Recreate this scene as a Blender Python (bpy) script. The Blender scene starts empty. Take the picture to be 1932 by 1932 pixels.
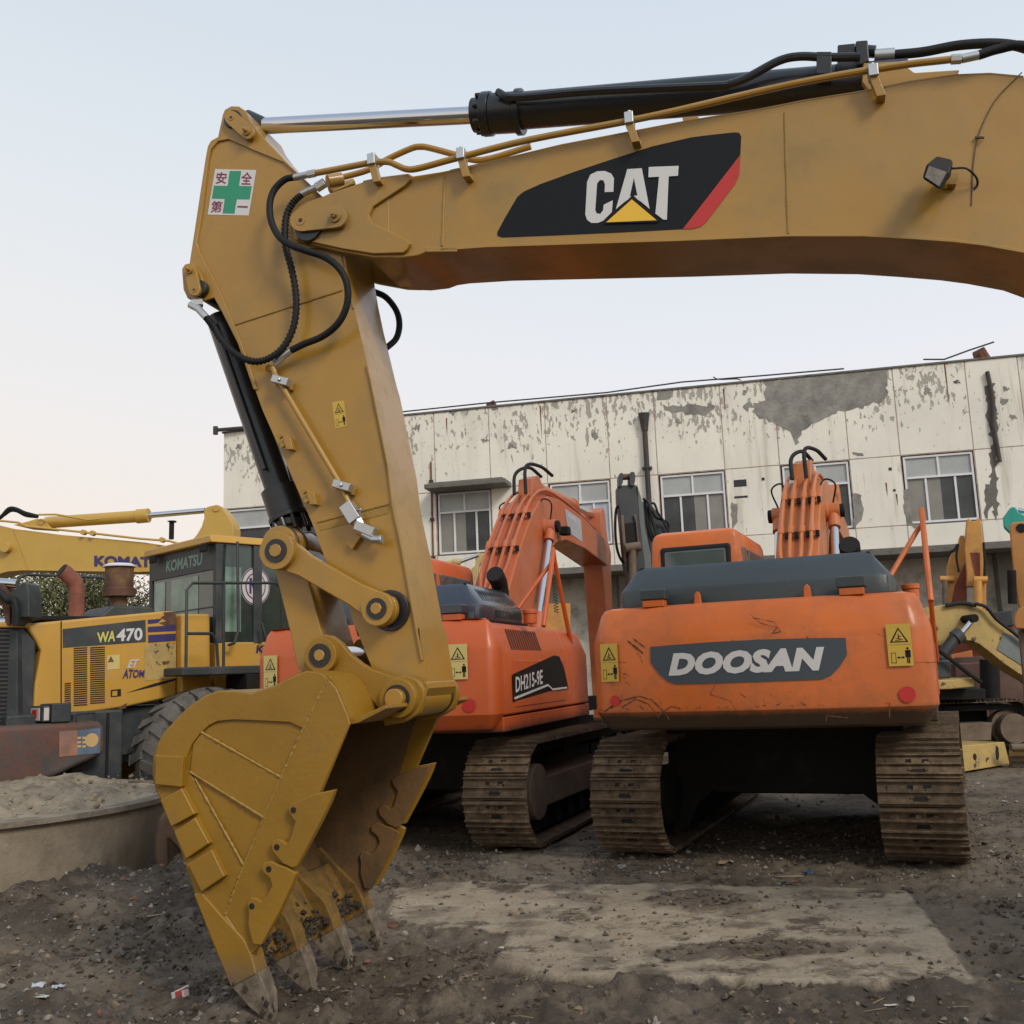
import bpy, math, random
import numpy as np
from mathutils import Vector as V, Matrix as M, noise
R = math.radians
random.seed(7)
C = bpy.context.scene.collection
S = bpy.context.scene
# ------------------------------------------------------------------ camera, sky, sun, exposure
FPX, PITCH, ROLL, EYE = 1932.0, 9.0, -2.2, 1.5          # photograph measured in a 1932-pixel square
cd = bpy.data.cameras.new('camera'); cam = bpy.data.objects.new('camera', cd); C.objects.link(cam); S.camera = cam
cd.sensor_width = 36; cd.sensor_height = 36; cd.lens = 36; cd.clip_start = .05; cd.clip_end = 2000
cam.location = (0, 0, EYE)
CR = M.Rotation(R(90+PITCH), 3, 'X') @ M.Rotation(R(ROLL), 3, 'Z')
cam.rotation_euler = CR.to_euler()
SUN_EL, SUN_AZ = 36, 145           # azimuth clockwise from +Y: behind the camera, to the right
w = bpy.data.worlds.new('World'); S.world = w; w.use_nodes = True
nt = w.node_tree; N = nt.nodes; L = nt.links
bg = N['Background']; bg.inputs['Strength'].default_value = .1
sky = N.new('ShaderNodeTexSky'); sky.sky_type = 'NISHITA'; sky.sun_disc = False
sky.sun_elevation = R(SUN_EL); sky.sun_rotation = R(SUN_AZ); sky.dust_density = 4; sky.air_density = 1.2
tc = N.new('ShaderNodeTexCoord'); sx = N.new('ShaderNodeSeparateXYZ'); L.new(tc.outputs['Generated'], sx.inputs[0])
def ramp(nd, lk, src, stops):
    r = nd.new('ShaderNodeValToRGB'); e = r.color_ramp.elements
    while len(e) < len(stops): e.new(.5)
    for i, (p, c) in enumerate(stops):
        e[i].position = p; e[i].color = (*c, 1) if len(c) == 3 else c
    lk.new(src, r.inputs[0]); return r
# thin high haze: warm to the west (left) horizon, cooler to the right, blue overhead
rl = ramp(N, L, sx.outputs['Z'], [(0, (.90,.77,.66)), (.14, (.89,.79,.70)), (.27, (.84,.81,.79)), (.45, (.74,.78,.81)), (.8, (.52,.61,.72)), (1, (.42,.53,.70))])
rr = ramp(N, L, sx.outputs['Z'], [(0, (.84,.81,.80)), (.14, (.84,.81,.81)), (.27, (.79,.80,.84)), (.45, (.70,.76,.82)), (.8, (.50,.60,.74)), (1, (.46,.56,.72))])
mr = N.new('ShaderNodeMapRange'); L.new(sx.outputs['X'], mr.inputs[0]); mr.inputs[1].default_value = -.55; mr.inputs[2].default_value = .15
mx = N.new('ShaderNodeMix'); mx.data_type = 'RGBA'; L.new(mr.outputs[0], mx.inputs[0]); L.new(rl.outputs[0], mx.inputs[6]); L.new(rr.outputs[0], mx.inputs[7])
sc_ = N.new('ShaderNodeVectorMath'); sc_.operation = 'SCALE'; sc_.inputs[3].default_value = 8.7; L.new(mx.outputs[2], sc_.inputs[0])
m2 = N.new('ShaderNodeMix'); m2.data_type = 'RGBA'; m2.inputs[0].default_value = .94
L.new(sky.outputs[0], m2.inputs[6]); L.new(sc_.outputs[0], m2.inputs[7]); L.new(m2.outputs[2], bg.inputs[0])
sd = bpy.data.lights.new('sun', 'SUN'); sun = bpy.data.objects.new('sun', sd); C.objects.link(sun)
sd.energy = 1.5; sd.angle = R(16); sd.color = (1, .93, .82)
sv = V((math.sin(R(SUN_AZ))*math.cos(R(SUN_EL)), math.cos(R(SUN_AZ))*math.cos(R(SUN_EL)), math.sin(R(SUN_EL))))
sun.rotation_euler = sv.to_track_quat('Z', 'Y').to_euler()
S.view_settings.view_transform = 'Standard'; S.view_settings.look = 'None'; S.view_settings.exposure = .33; S.view_settings.gamma = 1
try: S.view_settings.use_curve_mapping = False
except Exception: pass
# ------------------------------------------------------------------ measuring helpers: photograph pixel -> ray -> point on a real plane
def ray(x, y): return CR @ V(((x-966)/FPX, -(y-966)/FPX, -1))
def ground(x, y, z=0):
    d = ray(x, y); t = (z-EYE)/d.z; return V((d.x*t, d.y*t, z))
def atY(x, y, Y):
    d = ray(x, y); t = Y/d.y; return V((d.x*t, Y, EYE+d.z*t))
K = dict(D=(0,0,1), a=(287.5,159.7,.2976), b=(351.4,670.9,.2976), c=(255.6,1182,.3881), d=(830.6,51.1,.5701), e=(0,894.4,.3306),
         f=(415.3,638.9,.785), g=(766.7,862.5,.3803), h=(1086.1,830.6,.43), p=(0,926.4,.16535), q=(1137.2,862.5,.13227),
         r=(1693,1213.9,.1323), s=(1437.5,830.6,.13228), t=(1629.2,894.4,.3306), u=(0,1405.6,.2976))
def T(k, *pts):
    ox, oy, s = K[k]; return [(ox+p[0]*s, oy+p[1]*s, *p[2:]) for p in pts]
class Plane:
    """A vertical plane through a real point, turned by a; local x along it, y away from the camera, z up."""
    def __init__(s, O, a):
        s.O = V((O[0], O[1], 0)); s.a = a; s.u = V((math.cos(a), -math.sin(a), 0)); s.n = V((math.sin(a), math.cos(a), 0))
    def pt(s, x, y, n=0):
        d = ray(x, y); q = s.O+s.n*n; t = q.dot(s.n)/d.dot(s.n); p = V((0, 0, EYE))+d*t
        return V(((p-s.O).dot(s.u), n, p.z))
    def place(s, o): o.location = s.O; o.rotation_euler = (0, 0, -s.a)
# ------------------------------------------------------------------ mesh building
class MB:
    def __init__(s): s.v = []; s.f = []; s.m = []; s.sm = []
    def add(s, vs, fs, mi=0):
        b = len(s.v); s.v += [tuple(p) for p in vs]; s.f += [tuple(i+b for i in f) for f in fs]; s.m += [mi]*len(fs); return s
    def box(s, x0, x1, y0, y1, z0, z1, mi=0, mat=None):
        p = [V((x, y, z)) for x in (x0, x1) for y in (y0, y1) for z in (z0, z1)]
        if mat: p = [mat @ q for q in p]
        return s.add(p, [(0,1,3,2), (4,6,7,5), (0,4,5,1), (2,3,7,6), (0,2,6,4), (1,5,7,3)], mi)
    def prism(s, pts, y0, y1, mi=0, ax='xz'):
        """outline in the xz plane (or yz/xy) pushed from y0 to y1"""
        k = len(pts)
        A = sum(pts[i][0]*pts[(i+1) % k][1]-pts[(i+1) % k][0]*pts[i][1] for i in range(k))
        if A < 0: pts = pts[::-1]
        f3 = {'xz': lambda p, d: (p[0], d, p[1]), 'yz': lambda p, d: (d, p[0], p[1]), 'xy': lambda p, d: (p[0], p[1], d)}[ax]
        vs = [f3(p, y0) for p in pts]+[f3(p, y1) for p in pts]
        fs = [tuple(range(k)), tuple(range(2*k-1, k-1, -1))]+[(i, i+k, (i+1) % k+k, (i+1) % k) for i in range(k)]
        if ax != 'xz': fs = [f[::-1] for f in fs]
        return s.add(vs, fs, mi)
    def tube(s, pts, r, n=8, caps=True, mi=0):
        pts = [V(p) for p in pts]; rs = r if hasattr(r, '__len__') else [r]*len(pts)
        t = (pts[1]-pts[0]).normalized(); a = t.orthogonal().normalized(); vs = []
        for i, p in enumerate(pts):
            d = (pts[min(i+1, len(pts)-1)]-pts[max(i-1, 0)])
            d = d.normalized() if d.length > 1e-9 else t
            a = (a-d*a.dot(d)); a = a.normalized() if a.length > 1e-6 else d.orthogonal().normalized(); b = d.cross(a); t = d
            vs += [p+(a*math.cos(2*math.pi*j/n)+b*math.sin(2*math.pi*j/n))*rs[i] for j in range(n)]
        k = len(pts)
        fs = [(i*n+j, i*n+(j+1) % n, (i+1)*n+(j+1) % n, (i+1)*n+j) for i in range(k-1) for j in range(n)]
        if caps: fs += [tuple(range(n-1, -1, -1)), tuple(range((k-1)*n, k*n))]
        return s.add(vs, fs, mi)
    def cyl(s, p0, p1, r0, r1=None, n=20, mi=0, caps=True): return s.tube([p0, p1], [r0, r0 if r1 is None else r1], n, caps, mi)
    def grid(s, rows, mi=0, closed=False):
        h = len(rows); k = len(rows[0]); vs = [p for r in rows for p in r]
        fs = [(i*k+j, i*k+(j+1) % k, (i+1)*k+(j+1) % k, (i+1)*k+j) for i in range(h-1) for j in range(k if closed else k-1)]
        return s.add(vs, fs, mi)
    def quad(s, a, b, c, d, mi=0): return s.add([a, b, c, d], [(0, 1, 2, 3)], mi)
    def mesh(s, name, mats, smooth=35):
        me = bpy.data.meshes.new(name); me.from_pydata(s.v, [], s.f); me.validate()
        for m in (mats if isinstance(mats, (list, tuple)) else [mats]): me.materials.append(m)
        if len(me.polygons) == len(s.m): me.polygons.foreach_set('material_index', s.m)
        if smooth:
            me.polygons.foreach_set('use_smooth', [True]*len(me.polygons)); me.set_sharp_from_angle(angle=R(smooth))
        me.update(); return me
    def build(s, name, mats, parent=None, bevel=0, smooth=35, label=None, kind=None, fix=False):
        me = s.mesh(name, mats, smooth)
        if fix:
            import bmesh
            b = bmesh.new(); b.from_mesh(me); bmesh.ops.recalc_face_normals(b, faces=b.faces); b.to_mesh(me); b.free()
        return obj(name, me, parent, bevel, label, kind)
def obj(name, me, parent=None, bevel=0, label=None, kind=None):
    o = bpy.data.objects.new(name, me); C.objects.link(o)
    if parent: o.parent = parent
    if bevel:
        md = o.modifiers.new('bevel', 'BEVEL'); md.width = bevel; md.segments = 2; md.limit_method = 'ANGLE'; md.angle_limit = R(40); md.harden_normals = True
    if label: o['label'] = label
    if kind: o['kind'] = kind
    return o
def thing(name, label, cat, loc=(0, 0, 0), rz=0, group=None, kind=None):
    o = bpy.data.objects.new(name, None); C.objects.link(o); o.location = loc; o.rotation_euler = (0, 0, rz); o.empty_display_size = .2
    return tag(o, label, cat, group, kind)
def tag(o, label=None, cat=None, group=None, kind=None):
    for k, x in (('label', label), ('category', cat), ('group', group), ('kind', kind)):
        if x: o[k] = x
    return o
def spline(pts, k=6):
    P = [V(p) for p in pts]; P = [P[0]*2-P[1]]+P+[P[-1]*2-P[-2]]; out = []
    for i in range(1, len(P)-2):
        a, b, c, d = P[i-1:i+3]
        for j in range(k):
            t = j/k; out.append(.5*((2*b)+(c-a)*t+(2*a-5*b+4*c-d)*t*t+(3*b-a-3*c+d)*t**3))
    return out+[P[-2]]
def disc(x, y, r, n=20): return [(x+r*math.cos(2*math.pi*i/n), y+r*math.sin(2*math.pi*i/n)) for i in range(n)]
_txt = {}
def glyphs(text, shear=0, bold=0, space=1):
    k = (text, shear, bold, space)
    if k not in _txt:
        cu = bpy.data.curves.new('lettering', 'FONT'); cu.body = text; cu.shear = shear; cu.offset = bold; cu.resolution_u = 3; cu.space_character = space
        o = bpy.data.objects.new('lettering', cu); C.objects.link(o)
        me = bpy.data.meshes.new_from_object(o.evaluated_get(bpy.context.evaluated_depsgraph_get()))
        vs = [tuple(v.co[:2]) for v in me.vertices]; fs = [tuple(p.vertices) for p in me.polygons]
        bpy.data.objects.remove(o); bpy.data.curves.remove(cu); bpy.data.meshes.remove(me)
        x0 = min(v[0] for v in vs); x1 = max(v[0] for v in vs); y0 = min(v[1] for v in vs); y1 = max(v[1] for v in vs)
        _txt[k] = ([((v[0]-x0)/(x1-x0), (v[1]-y0)/(y1-y0)) for v in vs], fs)
    return _txt[k]
def letter(mb, text, q, off, mi=0, shear=0, bold=0, space=1):
    """flat lettering filling the quad q = top-left, top-right, bottom-right, bottom-left; off = offset vector"""
    vs, fs = glyphs(text, shear, bold, space); a, b, c, d = [V(p) for p in q]; off = V(off)
    pos = [(d*(1-s)+c*s)*(1-t)+(a*(1-s)+b*s)*t+off for s, t in vs]
    return mb.add(pos, fs, mi)
# ------------------------------------------------------------------ materials
def mat(name, col, rough=.5, metal=0, var=.12, vscale=1.5, dirt=None, dscale=2.5, damt=.5, chips=None, camt=.64, cscale=6, bump=.02, bscale=40, spec=.5, coat=0, zdirt=None, emit=0, streak=False, wave=0, rnd=0):
    """procedural surface: tone variation, dirt film, chips of another colour, fine relief; zdirt=(colour, z0, z1) mud splashed up from below"""
    m = bpy.data.materials.new(name); m.use_nodes = True; n = m.node_tree.nodes; l = m.node_tree.links
    p = n['Principled BSDF']; p.inputs['Roughness'].default_value = rough; p.inputs['Metallic'].default_value = metal
    p.inputs['Specular IOR Level'].default_value = spec; p.inputs['Coat Weight'].default_value = coat; p.inputs['Coat Roughness'].default_value = .15
    t = n.new('ShaderNodeTexCoord'); oi = n.new('ShaderNodeObjectInfo')
    ad = n.new('ShaderNodeVectorMath'); ad.operation = 'MULTIPLY_ADD'; l.new(oi.outputs['Random'], ad.inputs[0]); ad.inputs[1].default_value = (rnd*7, rnd*13, rnd*5); l.new(t.outputs['Object'], ad.inputs[2])
    vec = ad.outputs[0]
    def nz(scale, det=6, ro=.6, v=None):
        q = n.new('ShaderNodeTexNoise'); q.inputs['Scale'].default_value = scale; q.inputs['Detail'].default_value = det; q.inputs['Roughness'].default_value = ro
        l.new(v or vec, q.inputs['Vector']); return q.outputs[0]
    def mapr(src, a, b, c=0, d=1):
        q = n.new('ShaderNodeMapRange'); l.new(src, q.inputs[0])
        for i, x in enumerate((a, b, c, d)): q.inputs[i+1].default_value = x
        return q.outputs[0]
    def mix(f, a, b, mode='MIX'):
        q = n.new('ShaderNodeMix'); q.data_type = 'RGBA'; q.blend_type = mode
        if isinstance(f, float) or isinstance(f, int): q.inputs[0].default_value = f
        else: l.new(f, q.inputs[0])
        for s, x in ((6, a), (7, b)):
            if isinstance(x, tuple): q.inputs[s].default_value = (*x, 1)
            else: l.new(x, q.inputs[s])
        return q.outputs[2]
    dark = tuple(c*(1-var) for c in col); lite = tuple(min(1, c*(1+var*.7)) for c in col)
    cur = mix(mapr(nz(vscale), .35, .65), dark, lite); rg = None
    if rnd:
        q = n.new('ShaderNodeHueSaturation'); l.new(cur, q.inputs['Color']); l.new(mapr(oi.outputs['Random'], 0, 1, .62, 1.25), q.inputs['Value']); cur = q.outputs[0]
    if streak:
        mp = n.new('ShaderNodeMapping'); mp.inputs['Scale'].default_value = (1, 1, .12); l.new(vec, mp.inputs[0])
        cur = mix(mapr(nz(5, 5, .6, mp.outputs[0]), .5, .8, 0, .5), cur, tuple(c*.55 for c in col))
    if dirt:
        f = mapr(nz(dscale, 8, .7), .62-damt*.3, .82-damt*.2); cur = mix(f, cur, dirt)
        rg = mapr(f, 0, 1, rough, .85)
    if zdirt:
        s = n.new('ShaderNodeSeparateXYZ'); l.new(t.outputs['Object'], s.inputs[0])
        a = n.new('ShaderNodeMath'); a.operation = 'MULTIPLY_ADD'; l.new(nz(5, 8, .7), a.inputs[0]); a.inputs[1].default_value = (zdirt[2]-zdirt[1])*1.4; l.new(s.outputs[2], a.inputs[2])
        h = (zdirt[2]-zdirt[1])*.7
        f = mapr(a.outputs[0], zdirt[1]+h, zdirt[2]+h, 1, 0); cur = mix(f, cur, zdirt[0])
    if chips:
        f = mapr(nz(cscale, 10, .75), camt, camt+.03); cur = mix(f, cur, chips)
    l.new(cur, p.inputs['Base Color'])
    if rg: l.new(rg, p.inputs['Roughness'])
    if bump:
        b = n.new('ShaderNodeBump'); b.inputs['Strength'].default_value = 1; b.inputs['Distance'].default_value = bump*.1
        l.new(nz(bscale, 5, .6), b.inputs['Height']); last = b.outputs[0]
        if wave:
            b2 = n.new('ShaderNodeBump'); b2.inputs['Strength'].default_value = 1; b2.inputs['Distance'].default_value = wave; l.new(nz(2.2, 2, .5), b2.inputs['Height']); l.new(last, b2.inputs['Normal']); last = b2.outputs[0]
        l.new(last, p.inputs['Normal'])
    if not rg and coat: l.new(mapr(nz(3, 6, .65), .3, .7, max(.05, rough-.12), rough+.14), p.inputs['Roughness'])
    if emit: p.inputs['Emission Color'].default_value = (*col, 1); p.inputs['Emission Strength'].default_value = emit
    return m
MUD = (.105, .08, .055); DUST = (.22, .17, .11)
CATY = (.365, .19, .017)
m_cat = mat('ochre_paint', CATY, .40, var=.10, vscale=1.1, dirt=(.26,.165,.05), dscale=2.2, damt=.5, bump=.006, bscale=60, coat=.5, wave=.012)
m_catb = mat('bucket_paint', (.275, .142, .009), .5, var=.14, vscale=2, dirt=(.20,.11,.03), dscale=4, damt=.2, bump=.02, bscale=30, coat=.1, zdirt=((.12,.09,.055), .14, .30), chips=(.16,.12,.07), camt=.70, cscale=9)
m_adp = mat('muddy_bucket_paint', (.20, .11, .018), .7, var=.2, vscale=5, dirt=(.06,.042,.025), dscale=9, damt=.55, bump=.08, bscale=25)
m_catin = mat('shaded_bucket_inside', (.16, .085, .03), .7, var=.2, vscale=3, dirt=(.07,.05,.03), dscale=4, damt=.4, bump=.03)  # interior shade put into a darker brown than the outer bucket
m_weld = mat('weld_bead_paint', (.33, .19, .035), .5, bump=.05, bscale=90)
m_black = mat('black_paint', (.012, .013, .016), .35, var=.2, coat=.15, dirt=(.035,.033,.03), damt=.1)
m_rubber = mat('hose_rubber', (.012, .013, .014), .6, spec=.25, var=.2, bump=.02, bscale=90)
m_chrome = mat('chrome_rod', (.62, .63, .66), .13, 1, var=.02, bump=0)
m_zinc = mat('zinc_fitting', (.52, .53, .53), .38, .8, var=.1, bump=.01)
m_steel = mat('worn_tooth_steel', (.20, .16, .115), .65, .1, var=.4, vscale=14, dirt=(.075,.055,.035), dscale=12, damt=.6, bump=.06, bscale=25)
m_decalk = mat('decal_black', (.008, .009, .011), .5, var=.02, bump=0, spec=.2)
m_decalw = mat('decal_white', (.60, .59, .58), .4, var=.03, bump=0)
m_decaly = mat('decal_yellow', (.78, .46, .03), .4, var=.02, bump=0)
m_decalr = mat('decal_red', (.48, .022, .018), .4, var=.02, bump=0)
m_green = mat('sticker_green', (.02, .26, .14), .4, var=.03, bump=0)
m_maroon = mat('sticker_maroon', (.20, .03, .07), .4, var=.03, bump=0)
m_sticky = mat('warning_sticker_yellow', (.55, .36, .05), .4, var=.05, bump=0)
m_stickp = mat('warning_sticker_pale', (.58, .47, .17), .45, var=.05, bump=0)
m_glass = mat('dark_glass', (.03, .05, .05), .08, var=.2, vscale=.7, bump=0, spec=.8)
m_lamp = mat('lamp_lens', (.16, .13, .10), .15, var=.3, vscale=30, bump=.03, bscale=60, spec=.8)

# ------------------------------------------------------------------ the big ochre excavator whose arm fills the foreground
A = Plane((-1.08, 5.29), R(15.5))
AL = V((0, -1, 0))
cat = thing('excavator', 'large ochre excavator in the foreground, its bucket standing teeth down in the mud', 'excavator')
A.place(cat)
W = .42                                            # width of boom and stick
def xz(pts, n=0): return [(q.x, q.z) for q in (A.pt(p[0], p[1], n) for p in pts)]
def P3(k, *pts):                                   # pixel + depth behind the near face -> local point
    return [A.pt(*q) for q in T(k, *pts)]
def plate(name, k, pts, n0, n1, m=m_cat, parent=cat, bevel=.006, at=None, **kw):
    return MB().prism(xz(T(k, *pts) if k else pts, n0 if at is None else at), n0, n1).build(name, m, parent, bevel, **kw)
# --- stick
st_pts = T('a', (445,190),(458,158),(500,135),(548,137),(590,165),(622,230),(672,300),(740,375),(870,510),(985,620),(1080,712),(1170,850),(1200,1000),(1240,1250),(1275,1420),(1360,1780)) \
  + T('b', (1145,60),(1170,150),(1280,700),(1310,950),(1370,1230),(1480,1850)) + T('c', (1375,0),(1418,285),(1330,430),(1230,400),(1180,280),(1140,190),(1065,0)) \
  + T('b', (1080,1780),(1000,1520),(870,1280),(800,1080),(700,850),(600,620),(480,350),(375,60)) + T('a', (640,1932),(540,1640),(440,1440),(390,1350),(340,1200),(300,1120),(245,1060),(270,900),(300,700),(335,470),(350,390),(370,355),(415,330))
stick = MB().prism(xz(st_pts), .012, W-.012).build('stick', m_cat, cat, .008)
rim_out = T('a', (1080,712),(985,620),(870,510),(740,375),(672,300),(622,230),(590,165),(548,137),(500,135),(458,158),(445,190),(415,330),(370,355),(350,390),(335,470),(300,700),(270,900),(245,1060),(235,1130),(212,1300),(222,1345),(255,1372),(330,1368),(390,1350),(440,1440),(540,1640),(640,1932))
rim_in = T('a', (665,1932),(548,1600),(425,1300),(302,1062),(280,1000),(312,830),(355,480),(372,408),(415,358),(480,345),(640,415),(830,492),(1010,652),(1062,712))
for n0, n1 in ((0, .018), (W-.018, W)):
    MB().prism(xz(rim_out+rim_in), n0, n1).build('rim_plate', m_cat, cat, .004)
for n0, n1 in ((-.03, .012), (W-.012, W+.03)):
    MB().prism(xz(T('a', (205,1180),(225,1150),(270,1140),(300,1180),(330,1220),(345,1290),(335,1345),(290,1370),(240,1365),(215,1310))), n0, n1).build('cylinder_ear', m_cat, cat, .005)
bx = MB()
for k, a, b in (('a', (520,1523), (1205,1302)), ('b', (830,1057), (1288,940)), ('a', (1195,1075), (1275,1420)), ('b', (1145,62), (1370,1230)), ('b', (1370,1230), (1495,1932))):
    p, q = P3(k, (*a, .010), (*b, .010)); MB().tube([p+(q-p)*i/24 for i in range(25)], [.0042+.0022*random.random() for _ in range(25)], 6).build('weld_seam', m_weld, cat)
fl = T('b', (1138,55),(1162,150),(1272,700),(1302,950),(1362,1230),(1472,1850),(1488,1932)) ; fr = T('b', (1500,1932),(1484,1850),(1374,1230),(1314,950),(1284,700),(1174,150),(1152,55))
MB().prism(xz(fl+fr), -.004, .012).build('edge_flange', m_cat, cat, .002)
# pins, bosses and keeper plates
def boss(k, x, y, r, n0, n1, m=m_cat, name='boss', ringm=None, at=None):
    c = P3(k, (x, y, n0 if at is None else at))[0]; r = r*K[k][2]*5.2/1932
    mb = MB(); y0, y1 = n0, n1
    mb.cyl((c.x, y0, c.z), (c.x, y1, c.z), r, n=28)
    return mb.build(name, m, cat, .004)
def keeper(k, a, b, r, n0=-.03):                    # link plate with a hole and a bolt
    (x0, y0), (x1, y1) = a, b; an = math.atan2(y1-y0, x1-x0); pts = []
    for i in range(9): pts.append((x0+r*math.cos(an+math.pi/2+math.pi*i/8), y0+r*math.sin(an+math.pi/2+math.pi*i/8)))
    for i in range(9): pts.append((x1+r*math.cos(an-math.pi/2+math.pi*i/8), y1+r*math.sin(an-math.pi/2+math.pi*i/8)))
    o = plate('keeper_plate', k, pts, n0, n0+.02, bevel=.003)
    s = K[k][2]*5.2/1932
    c = P3(k, (x0, y0, n0))[0]; MB().cyl((c.x, n0-.003, c.z), (c.x, n0+.01, c.z), r*.5*s, n=20).cyl((c.x, n0-.006, c.z), (c.x, n0, c.z), r*.2*s, n=14, mi=1).build('pin_hole', [m_cat, m_black], cat)
    c = P3(k, (x1, y1, n0))[0]; MB().cyl((c.x, n0-.012, c.z), (c.x, n0+.01, c.z), r*.62*s, n=20).cyl((c.x, n0-.035, c.z), (c.x, n0, c.z), r*.34*s, n=6).cyl((c.x, n0-.045, c.z), (c.x, n0-.03, c.z), r*.15*s, n=10).build('bolt', m_cat, cat, .002)
boss('a', 505, 215, 68, -.012, W+.012, m_black)
keeper('a', (500,208), (600,300), 44, -.035)
keeper('a', (265,1300), (238,1180), 38, -.055)
boss('a', 290, 1290, 62, -.035, W+.03, m_black)
# --- boom
bt = T('a', (1330,607),(1430,585),(1620,560),(1650,578)) + T('d', (0,478),(200,440),(400,392),(620,350),(830,310),(1050,275),(1200,245),(1420,210),(1560,180),(1700,160),(1820,155),(1932,165)) 
bb = T('a', (1350,1086),(1450,1096),(1560,1100),(1680,1085),(1740,1062)) + T('d', (0,738),(150,727),(800,706),(1150,691),(1400,691),(1560,700),(1700,710),(1800,722),(1932,745)) 
btl = xz(bt, -.04); bbl = xz(bb, -.04); zt_, zb_ = btl[-1][1], bbl[-1][1]
btl += [(3.9, zt_-.03), (4.4, zt_-.25), (5.0, zt_-.75), (5.8, zt_-1.6), (6.75, 1.85)]; bbl += [(3.8, zb_-.16), (4.4, zb_-.50), (5.2, zb_-.95), (5.9, 1.62), (6.6, 1.42)]
boom = MB().prism(btl+bbl[::-1], -.04, W+.04).build('boom', m_cat, cat, .008)
nose = T('a', (1085,706),(985,738),(905,785),(868,860),(880,930),(905,985),(1000,1010),(1200,1060),(1400,1095),(1500,1096),(1500,580),(1430,585),(1280,635),(1120,690))
for n0, n1 in ((-.042, -.006), (W+.006, W+.042)): MB().prism(xz(nose, -.042), n0, n1).build('boom_fork', m_cat, cat, .005)
cast = T('a', (1085,712),(985,745),(910,795),(878,860),(888,928),(912,975),(1000,995),(1200,1040),(1400,1072),(1590,1066),(1615,1045),(1637,1005),(1600,975),(1400,880),(1374,830),(1400,770),(1600,640),(1640,600),(1625,568),(1430,590),(1280,640),(1120,695))
MB().prism(xz(cast, -.06), -.062, -.04).build('fork_casting', m_cat, cat, .006)
# the boom continues under the fork as a closed belly
MB().prism(xz(T('a', (1380,1085),(1400,1230),(1640,1282),(1880,1275),(1990,1228),(2050,1215),(2050,1060),(1740,1062),(1560,1095)), .0), .03, W-.03).build('boom_belly', m_cat, cat, .006) if False else None
# flanges and seams of the boom
fb = [T('d', (0,730),(150,720),(800,699),(1150,685),(1400,684),(1560,692),(1700,703),(1800,714),(1932,737)), T('d', (0,741),(150,730),(800,709),(1150,694),(1400,694),(1560,703),(1700,713),(1800,725),(1932,749))]
MB().prism(xz(fb[0]+fb[1][::-1], -.052), -.055, -.04).build('lower_flange', m_cat, cat, .003)
MB().prism(xz(T('a', (1735,1032),(1932,1032),(1932,1060),(1735,1062)), -.052), -.055, -.04).build('lower_flange', m_cat, cat, .003)
ft = T('d', (30,470),(200,433),(400,385),(620,343),(830,303),(1050,268),(1200,238),(1420,203),(1560,173),(1700,153),(1820,148),(1932,158))
ft2 = T('d', (30,476),(200,440),(400,392),(620,350),(830,310),(1050,275),(1200,245),(1420,210),(1560,180),(1700,160),(1820,155),(1932,165))
MB().prism(xz(ft+ft2[::-1], -.04), -.035, W+.035).build('top_plate', m_cat, cat, .003)
sw = MB()
for k, a, b in (('d', (1140,282), (1152,684)), ('a', (1852,585), (1838,1022))):
    p, q = P3(k, (*a, -.04), (*b, -.04)); MB().tube([p+(q-p)*i/24 for i in range(25)], [.0055+.0025*random.random() for _ in range(25)], 6).build('weld_seam', m_weld, cat)
keeper('a', (940,860), (1160,835), 70, -.098)
boss('a', 985, 905, 95, -.08, W+.07, m_black)
boss('a', 1010, 905, 150, -.008, .012, m_cat)
# --- decal on the boom
def flat(name, k, groups, n0, mats, parent=cat, step=.0012):
    mb = MB()
    for i, (pts, mi) in enumerate(groups):
        d = n0-step*i; q = xz(T(k, *pts), d); mb.prism(q, d, d+step*.8, mi)
    return mb.build(name, mats, parent, smooth=0)
Cc = [(573,545),(575,500),(566,485),(545,476),(520,477),(497,488),(486,512),(480,620),(486,638),(500,648),(522,648),(540,640),(568,612),(571,573),(541,588),(539,606),(530,618),(518,617),(513,605),(519,518),(528,506),(540,507),(545,520),(544,546)]
flat('boom_decal', 'd', [
  ([(975,348),(900,356),(830,365),(700,395),(560,440),(440,480),(330,520),(275,545),(255,562),(215,630),(189,678),(189,690),(205,696),(400,688),(600,679),(803,668),(993,422),(996,362),(990,350)], 0),
  ([(993,424),(990,485),(975,520),(880,645),(862,660),(835,667),(803,668)], 3),
  (Cc, 1),
  ([(619,470),(667,467),(693,602),(665,578),(636,560),(608,580),(581,603)], 1),
  ([(641,500),(652,556),(628,559)], 0),
  ([(690,463),(789,459),(787,492),(756,494),(750,637),(738,637),(712,617),(724,495),(689,497)], 1),
  ([(634,558),(640,558),(726,640),(716,646),(540,650)], 0),
  ([(634,570),(716,639),(549,646)], 2)], -.0422, [m_decalk, m_decalw, m_decaly, m_decalr])
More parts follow.
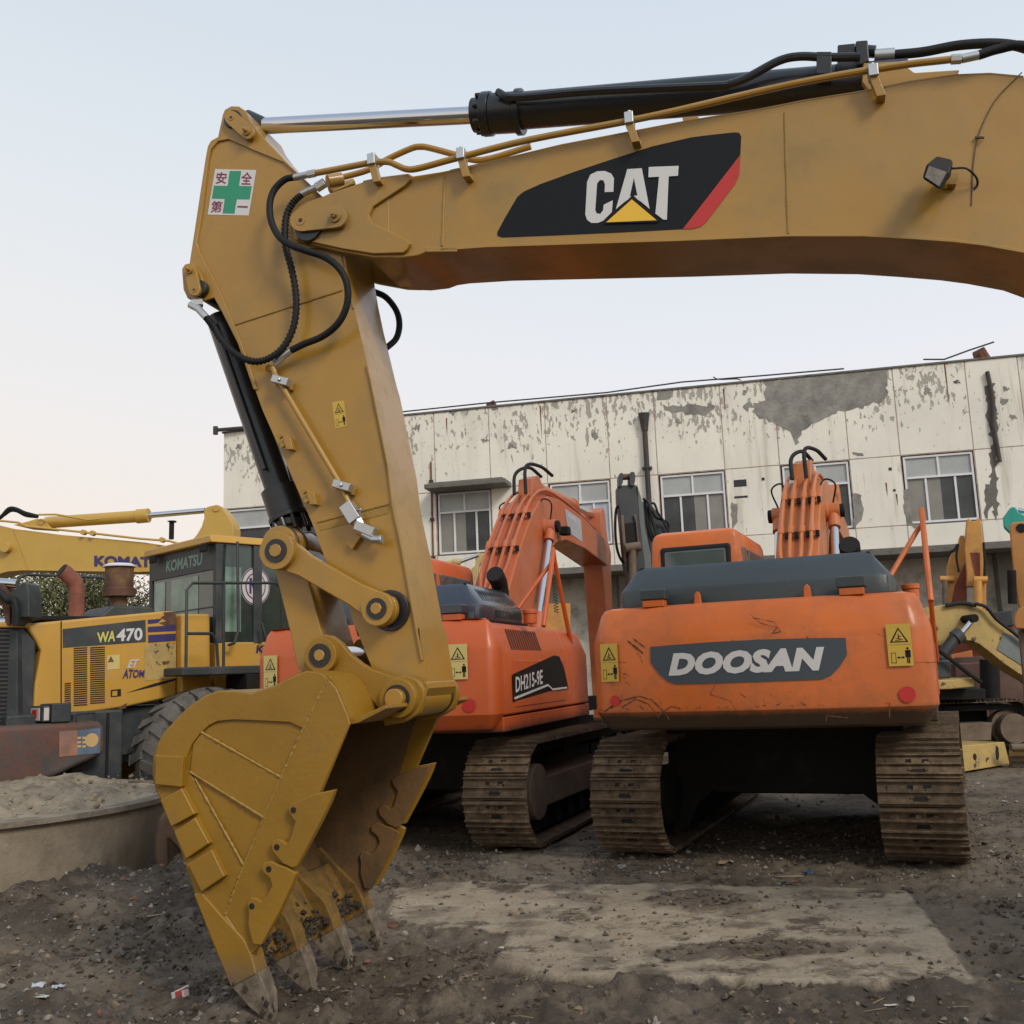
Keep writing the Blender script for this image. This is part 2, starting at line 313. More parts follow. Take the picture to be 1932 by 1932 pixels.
# --- stickers
mb = MB(); n = .0105
def q4(k, pts, n): return P3(k, *[(*p, n) for p in pts])
def rect(mb, k, pts, n, mi): mb.quad(*q4(k, pts, n)[::-1], mi)
rect(mb, 'a', [(398,535),(659,541),(611,830),(350,824)], .0105, 0)
mb.prism(xz(T('a', (490,547),(563,547),(549,642),(630,643),(616,727),(535,726),(520,817),(445,815),(459,723),(377,722),(390,640),(477,641)), .0095), .0093, .0099, 1)
for ch, q in (('安', [(408,553),(474,556),(467,630),(399,628)]), ('全', [(566,553),(637,556),(626,635),(560,633)]), ('第', [(378,735),(448,738),(436,812),(366,810)]), ('一', [(541,768),(606,770),(603,781),(538,778)])):
    letter(mb, ch, q4('a', q, .0095), (0, 0, 0), 2, bold=.02)
mb.build('safety_sticker', [m_decalw, m_green, m_maroon], cat, smooth=0)
def warning(mb, q, off, y=0, k=1):
    """yellow two-part warning sticker in quad q (TL TR BR BL); y, k: material slots of yellow and black"""
    a, b, c, d = [V(p) for p in q]; off = V(off)
    def f(s, t, l): return a*(1-s)*(1-t)+b*s*(1-t)+c*s*t+d*(1-s)*t+off*l
    def poly(pts, l, mi): mb.add([f(s, t, l) for s, t in pts], [tuple(range(len(pts)))[::-1]], mi)
    poly([(0,0),(1,0),(1,1),(0,1)], 1, y)
    poly([(.5,.08),(.88,.44),(.12,.44)], 2, k); poly([(.5,.14),(.78,.415),(.22,.415)], 3, y)
    for pts in ([(.34,.39),(.66,.37),(.66,.385),(.34,.405)], [(.36,.33),(.6,.36),(.6,.375),(.36,.345)], [(.46,.24),(.5,.24),(.52,.37),(.48,.37)], [(.5,.28),(.6,.3),(.6,.315),(.5,.30)]): poly(pts, 4, k)
    poly([(.04,.49),(.96,.49),(.96,.495),(.04,.495)], 2, k)
    poly([(.12,.68),(.32,.68),(.32,.93),(.12,.93)], 2, k); poly([(.145,.695),(.295,.695),(.295,.915),(.145,.915)], 3, y)
    for pts in ([(.44,.79),(.6,.79),(.6,.81),(.44,.81)], [(.35,.80),(.45,.765),(.45,.835)], [(.68,.80),(.58,.765),(.58,.835)],
                [(.7,.63),(.92,.63),(.92,.8),(.87,.8),(.87,.68),(.75,.68),(.75,.8),(.7,.8)], [(.75,.63),(.87,.63),(.87,.94),(.82,.94),(.82,.8),(.8,.8),(.8,.94),(.75,.94)]): poly(pts, 2, k)
    poly([(.81+.05*math.cos(i*.785), .59+.032*math.sin(i*.785)) for i in range(8)], 2, k)
mb = MB(); warning(mb, q4('b', [(925,295),(1000,284),(1020,446),(945,462)], .011), (0, -.0006, 0)); mb.build('warning_sticker', [m_sticky, m_decalk], cat, smooth=0)
# --- work lamp, its cable and the loose wire
lp = MB()
l4 = P3('d', (1610,450,-.30),(1690,478,-.30),(1655,542,-.30),(1592,500,-.30)); lb = P3('d', (1640,425,-.12),(1698,438,-.12),(1690,500,-.12),(1640,500,-.12))
lp.add(l4+lb, [(3,2,1,0), (4,5,6,7), (0,1,5,4), (1,2,6,5), (2,3,7,6), (3,0,4,7)])
lamp = lp.build('work_lamp', m_rubber, cat, .012, fix=True)
mb = MB(); c = sum(l4, V())/4; mb.add([c+(p-c)*.74+V((0, -.006, 0)) for p in l4], [(3,2,1,0)]); mb.build('lens', m_lamp, lamp, smooth=0)
MB().tube(P3('d', (1665,500,-.18),(1668,525,-.1),(1672,530,-.04)), .012, 8).box(0,.001,0,.001,0,.001).build('lamp_bracket', m_cat, lamp)
MB().prism(xz(T('d', (1650,500),(1715,488),(1705,530),(1660,530)), -.06), -.09, -.04).build('lamp_foot', m_cat, lamp, .003)
MB().tube(spline(P3('d', (1695,468,-.15),(1740,468,-.12),(1772,495,-.08),(1778,520,-.05),(1768,535,-.045)), 5), .005, 6).build('lamp_cable', m_rubber, cat)
MB().tube(spline(P3('d', (1925,150,-.045),(1850,225,-.05),(1810,290,-.045),(1780,365,-.05),(1766,440,-.045),(1762,500,-.045),(1758,590,-.043)), 4), .0028, 5).tube(P3('d', (1770,365,-.05),(1800,366,-.06)), .006, 6).build('wire', mat('old_wire', (.10,.07,.04), .7), cat)
# --- steel pipes along the boom
pp = MB()
pp.tube(spline(P3('a', (1030,562,-.09),(1200,530,-.09),(1380,496,-.09),(1490,490,-.09),(1550,512,-.09),(1610,535,-.09),(1690,530,-.09),(1932,465,-.09))+P3('d', (300,372,-.09),(700,295,-.09),(1160,190,-.09),(1500,130,-.09),(1690,107,-.09)), 5), .017, 10)
pp.tube(spline(P3('a', (1190,592,.1),(1370,540,.1),(1500,468,.1),(1640,405,.1),(1700,394,.1),(1760,402,.1),(1932,448,.1))+P3('d', (60,425,.1),(140,440,.1),(300,395,.1)), 5), .017, 10)
pp.build('hydraulic_pipe', m_cat, cat)
for k, x, y in (('a', 1400, 485), ('d', 72, 425), ('d', 627, 308), ('d', 1432, 152)):
    c = P3(k, (x, y, -.09))[0]
    MB().box(c.x-.022, c.x+.022, -.125, -.055, c.z-.03, c.z+.03).cyl((c.x, -.09, c.z+.03), (c.x, -.09, c.z+.05), .012, n=6).build('pipe_clamp', m_zinc, cat, .004)
    MB().prism([(c.x-.02, c.z-.028), (c.x+.02, c.z-.028), (c.x+.045, c.z-.13), (c.x+.005, c.z-.13)], -.11, -.07).prism([(c.x+.005, c.z-.10), (c.x+.045, c.z-.10), (c.x+.045, c.z-.13), (c.x+.005, c.z-.13)], -.07, .0).build('clamp_bracket', m_cat, cat, .003)
for a_, ra, b_, rb in ((P3('a', (1035,560,-.09),(985,570,-.09)), .022, P3('a', (985,570,-.09),(898,590,-.09)), .019), (P3('a', (1095,620,-.05),(1040,655,-.05)), .028, P3('a', (1045,650,-.05),(990,672,-.05),(938,698,-.05)), .019),
        (P3('d', (1690,107,-.09),(1725,105,-.09)), .024, P3('d', (1725,105,-.09),(1782,93,-.09)), .021), (P3('a', (250,1385,-.05),(320,1382,-.02)), .026, P3('a', (345,1480,-.07),(290,1420,-.07),(240,1395,-.06)), .020), (None, 0, P3('a', (885,1682,-.05),(830,1720,-.05),(775,1768,-.04)), .018)):
    mb = MB(); mb.tube(b_, rb, 12)
    if a_: mb.tube(a_, ra, 6)
    mb.build('hose_fitting', m_zinc, cat, .002)
mb = MB(); mb.tube(P3('a', (1110,615,.0),(1205,600,.05)), .038, 12); mb.tube(P3('a', (1120,665,.02),(1280,620,.1)), .022, 10); mb.tube(P3('a', (1140,680,.0),(1270,625,.05)), .01, 6)
mb.build('pipe_union', m_cat, cat, .004)
# --- hoses
H = dict(h1=P3('a', (900,587,-.09),(840,602,-.095),(775,665,-.10),(745,750,-.11),(752,860,-.12),(800,960,-.13),(880,1018,-.14),(980,1055,-.14),(1090,1092,-.13),(1180,1160,-.12),(1232,1260,-.11),(1235,1390,-.10),(1180,1510,-.09),(1080,1595,-.07),(960,1645,-.06),(882,1684,-.05)),
         h3=P3('a', (1400,1310,.50),(1480,1348,.52),(1545,1430,.54),(1566,1520,.54),(1545,1610,.52),(1480,1672,.46)))
MB().tube(spline(H['h1'], 6), .0185, 12).build('hydraulic_hose', m_rubber, cat)
MB().tube(spline(H['h3'], 6), .0185, 12).build('hydraulic_hose', m_rubber, cat)
h2 = spline(P3('a', (950,695,-.05),(895,745,-.06),(850,830,-.07),(840,940,-.075),(848,1040,-.08),(880,1160,-.07),(905,1290,-.06),(912,1420,-.06),(890,1550,-.06),(830,1665,-.07),(740,1735,-.08),(640,1755,-.085),(530,1710,-.085),(440,1620,-.08),(390,1540,-.075),(345,1480,-.07)), 9)
MB().tube(h2, [(.021 if i % 2 else .015) for i in range(len(h2))], 12).build('ribbed_hose', m_rubber, cat, smooth=60)
MB().tube(spline(P3('d', (1782,93,-.09),(1850,72,-.09),(1932,62,-.1))+P3('D', (2020,110,-.1),(2120,200,-.06)), 6), .022, 12).build('hydraulic_hose', m_rubber, cat)
MB().tube(spline(P3('d', (1500,92,.2),(1600,82,.2),(1720,60,.2),(1850,55,.2),(1950,75,.2))+P3('D', (2020,130,.2),(2100,210,.2)), 6), .024, 12).build('hydraulic_hose', m_rubber, cat)
# --- stick pipe with clamps and valve
mb = MB(); mb.tube(P3('a', (760,1790,-.04),(778,1830,-.04))+P3('b', (555,105,-.04),(640,250,-.04),(960,790,-.04),(1035,945,-.04)), .0145, 10)
mb.tube(P3('b', (515,75,-.03),(560,90,-.03)), .02, 8); mb.build('hydraulic_pipe', m_cat, cat)
for x, y in ((605,162), (995,827)):
    p = P3('b', (x, y, -.04))[0]; Rm = M.Translation(p) @ M.Rotation(R(20), 4, 'Y')
    MB().box(-.05, .05, -.03, .03, -.022, .022, mat=Rm).cyl(Rm @ V((0, -.03, 0)), Rm @ V((0, -.042, 0)), .012, n=6).build('pipe_clamp', m_zinc, cat, .006)
    MB().box(-.045, .06, .02, .052, -.03, .01, mat=Rm).build('clamp_bracket', m_cat, cat, .004)
mb = MB()
p, q = P3('b', (1020,950,-.05), (1080,1045,-.05)); d = (q-p); an = math.atan2(d.z, d.x)
mb.box(-.005, d.length+.005, -.035, .035, -.034, .034, mat=M.Translation(p) @ M.Rotation(-an, 4, 'Y'))
mb.tube(P3('b', (1085,1040,-.05),(1110,1095,-.05)), .03, 6); mb.tube(P3('b', (1100,1075,-.05),(1145,1150,-.05)), .02, 10); mb.tube(P3('b', (1120,1130,-.05),(1185,1165,-.05),(1240,1168,-.06)), .021, 10); mb.tube(P3('b', (1225,1168,-.06),(1245,1165,-.06)), .025, 12)
mb.tube(P3('b', (1075,975,-.05),(1110,978,-.07)), .01, 8)
p = P3('b', (1140,1100,-.05))[0]; Rm = M.Translation(p) @ M.Rotation(R(25), 4, 'Y'); mb.box(-.055, .055, -.03, .03, -.024, .024, mat=Rm)
mb.build('shutoff_valve', m_zinc, cat, .005)
plate('valve_bracket', 'b', [(1010,1195),(1060,1125),(1110,1145),(1050,1230)], -.02, .012, bevel=.003)
plate('seam_band', 'b', [(838,1065),(1285,955),(1280,1000),(850,1108)], .009, .013, m=m_weld, bevel=0)
for x, y in ((640,550), (790,900)):
    plate('small_bracket', 'b', [(x-32,y-45),(x+20,y-30),(x+35,y+45),(x-10,y+45)], -.03, .012, bevel=.004)
    c = P3('b', (x-40, y-35, -.02), (x-22, y+22, -.02)); [MB().cyl(q_, q_+V((0, -.02, 0)), .012, n=8).build('bolt', m_weld, cat) for q_ in c]
# --- stick cylinder on top of the boom
hw = W/2
cy = MB(); cy.tube(P3('D', (492,238,hw),(900,217,hw)), .047, 28); cy.build('cylinder_rod', m_chrome, cat)
cy = MB(); cy.tube(P3('D', (470,236,hw),(500,238,hw)), [.085, .05], 20); cy.build('rod_eye', m_black, cat)
cy = MB(); p, q = P3('D', (960,211,hw), (1710,150,hw)); ax = (q-p).normalized()
cy.tube([p, q], .098, 32)
p0, p1, p2, p3 = P3('D', (893,218,hw), (912,216,hw), (975,212,hw), (990,210,hw))
cy.tube([p0, p1], .092, 28); cy.tube([p1, p1+ax*.05], .118, 28); cy.tube([p1+ax*.05, p2], .108, 28); cy.tube([p2, p2+ax*.035], .122, 28)
for i in range(8):
    a = i*math.pi/4; o_ = V((0, math.cos(a), 0))*.104+ax.cross(V((0, 1, 0))).normalized()*math.sin(a)*.104
    cy.tube([p1-ax*.03+o_, p1+o_+ax*.01], .014, 6)
cyl = cy.build('stick_cylinder', m_black, cat, .004)
MB().tube(spline(P3('d', (190,215,.08),(250,232,.06),(500,212,.04),(900,195,.04),(960,188,.04),(1020,165,.04),(1120,112,.04),(1190,97,.04),(1280,100,.04),(1390,98,.04)), 6), .021, 10).build('oil_pipe', m_black, cyl)
MB().tube(P3('d', (1390,78,.2),(1440,82,.2)), .03, 10).build('pipe_stub', m_black, cyl, .004); MB().prism(xz(T('d', (1245,92),(1295,92),(1295,165),(1245,165)), .05), .02, .16).build('pipe_bracket', m_black, cyl, .004)
pv = MB(); pv.prism(xz(T('d', (1315,58),(1375,52),(1375,120),(1315,125)), .12), .12, .34); pv.prism(xz(T('d', (1375,45),(1415,42),(1420,112),(1380,128)), .08), .08, .3); pv.prism(xz(T('d', (1308,120),(1400,110),(1400,155),(1308,160)), .1), .1, .3)
pv.build('port_block', m_black, cyl, .006)
MB().tube(P3('d', (1437,95,.2),(1503,90,.2)), .031, 14).build('hose_fitting', m_zinc, cyl)
plate('cylinder_mount', 'd', [(1400,118),(1520,112),(1570,150),(1720,140),(1700,165),(1560,182),(1420,212),(1395,180)], .05, .09, at=.05)
plate('cylinder_mount', 'd', [(1400,118),(1520,112),(1570,150),(1720,140),(1700,165),(1560,182),(1420,212),(1395,180)], .33, .37, at=.05)
plate('spacer_block', 'd', [(800,298),(855,292),(852,312),(808,318)], .0, .1)
# --- bucket cylinder in front of the stick
p, q, g = P3('b', (270,-70,hw), (590,845,hw), (665,1095,hw)); ax = (g-p).normalized()
cy = MB(); cy.tube([p-ax*.18, q], .078, 28); cy.tube([q, q+ax*.16], .104, 28); cy.tube([q+ax*.16, q+ax*.19], .112, 28); cy.tube([q+ax*.19, g-ax*.01], .092, 28)
for i in range(10):
    a = i*math.pi/5; e1 = V((0, 1, 0)); e2 = ax.cross(e1); o_ = e1*math.cos(a)*.096+e2*math.sin(a)*.096; cy.tube([q+ax*.17+o_, q+ax*.27+o_], .015, 6)
bcyl = cy.build('bucket_cylinder', m_black, cat, .004)
off = ax.cross(V((0, 1, 0))).normalized(); off = off if off.x > 0 else -off
MB().tube([p+off*.095-ax*.1, q+off*.1-ax*.15, q+off*.09], .012, 8).tube([p-V((0, .085, 0))-ax*.1, q-V((0, .1, 0))-ax*.1], .014, 8).build('oil_pipe', m_black, bcyl)
kp = P3('b', (720,1225,hw))[0]; kz = P3('b', (585,1240,-.09))[0]
MB().tube([g-ax*.03, kp], .047, 20).build('cylinder_rod', m_cat, cat)
# --- linkage
def yb(c, r, n0, n1, m, name, bev=.004, nn=28): return MB().cyl((c.x, n0, c.z), (c.x, n1, c.z), r, n=nn).build(name, m, cat, bev)
Pa = kz; Pb = P3('b', (1215,1605,-.10))[0]; Pc = P3('c', (895,140,-.08))[0]; Pd = P3('c', (1270,350,-.08))[0]
def bar(c0, r0, c1, r1, n0, n1, name, w=.5, bow=0):
    d = V((c1.x-c0.x, c1.z-c0.z)); an = math.atan2(d.y, d.x); pts = []
    for i in range(11): t = an+math.pi/2+.35+(math.pi-.7)*i/10; pts.append((c0.x+r0*math.cos(t), c0.z+r0*math.sin(t)))
    for f in (.25, .75): pts.append((c0.x+d.x*f+math.sin(an)*r0*w, c0.z+d.y*f-math.cos(an)*r0*w))
    for i in range(11): t = an-math.pi/2+.35+(math.pi-.7)*i/10; pts.append((c1.x+r1*math.cos(t), c1.z+r1*math.sin(t)))
    for f in (.75, .25): pts.append((c0.x+d.x*f-math.sin(an)*r0*w, c0.z+d.y*f+math.cos(an)*r0*w))
    return MB().prism(pts, n0, n1).build(name, m_cat, cat, .008)
for n0, n1 in ((-.075, -.03), (W+.03, W+.075)): bar(Pa, .10, Pb, .088, n0, n1, 'idler_link', .62)
bar(kp, .09, P3('c', (930,140,hw))[0], .10, .03, W-.03, 'power_link', .95)
MB().cyl((Pa.x, -.11, Pa.z), (Pa.x, W+.11, Pa.z), .052, n=24).build('link_pin', m_cat, cat, .006)
for c, r in ((Pa, .098), (Pb, .085)):
    yb(c, r, -.115, -.06, m_cat, 'boss'); yb(c, r, W+.06, W+.115, m_cat, 'boss')
    yb(c, r*.62, -.122, -.10, m_black, 'pin_recess', 0); yb(c, r*.36, -.130, -.10, m_cat, 'pin_end', .004, 8)
for n0, n1 in ((.0, .012), (.1, .112), (W-.13, W-.118), (W-.03, W-.018)): yb(kp, .103, n0, n1, m_black, 'seal_ring')
yb(kp, .097, -.03, W+.03, m_cat, 'boss')
yb(V((Pb.x+.022, 0, Pb.z-.005)), .104, -.006, .014, m_black, 'seal_ring'); yb(Pb, .075, -.03, W+.03, m_cat, 'boss')
# --- bucket
BN, BF = -.40, .84                                  # near and far side planes
prof = T('c', (1040,475),(1030,430),(1005,370),(975,300),(940,255),(912,232),(880,222),(830,216),(780,235),(680,285),(560,324),(520,318),(480,312),(400,312),(340,335),(290,368),(240,408),(200,450),(160,492),(130,530),(110,565),(98,600),(87,640),(82,700),(86,740),(98,790),(140,880),(190,1000),(240,1150),(290,1300),(340,1450),(400,1600))
pf = xz(prof, BN); lip = xz(T('c', (400,1600),(560,1640),(600,1560),(1040,475)), BN)
side = pf+xz(T('c', (470,1690),(570,1640),(590,1560)), BN)
bucket = MB()
sec = pf
inner = []
k = len(sec)
for i, (x, z) in enumerate(sec):
    a = V(sec[max(i-1, 0)]); b = V(sec[min(i+1, k-1)]); d = (b-a).normalized(); nn = V((-d.y, d.x))
    inner.append((x+nn.x*.022, z+nn.y*.022))
cen = V((sum(p[0] for p in sec)/k, sum(p[1] for p in sec)/k))
if (V(inner[15])-cen).length > (V(sec[15])-cen).length: inner = [(2*s[0]-q[0], 2*s[1]-q[1]) for s, q in zip(sec, inner)]
bucket.grid([[(x, BN, z) for x, z in sec], [(x, BF, z) for x, z in sec]])
bucket.grid([[(x, BF, z) for x, z in inner], [(x, BN, z) for x, z in inner]], 1)
for ys in (BN, BF): bucket.grid([[(x, ys, z) for x, z in sec], [(x, ys, z) for x, z in inner]])
bucket.quad((sec[0][0], BN, sec[0][1]), (inner[0][0], BN, inner[0][1]), (inner[0][0], BF, inner[0][1]), (sec[0][0], BF, sec[0][1]))
bk = bucket.build('bucket', [m_catb, m_catin], cat, 0, fix=False)
def bplate(name, pts, n0, n1, bev=.006, at=None, m=m_catb): return MB().prism(xz(T('c', *pts) if pts[0][0] > 5 else pts, n0 if at is None else at), n0, n1).build(name, m, bk, bev)
for n0, n1 in ((BN, BN+.02), (BF-.02, BF)): MB().prism(side, n0, n1).build('side_plate', m_catb, bk, .004)
MB().prism([(a, b) for a, b in [(inner[3][0], inner[3][1])]+[inner[i] for i in range(4, k)]+side[-2:]], BF-.026, BF-.0205).build('side_lining', m_catin, bk)
bar_ = [(936,258),(975,300),(1005,370),(1030,430),(1042,475),(900,800),(720,1230),(600,1560),(560,1600),(440,1400),(520,1180),(700,750),(825,480)]
bplate('side_bar', bar_, BN-.018, BN, at=BN-.018)
MB().prism(xz(T('c', *bar_), BN), BF, BF+.018).build('side_bar', m_catb, bk, .006)
band = [(936,258),(912,232),(880,222),(830,217),(780,237),(680,287),(560,326),(520,320),(480,314),(400,314),(340,337),(290,370),(240,410),(200,452),(160,494),(130,532),(112,566),(100,601),(89,641),(84,700),(88,740),(100,790),(235,760),(240,690),(250,630),(275,570),(320,515),(360,480),(400,462),(480,455),(600,460),(750,468),(812,497),(825,480)]
bplate('corner_band', band, BN-.014, BN, at=BN-.014)
bplate('rib_plate', [(322,515),(718,740),(632,935),(262,705),(280,570)], BN-.012, BN, at=BN-.012)
bplate('lower_band', [(100,790),(240,700),(262,705),(525,1160),(470,1290),(440,1400),(560,1600),(470,1690),(400,1600),(340,1450),(290,1300),(190,1000)], BN-.010, BN, at=BN-.010)
sw = MB()
for a, b in (((936,258),(825,480)), ((825,480),(700,750)), ((700,750),(520,1180)), ((520,1180),(440,1400)), ((322,515),(718,740)), ((290,740),(525,1160)), ((262,705),(632,935))):
    p, q = P3('c', (*a, BN-.012), (*b, BN-.012)); nseg = 30
    sw.tube([p+(q-p)*i/nseg for i in range(nseg+1)], [.0035+.0055*random.random() for _ in range(nseg+1)], 6)
sw.build('weld_seam', m_weld, bk)
for pts in ([(95,625),(232,632),(222,782),(92,770)], [(120,848),(222,785),(288,912),(172,975)], [(186,1000),(288,928),(358,1055),(243,1132)], [(253,1158),(368,1083),(432,1215),(318,1292)]):
    bplate('wear_plate', pts, BN-.045, BN+.06, .006, at=BN-.045)
bplate('wear_pad', [(400,1425),(440,1402),(500,1490),(542,1560),(560,1640),(540,1650),(505,1590),(440,1490)], BN-.02, BN, .008, at=BN-.02, m=m_weld)
# side cutters: near pair and far pair
uc = [(745,885),(750,868),(765,858),(875,812),(970,792),(950,850),(905,945),(860,1030),(785,1170),(760,1174),(718,1152),(668,1095),(660,1062),(668,1042),(690,1030),(715,1040),(735,1055),(752,1035),(765,990),(778,950),(765,932),(750,910)]
lc = [(618,1190),(615,1165),(632,1145),(660,1140),(700,1160),(740,1172),(782,1200),(770,1240),(700,1390),(640,1500),(612,1550),(572,1545),(548,1450),(552,1390),(545,1345),(560,1315),(590,1320),(612,1335),(640,1310),(665,1260),(655,1225),(630,1205)]
for pts, holes in ((uc, ((768,893), (687,1073))), (lc, ((648,1180), (566,1360)))):
    MB().prism(xz(T('c', *pts), BN-.05), BN-.055, BN-.018).build('side_cutter', m_catb, bk, .006)
    MB().prism(xz(T('c', *pts), BN-.05), BF+.018, BF+.055).build('side_cutter', m_catb, bk, .006)
    mb = MB(); mb2 = MB()
    for x, y in holes:
        p = P3('c', (x, y, BN-.055))[0]; mb.cyl((p.x, BN-.0565, p.z), (p.x, BN-.03, p.z), .014, n=14); mb2.cyl((p.x, BF-.04, p.z), (p.x, BF, p.z), .022, n=10)
    mb.build('bolt_hole', m_black, bk); mb2.build('bolt', m_catb, bk)
    p2_ = xz(T('c', *pts), BN-.05); MB().prism([(x-.01, z-.01) for x, z in p2_], BF-.045, BF-.0262).build('side_cutter', m_catin, bk, .006)
# hinge ears, tube and pins
ear = [(775,240),(800,215),(828,150),(840,95),(870,55),(910,38),(955,45),(1000,80),(1045,135),(1100,180),(1150,208),(1260,246),(1320,238),(1370,260),(1400,305),(1402,360),(1380,420),(1330,452),(1290,470),(1205,483),(1200,435),(1180,400),(1100,300),(1030,250),(940,245),(860,232)]
for n0, n1 in ((-.065, -.02), (W+.02, W+.065)): MB().prism(xz(T('c', *ear), -.065), n0, n1).build('hinge_ear', m_catb, bk, .008)
Pc = P3('c', (895,140,-.12))[0]; Pd = P3('c', (1270,350,-.12))[0]
for c, r in ((Pc, .088), (Pd, .095)):
    for n0, n1 in ((-.115, -.05), (W+.05, W+.115)): MB().cyl((c.x, n0, c.z), (c.x, n1, c.z), r, n=28).build('boss', m_catb, bk, .005)
yb(Pc, .058, -.122, -.1, m_black, 'pin_recess', 0); yb(Pc, .03, -.130, -.1, m_cat, 'pin_end', .004, 8); yb(Pc, .05, -.1, W+.1, m_chrome, 'bucket_pin')
yb(Pd, .066, -.122, -.1, m_black, 'pin_recess', 0); yb(Pd, .048, -.165, -.1, m_cat, 'pin_end', .006, 20); yb(Pd, .05, -.1, W+.1, m_cat, 'bucket_pin')
yb(Pd, .096, -.0, W, m_cat, 'stick_boss'); yb(Pd, .100, W-.01, W+.018, m_black, 'seal_ring'); yb(Pd, .100, -.02, .0, m_black, 'seal_ring')
plate('guard_flange', 'c', [(1300,283),(1420,268),(1425,300),(1360,420),(1350,430)], -.0, W, m=m_cat)
a_ = xz(T('c', (1040,478),(1075,470),(1215,400),(1210,380),(1080,440),(1030,445)), BN)
MB().prism(a_, BN+.02, BF-.02).build('lip_beam', m_catb, bk, .004)
# cutting lip and teeth
lipp = xz(T('c', (380,1480),(470,1690),(545,1650),(600,1600),(560,1520),(480,1400)), BN)
lp2 = xz(T('c', (330,1400),(470,1690),(530,1660),(390,1380)), BN)
MB().prism(lp2, BN, BF).build('cutting_lip', m_adp, bk, .006)
base = T('c', (283,1300),(322,1290),(425,1410),(530,1520),(566,1600),(590,1690),(465,1755)); tipq = T('c', (465,1757),(596,1684),(636,1790),(650,1925),(628,1926),(550,1850))
NB = -.42
for j in range(4):
    yc = NB+.05+.405*j; dx = yc-(NB+.05); hb = .055
    b2 = xz(base, NB); mb = MB().prism(b2, yc-hb, yc+hb)
    tooth = mb.build('tooth_adapter', m_catb if j == 0 else m_adp, bk, .008)
    q = xz(T('c', (462,1750),(598,1680),(654,1925),(626,1928)), NB); t1 = xz(T('c', (545,1850),(640,1800)), NB)
    r1 = [(q[0][0], yc-.05, q[0][1]), (q[1][0], yc-.05, q[1][1]), (q[1][0], yc+.05, q[1][1]), (q[0][0], yc+.05, q[0][1])]
    r2 = [(t1[0][0], yc-.045, t1[0][1]), (t1[1][0], yc-.045, t1[1][1]), (t1[1][0], yc+.045, t1[1][1]), (t1[0][0], yc+.045, t1[0][1])]
    r3 = [(q[3][0], yc-.03, q[3][1]), (q[2][0], yc-.03, q[2][1]), (q[2][0], yc+.03, q[2][1]), (q[3][0], yc+.03, q[3][1])]
    mb = MB(); mb.grid([r1, r2, r3], closed=True); mb.add(r3, [(0,1,2,3)]); mb.add(r1, [(3,2,1,0)])
    mb.build('tooth', m_steel, bk, .006, fix=True)

# clods of mud stuck between the teeth
mc_ = mat('wet_mud_clod', (.045, .034, .024), .9, var=.4, vscale=20, bump=.1, bscale=60)
mb = MB(); r5 = random.Random(9); e0 = xz(T('c', (395,1480),(545,1650)), BN)
for i in range(420):
    t_ = r5.random()**.6; y_ = r5.uniform(BN+.02, BF-.02); x_ = e0[0][0]+(e0[1][0]-e0[0][0])*t_; z_ = e0[0][1]+(e0[1][1]-e0[0][1])*t_; s_ = r5.choice((.006, .009, .013, .02))
    if t_ < .55 and r5.random() < .7: continue
    k8 = [V(p) for p in ((1,0,0), (-1,0,0), (0,1,0), (0,-1,0), (0,0,1), (0,0,-1))]
    mb.add([V((x_+.03+a.x*s_*r5.uniform(.6, 1.4), y_+a.y*s_*r5.uniform(.6, 1.4), z_+a.z*s_*r5.uniform(.6, 1.4))) for a in k8], [(0,2,4), (2,1,4), (1,3,4), (3,0,4), (2,0,5), (1,2,5), (3,1,5), (0,3,5)])
mb.build('mud_clods', mc_, bk, smooth=60, kind='stuff')

for j in range(4):
    yc = NB+.05+.405*j; q0 = xz(T('c', (530,1715)), NB)[0]; q1 = xz(T('c', (632,1895)), NB)[0]; qa = xz(T('c', (430,1500)), NB)[0]; mb = MB()
    for i in range(80 if j else 40):
        t_ = r5.random(); f_ = (q0[0]+(q1[0]-q0[0])*t_, q0[1]+(q1[1]-q0[1])*t_) if (r5.random() < .6 or not j) else (qa[0]+(q0[0]-qa[0])*t_, qa[1]+(q0[1]-qa[1])*t_)
        s_ = r5.choice((.005, .008, .011, .016)); x_ = f_[0]+r5.choice((-1, 1, 1))*r5.uniform(.03, .065)*(1-.6*t_); y_ = yc+r5.uniform(-.052, .052); z_ = f_[1]+r5.uniform(-.02, .02)
        k8 = [V(p) for p in ((1,0,0), (-1,0,0), (0,1,0), (0,-1,0), (0,0,1), (0,0,-1))]
        mb.add([V((x_+a.x*s_*r5.uniform(.6, 1.4), y_+a.y*s_*r5.uniform(.6, 1.4), z_+a.z*s_*r5.uniform(.8, 2))) for a in k8], [(0,2,4), (2,1,4), (1,3,4), (3,0,4), (2,0,5), (1,2,5), (3,1,5), (0,3,5)])
    mb.build('mud_clods', mc_, bk, smooth=60, kind='stuff')
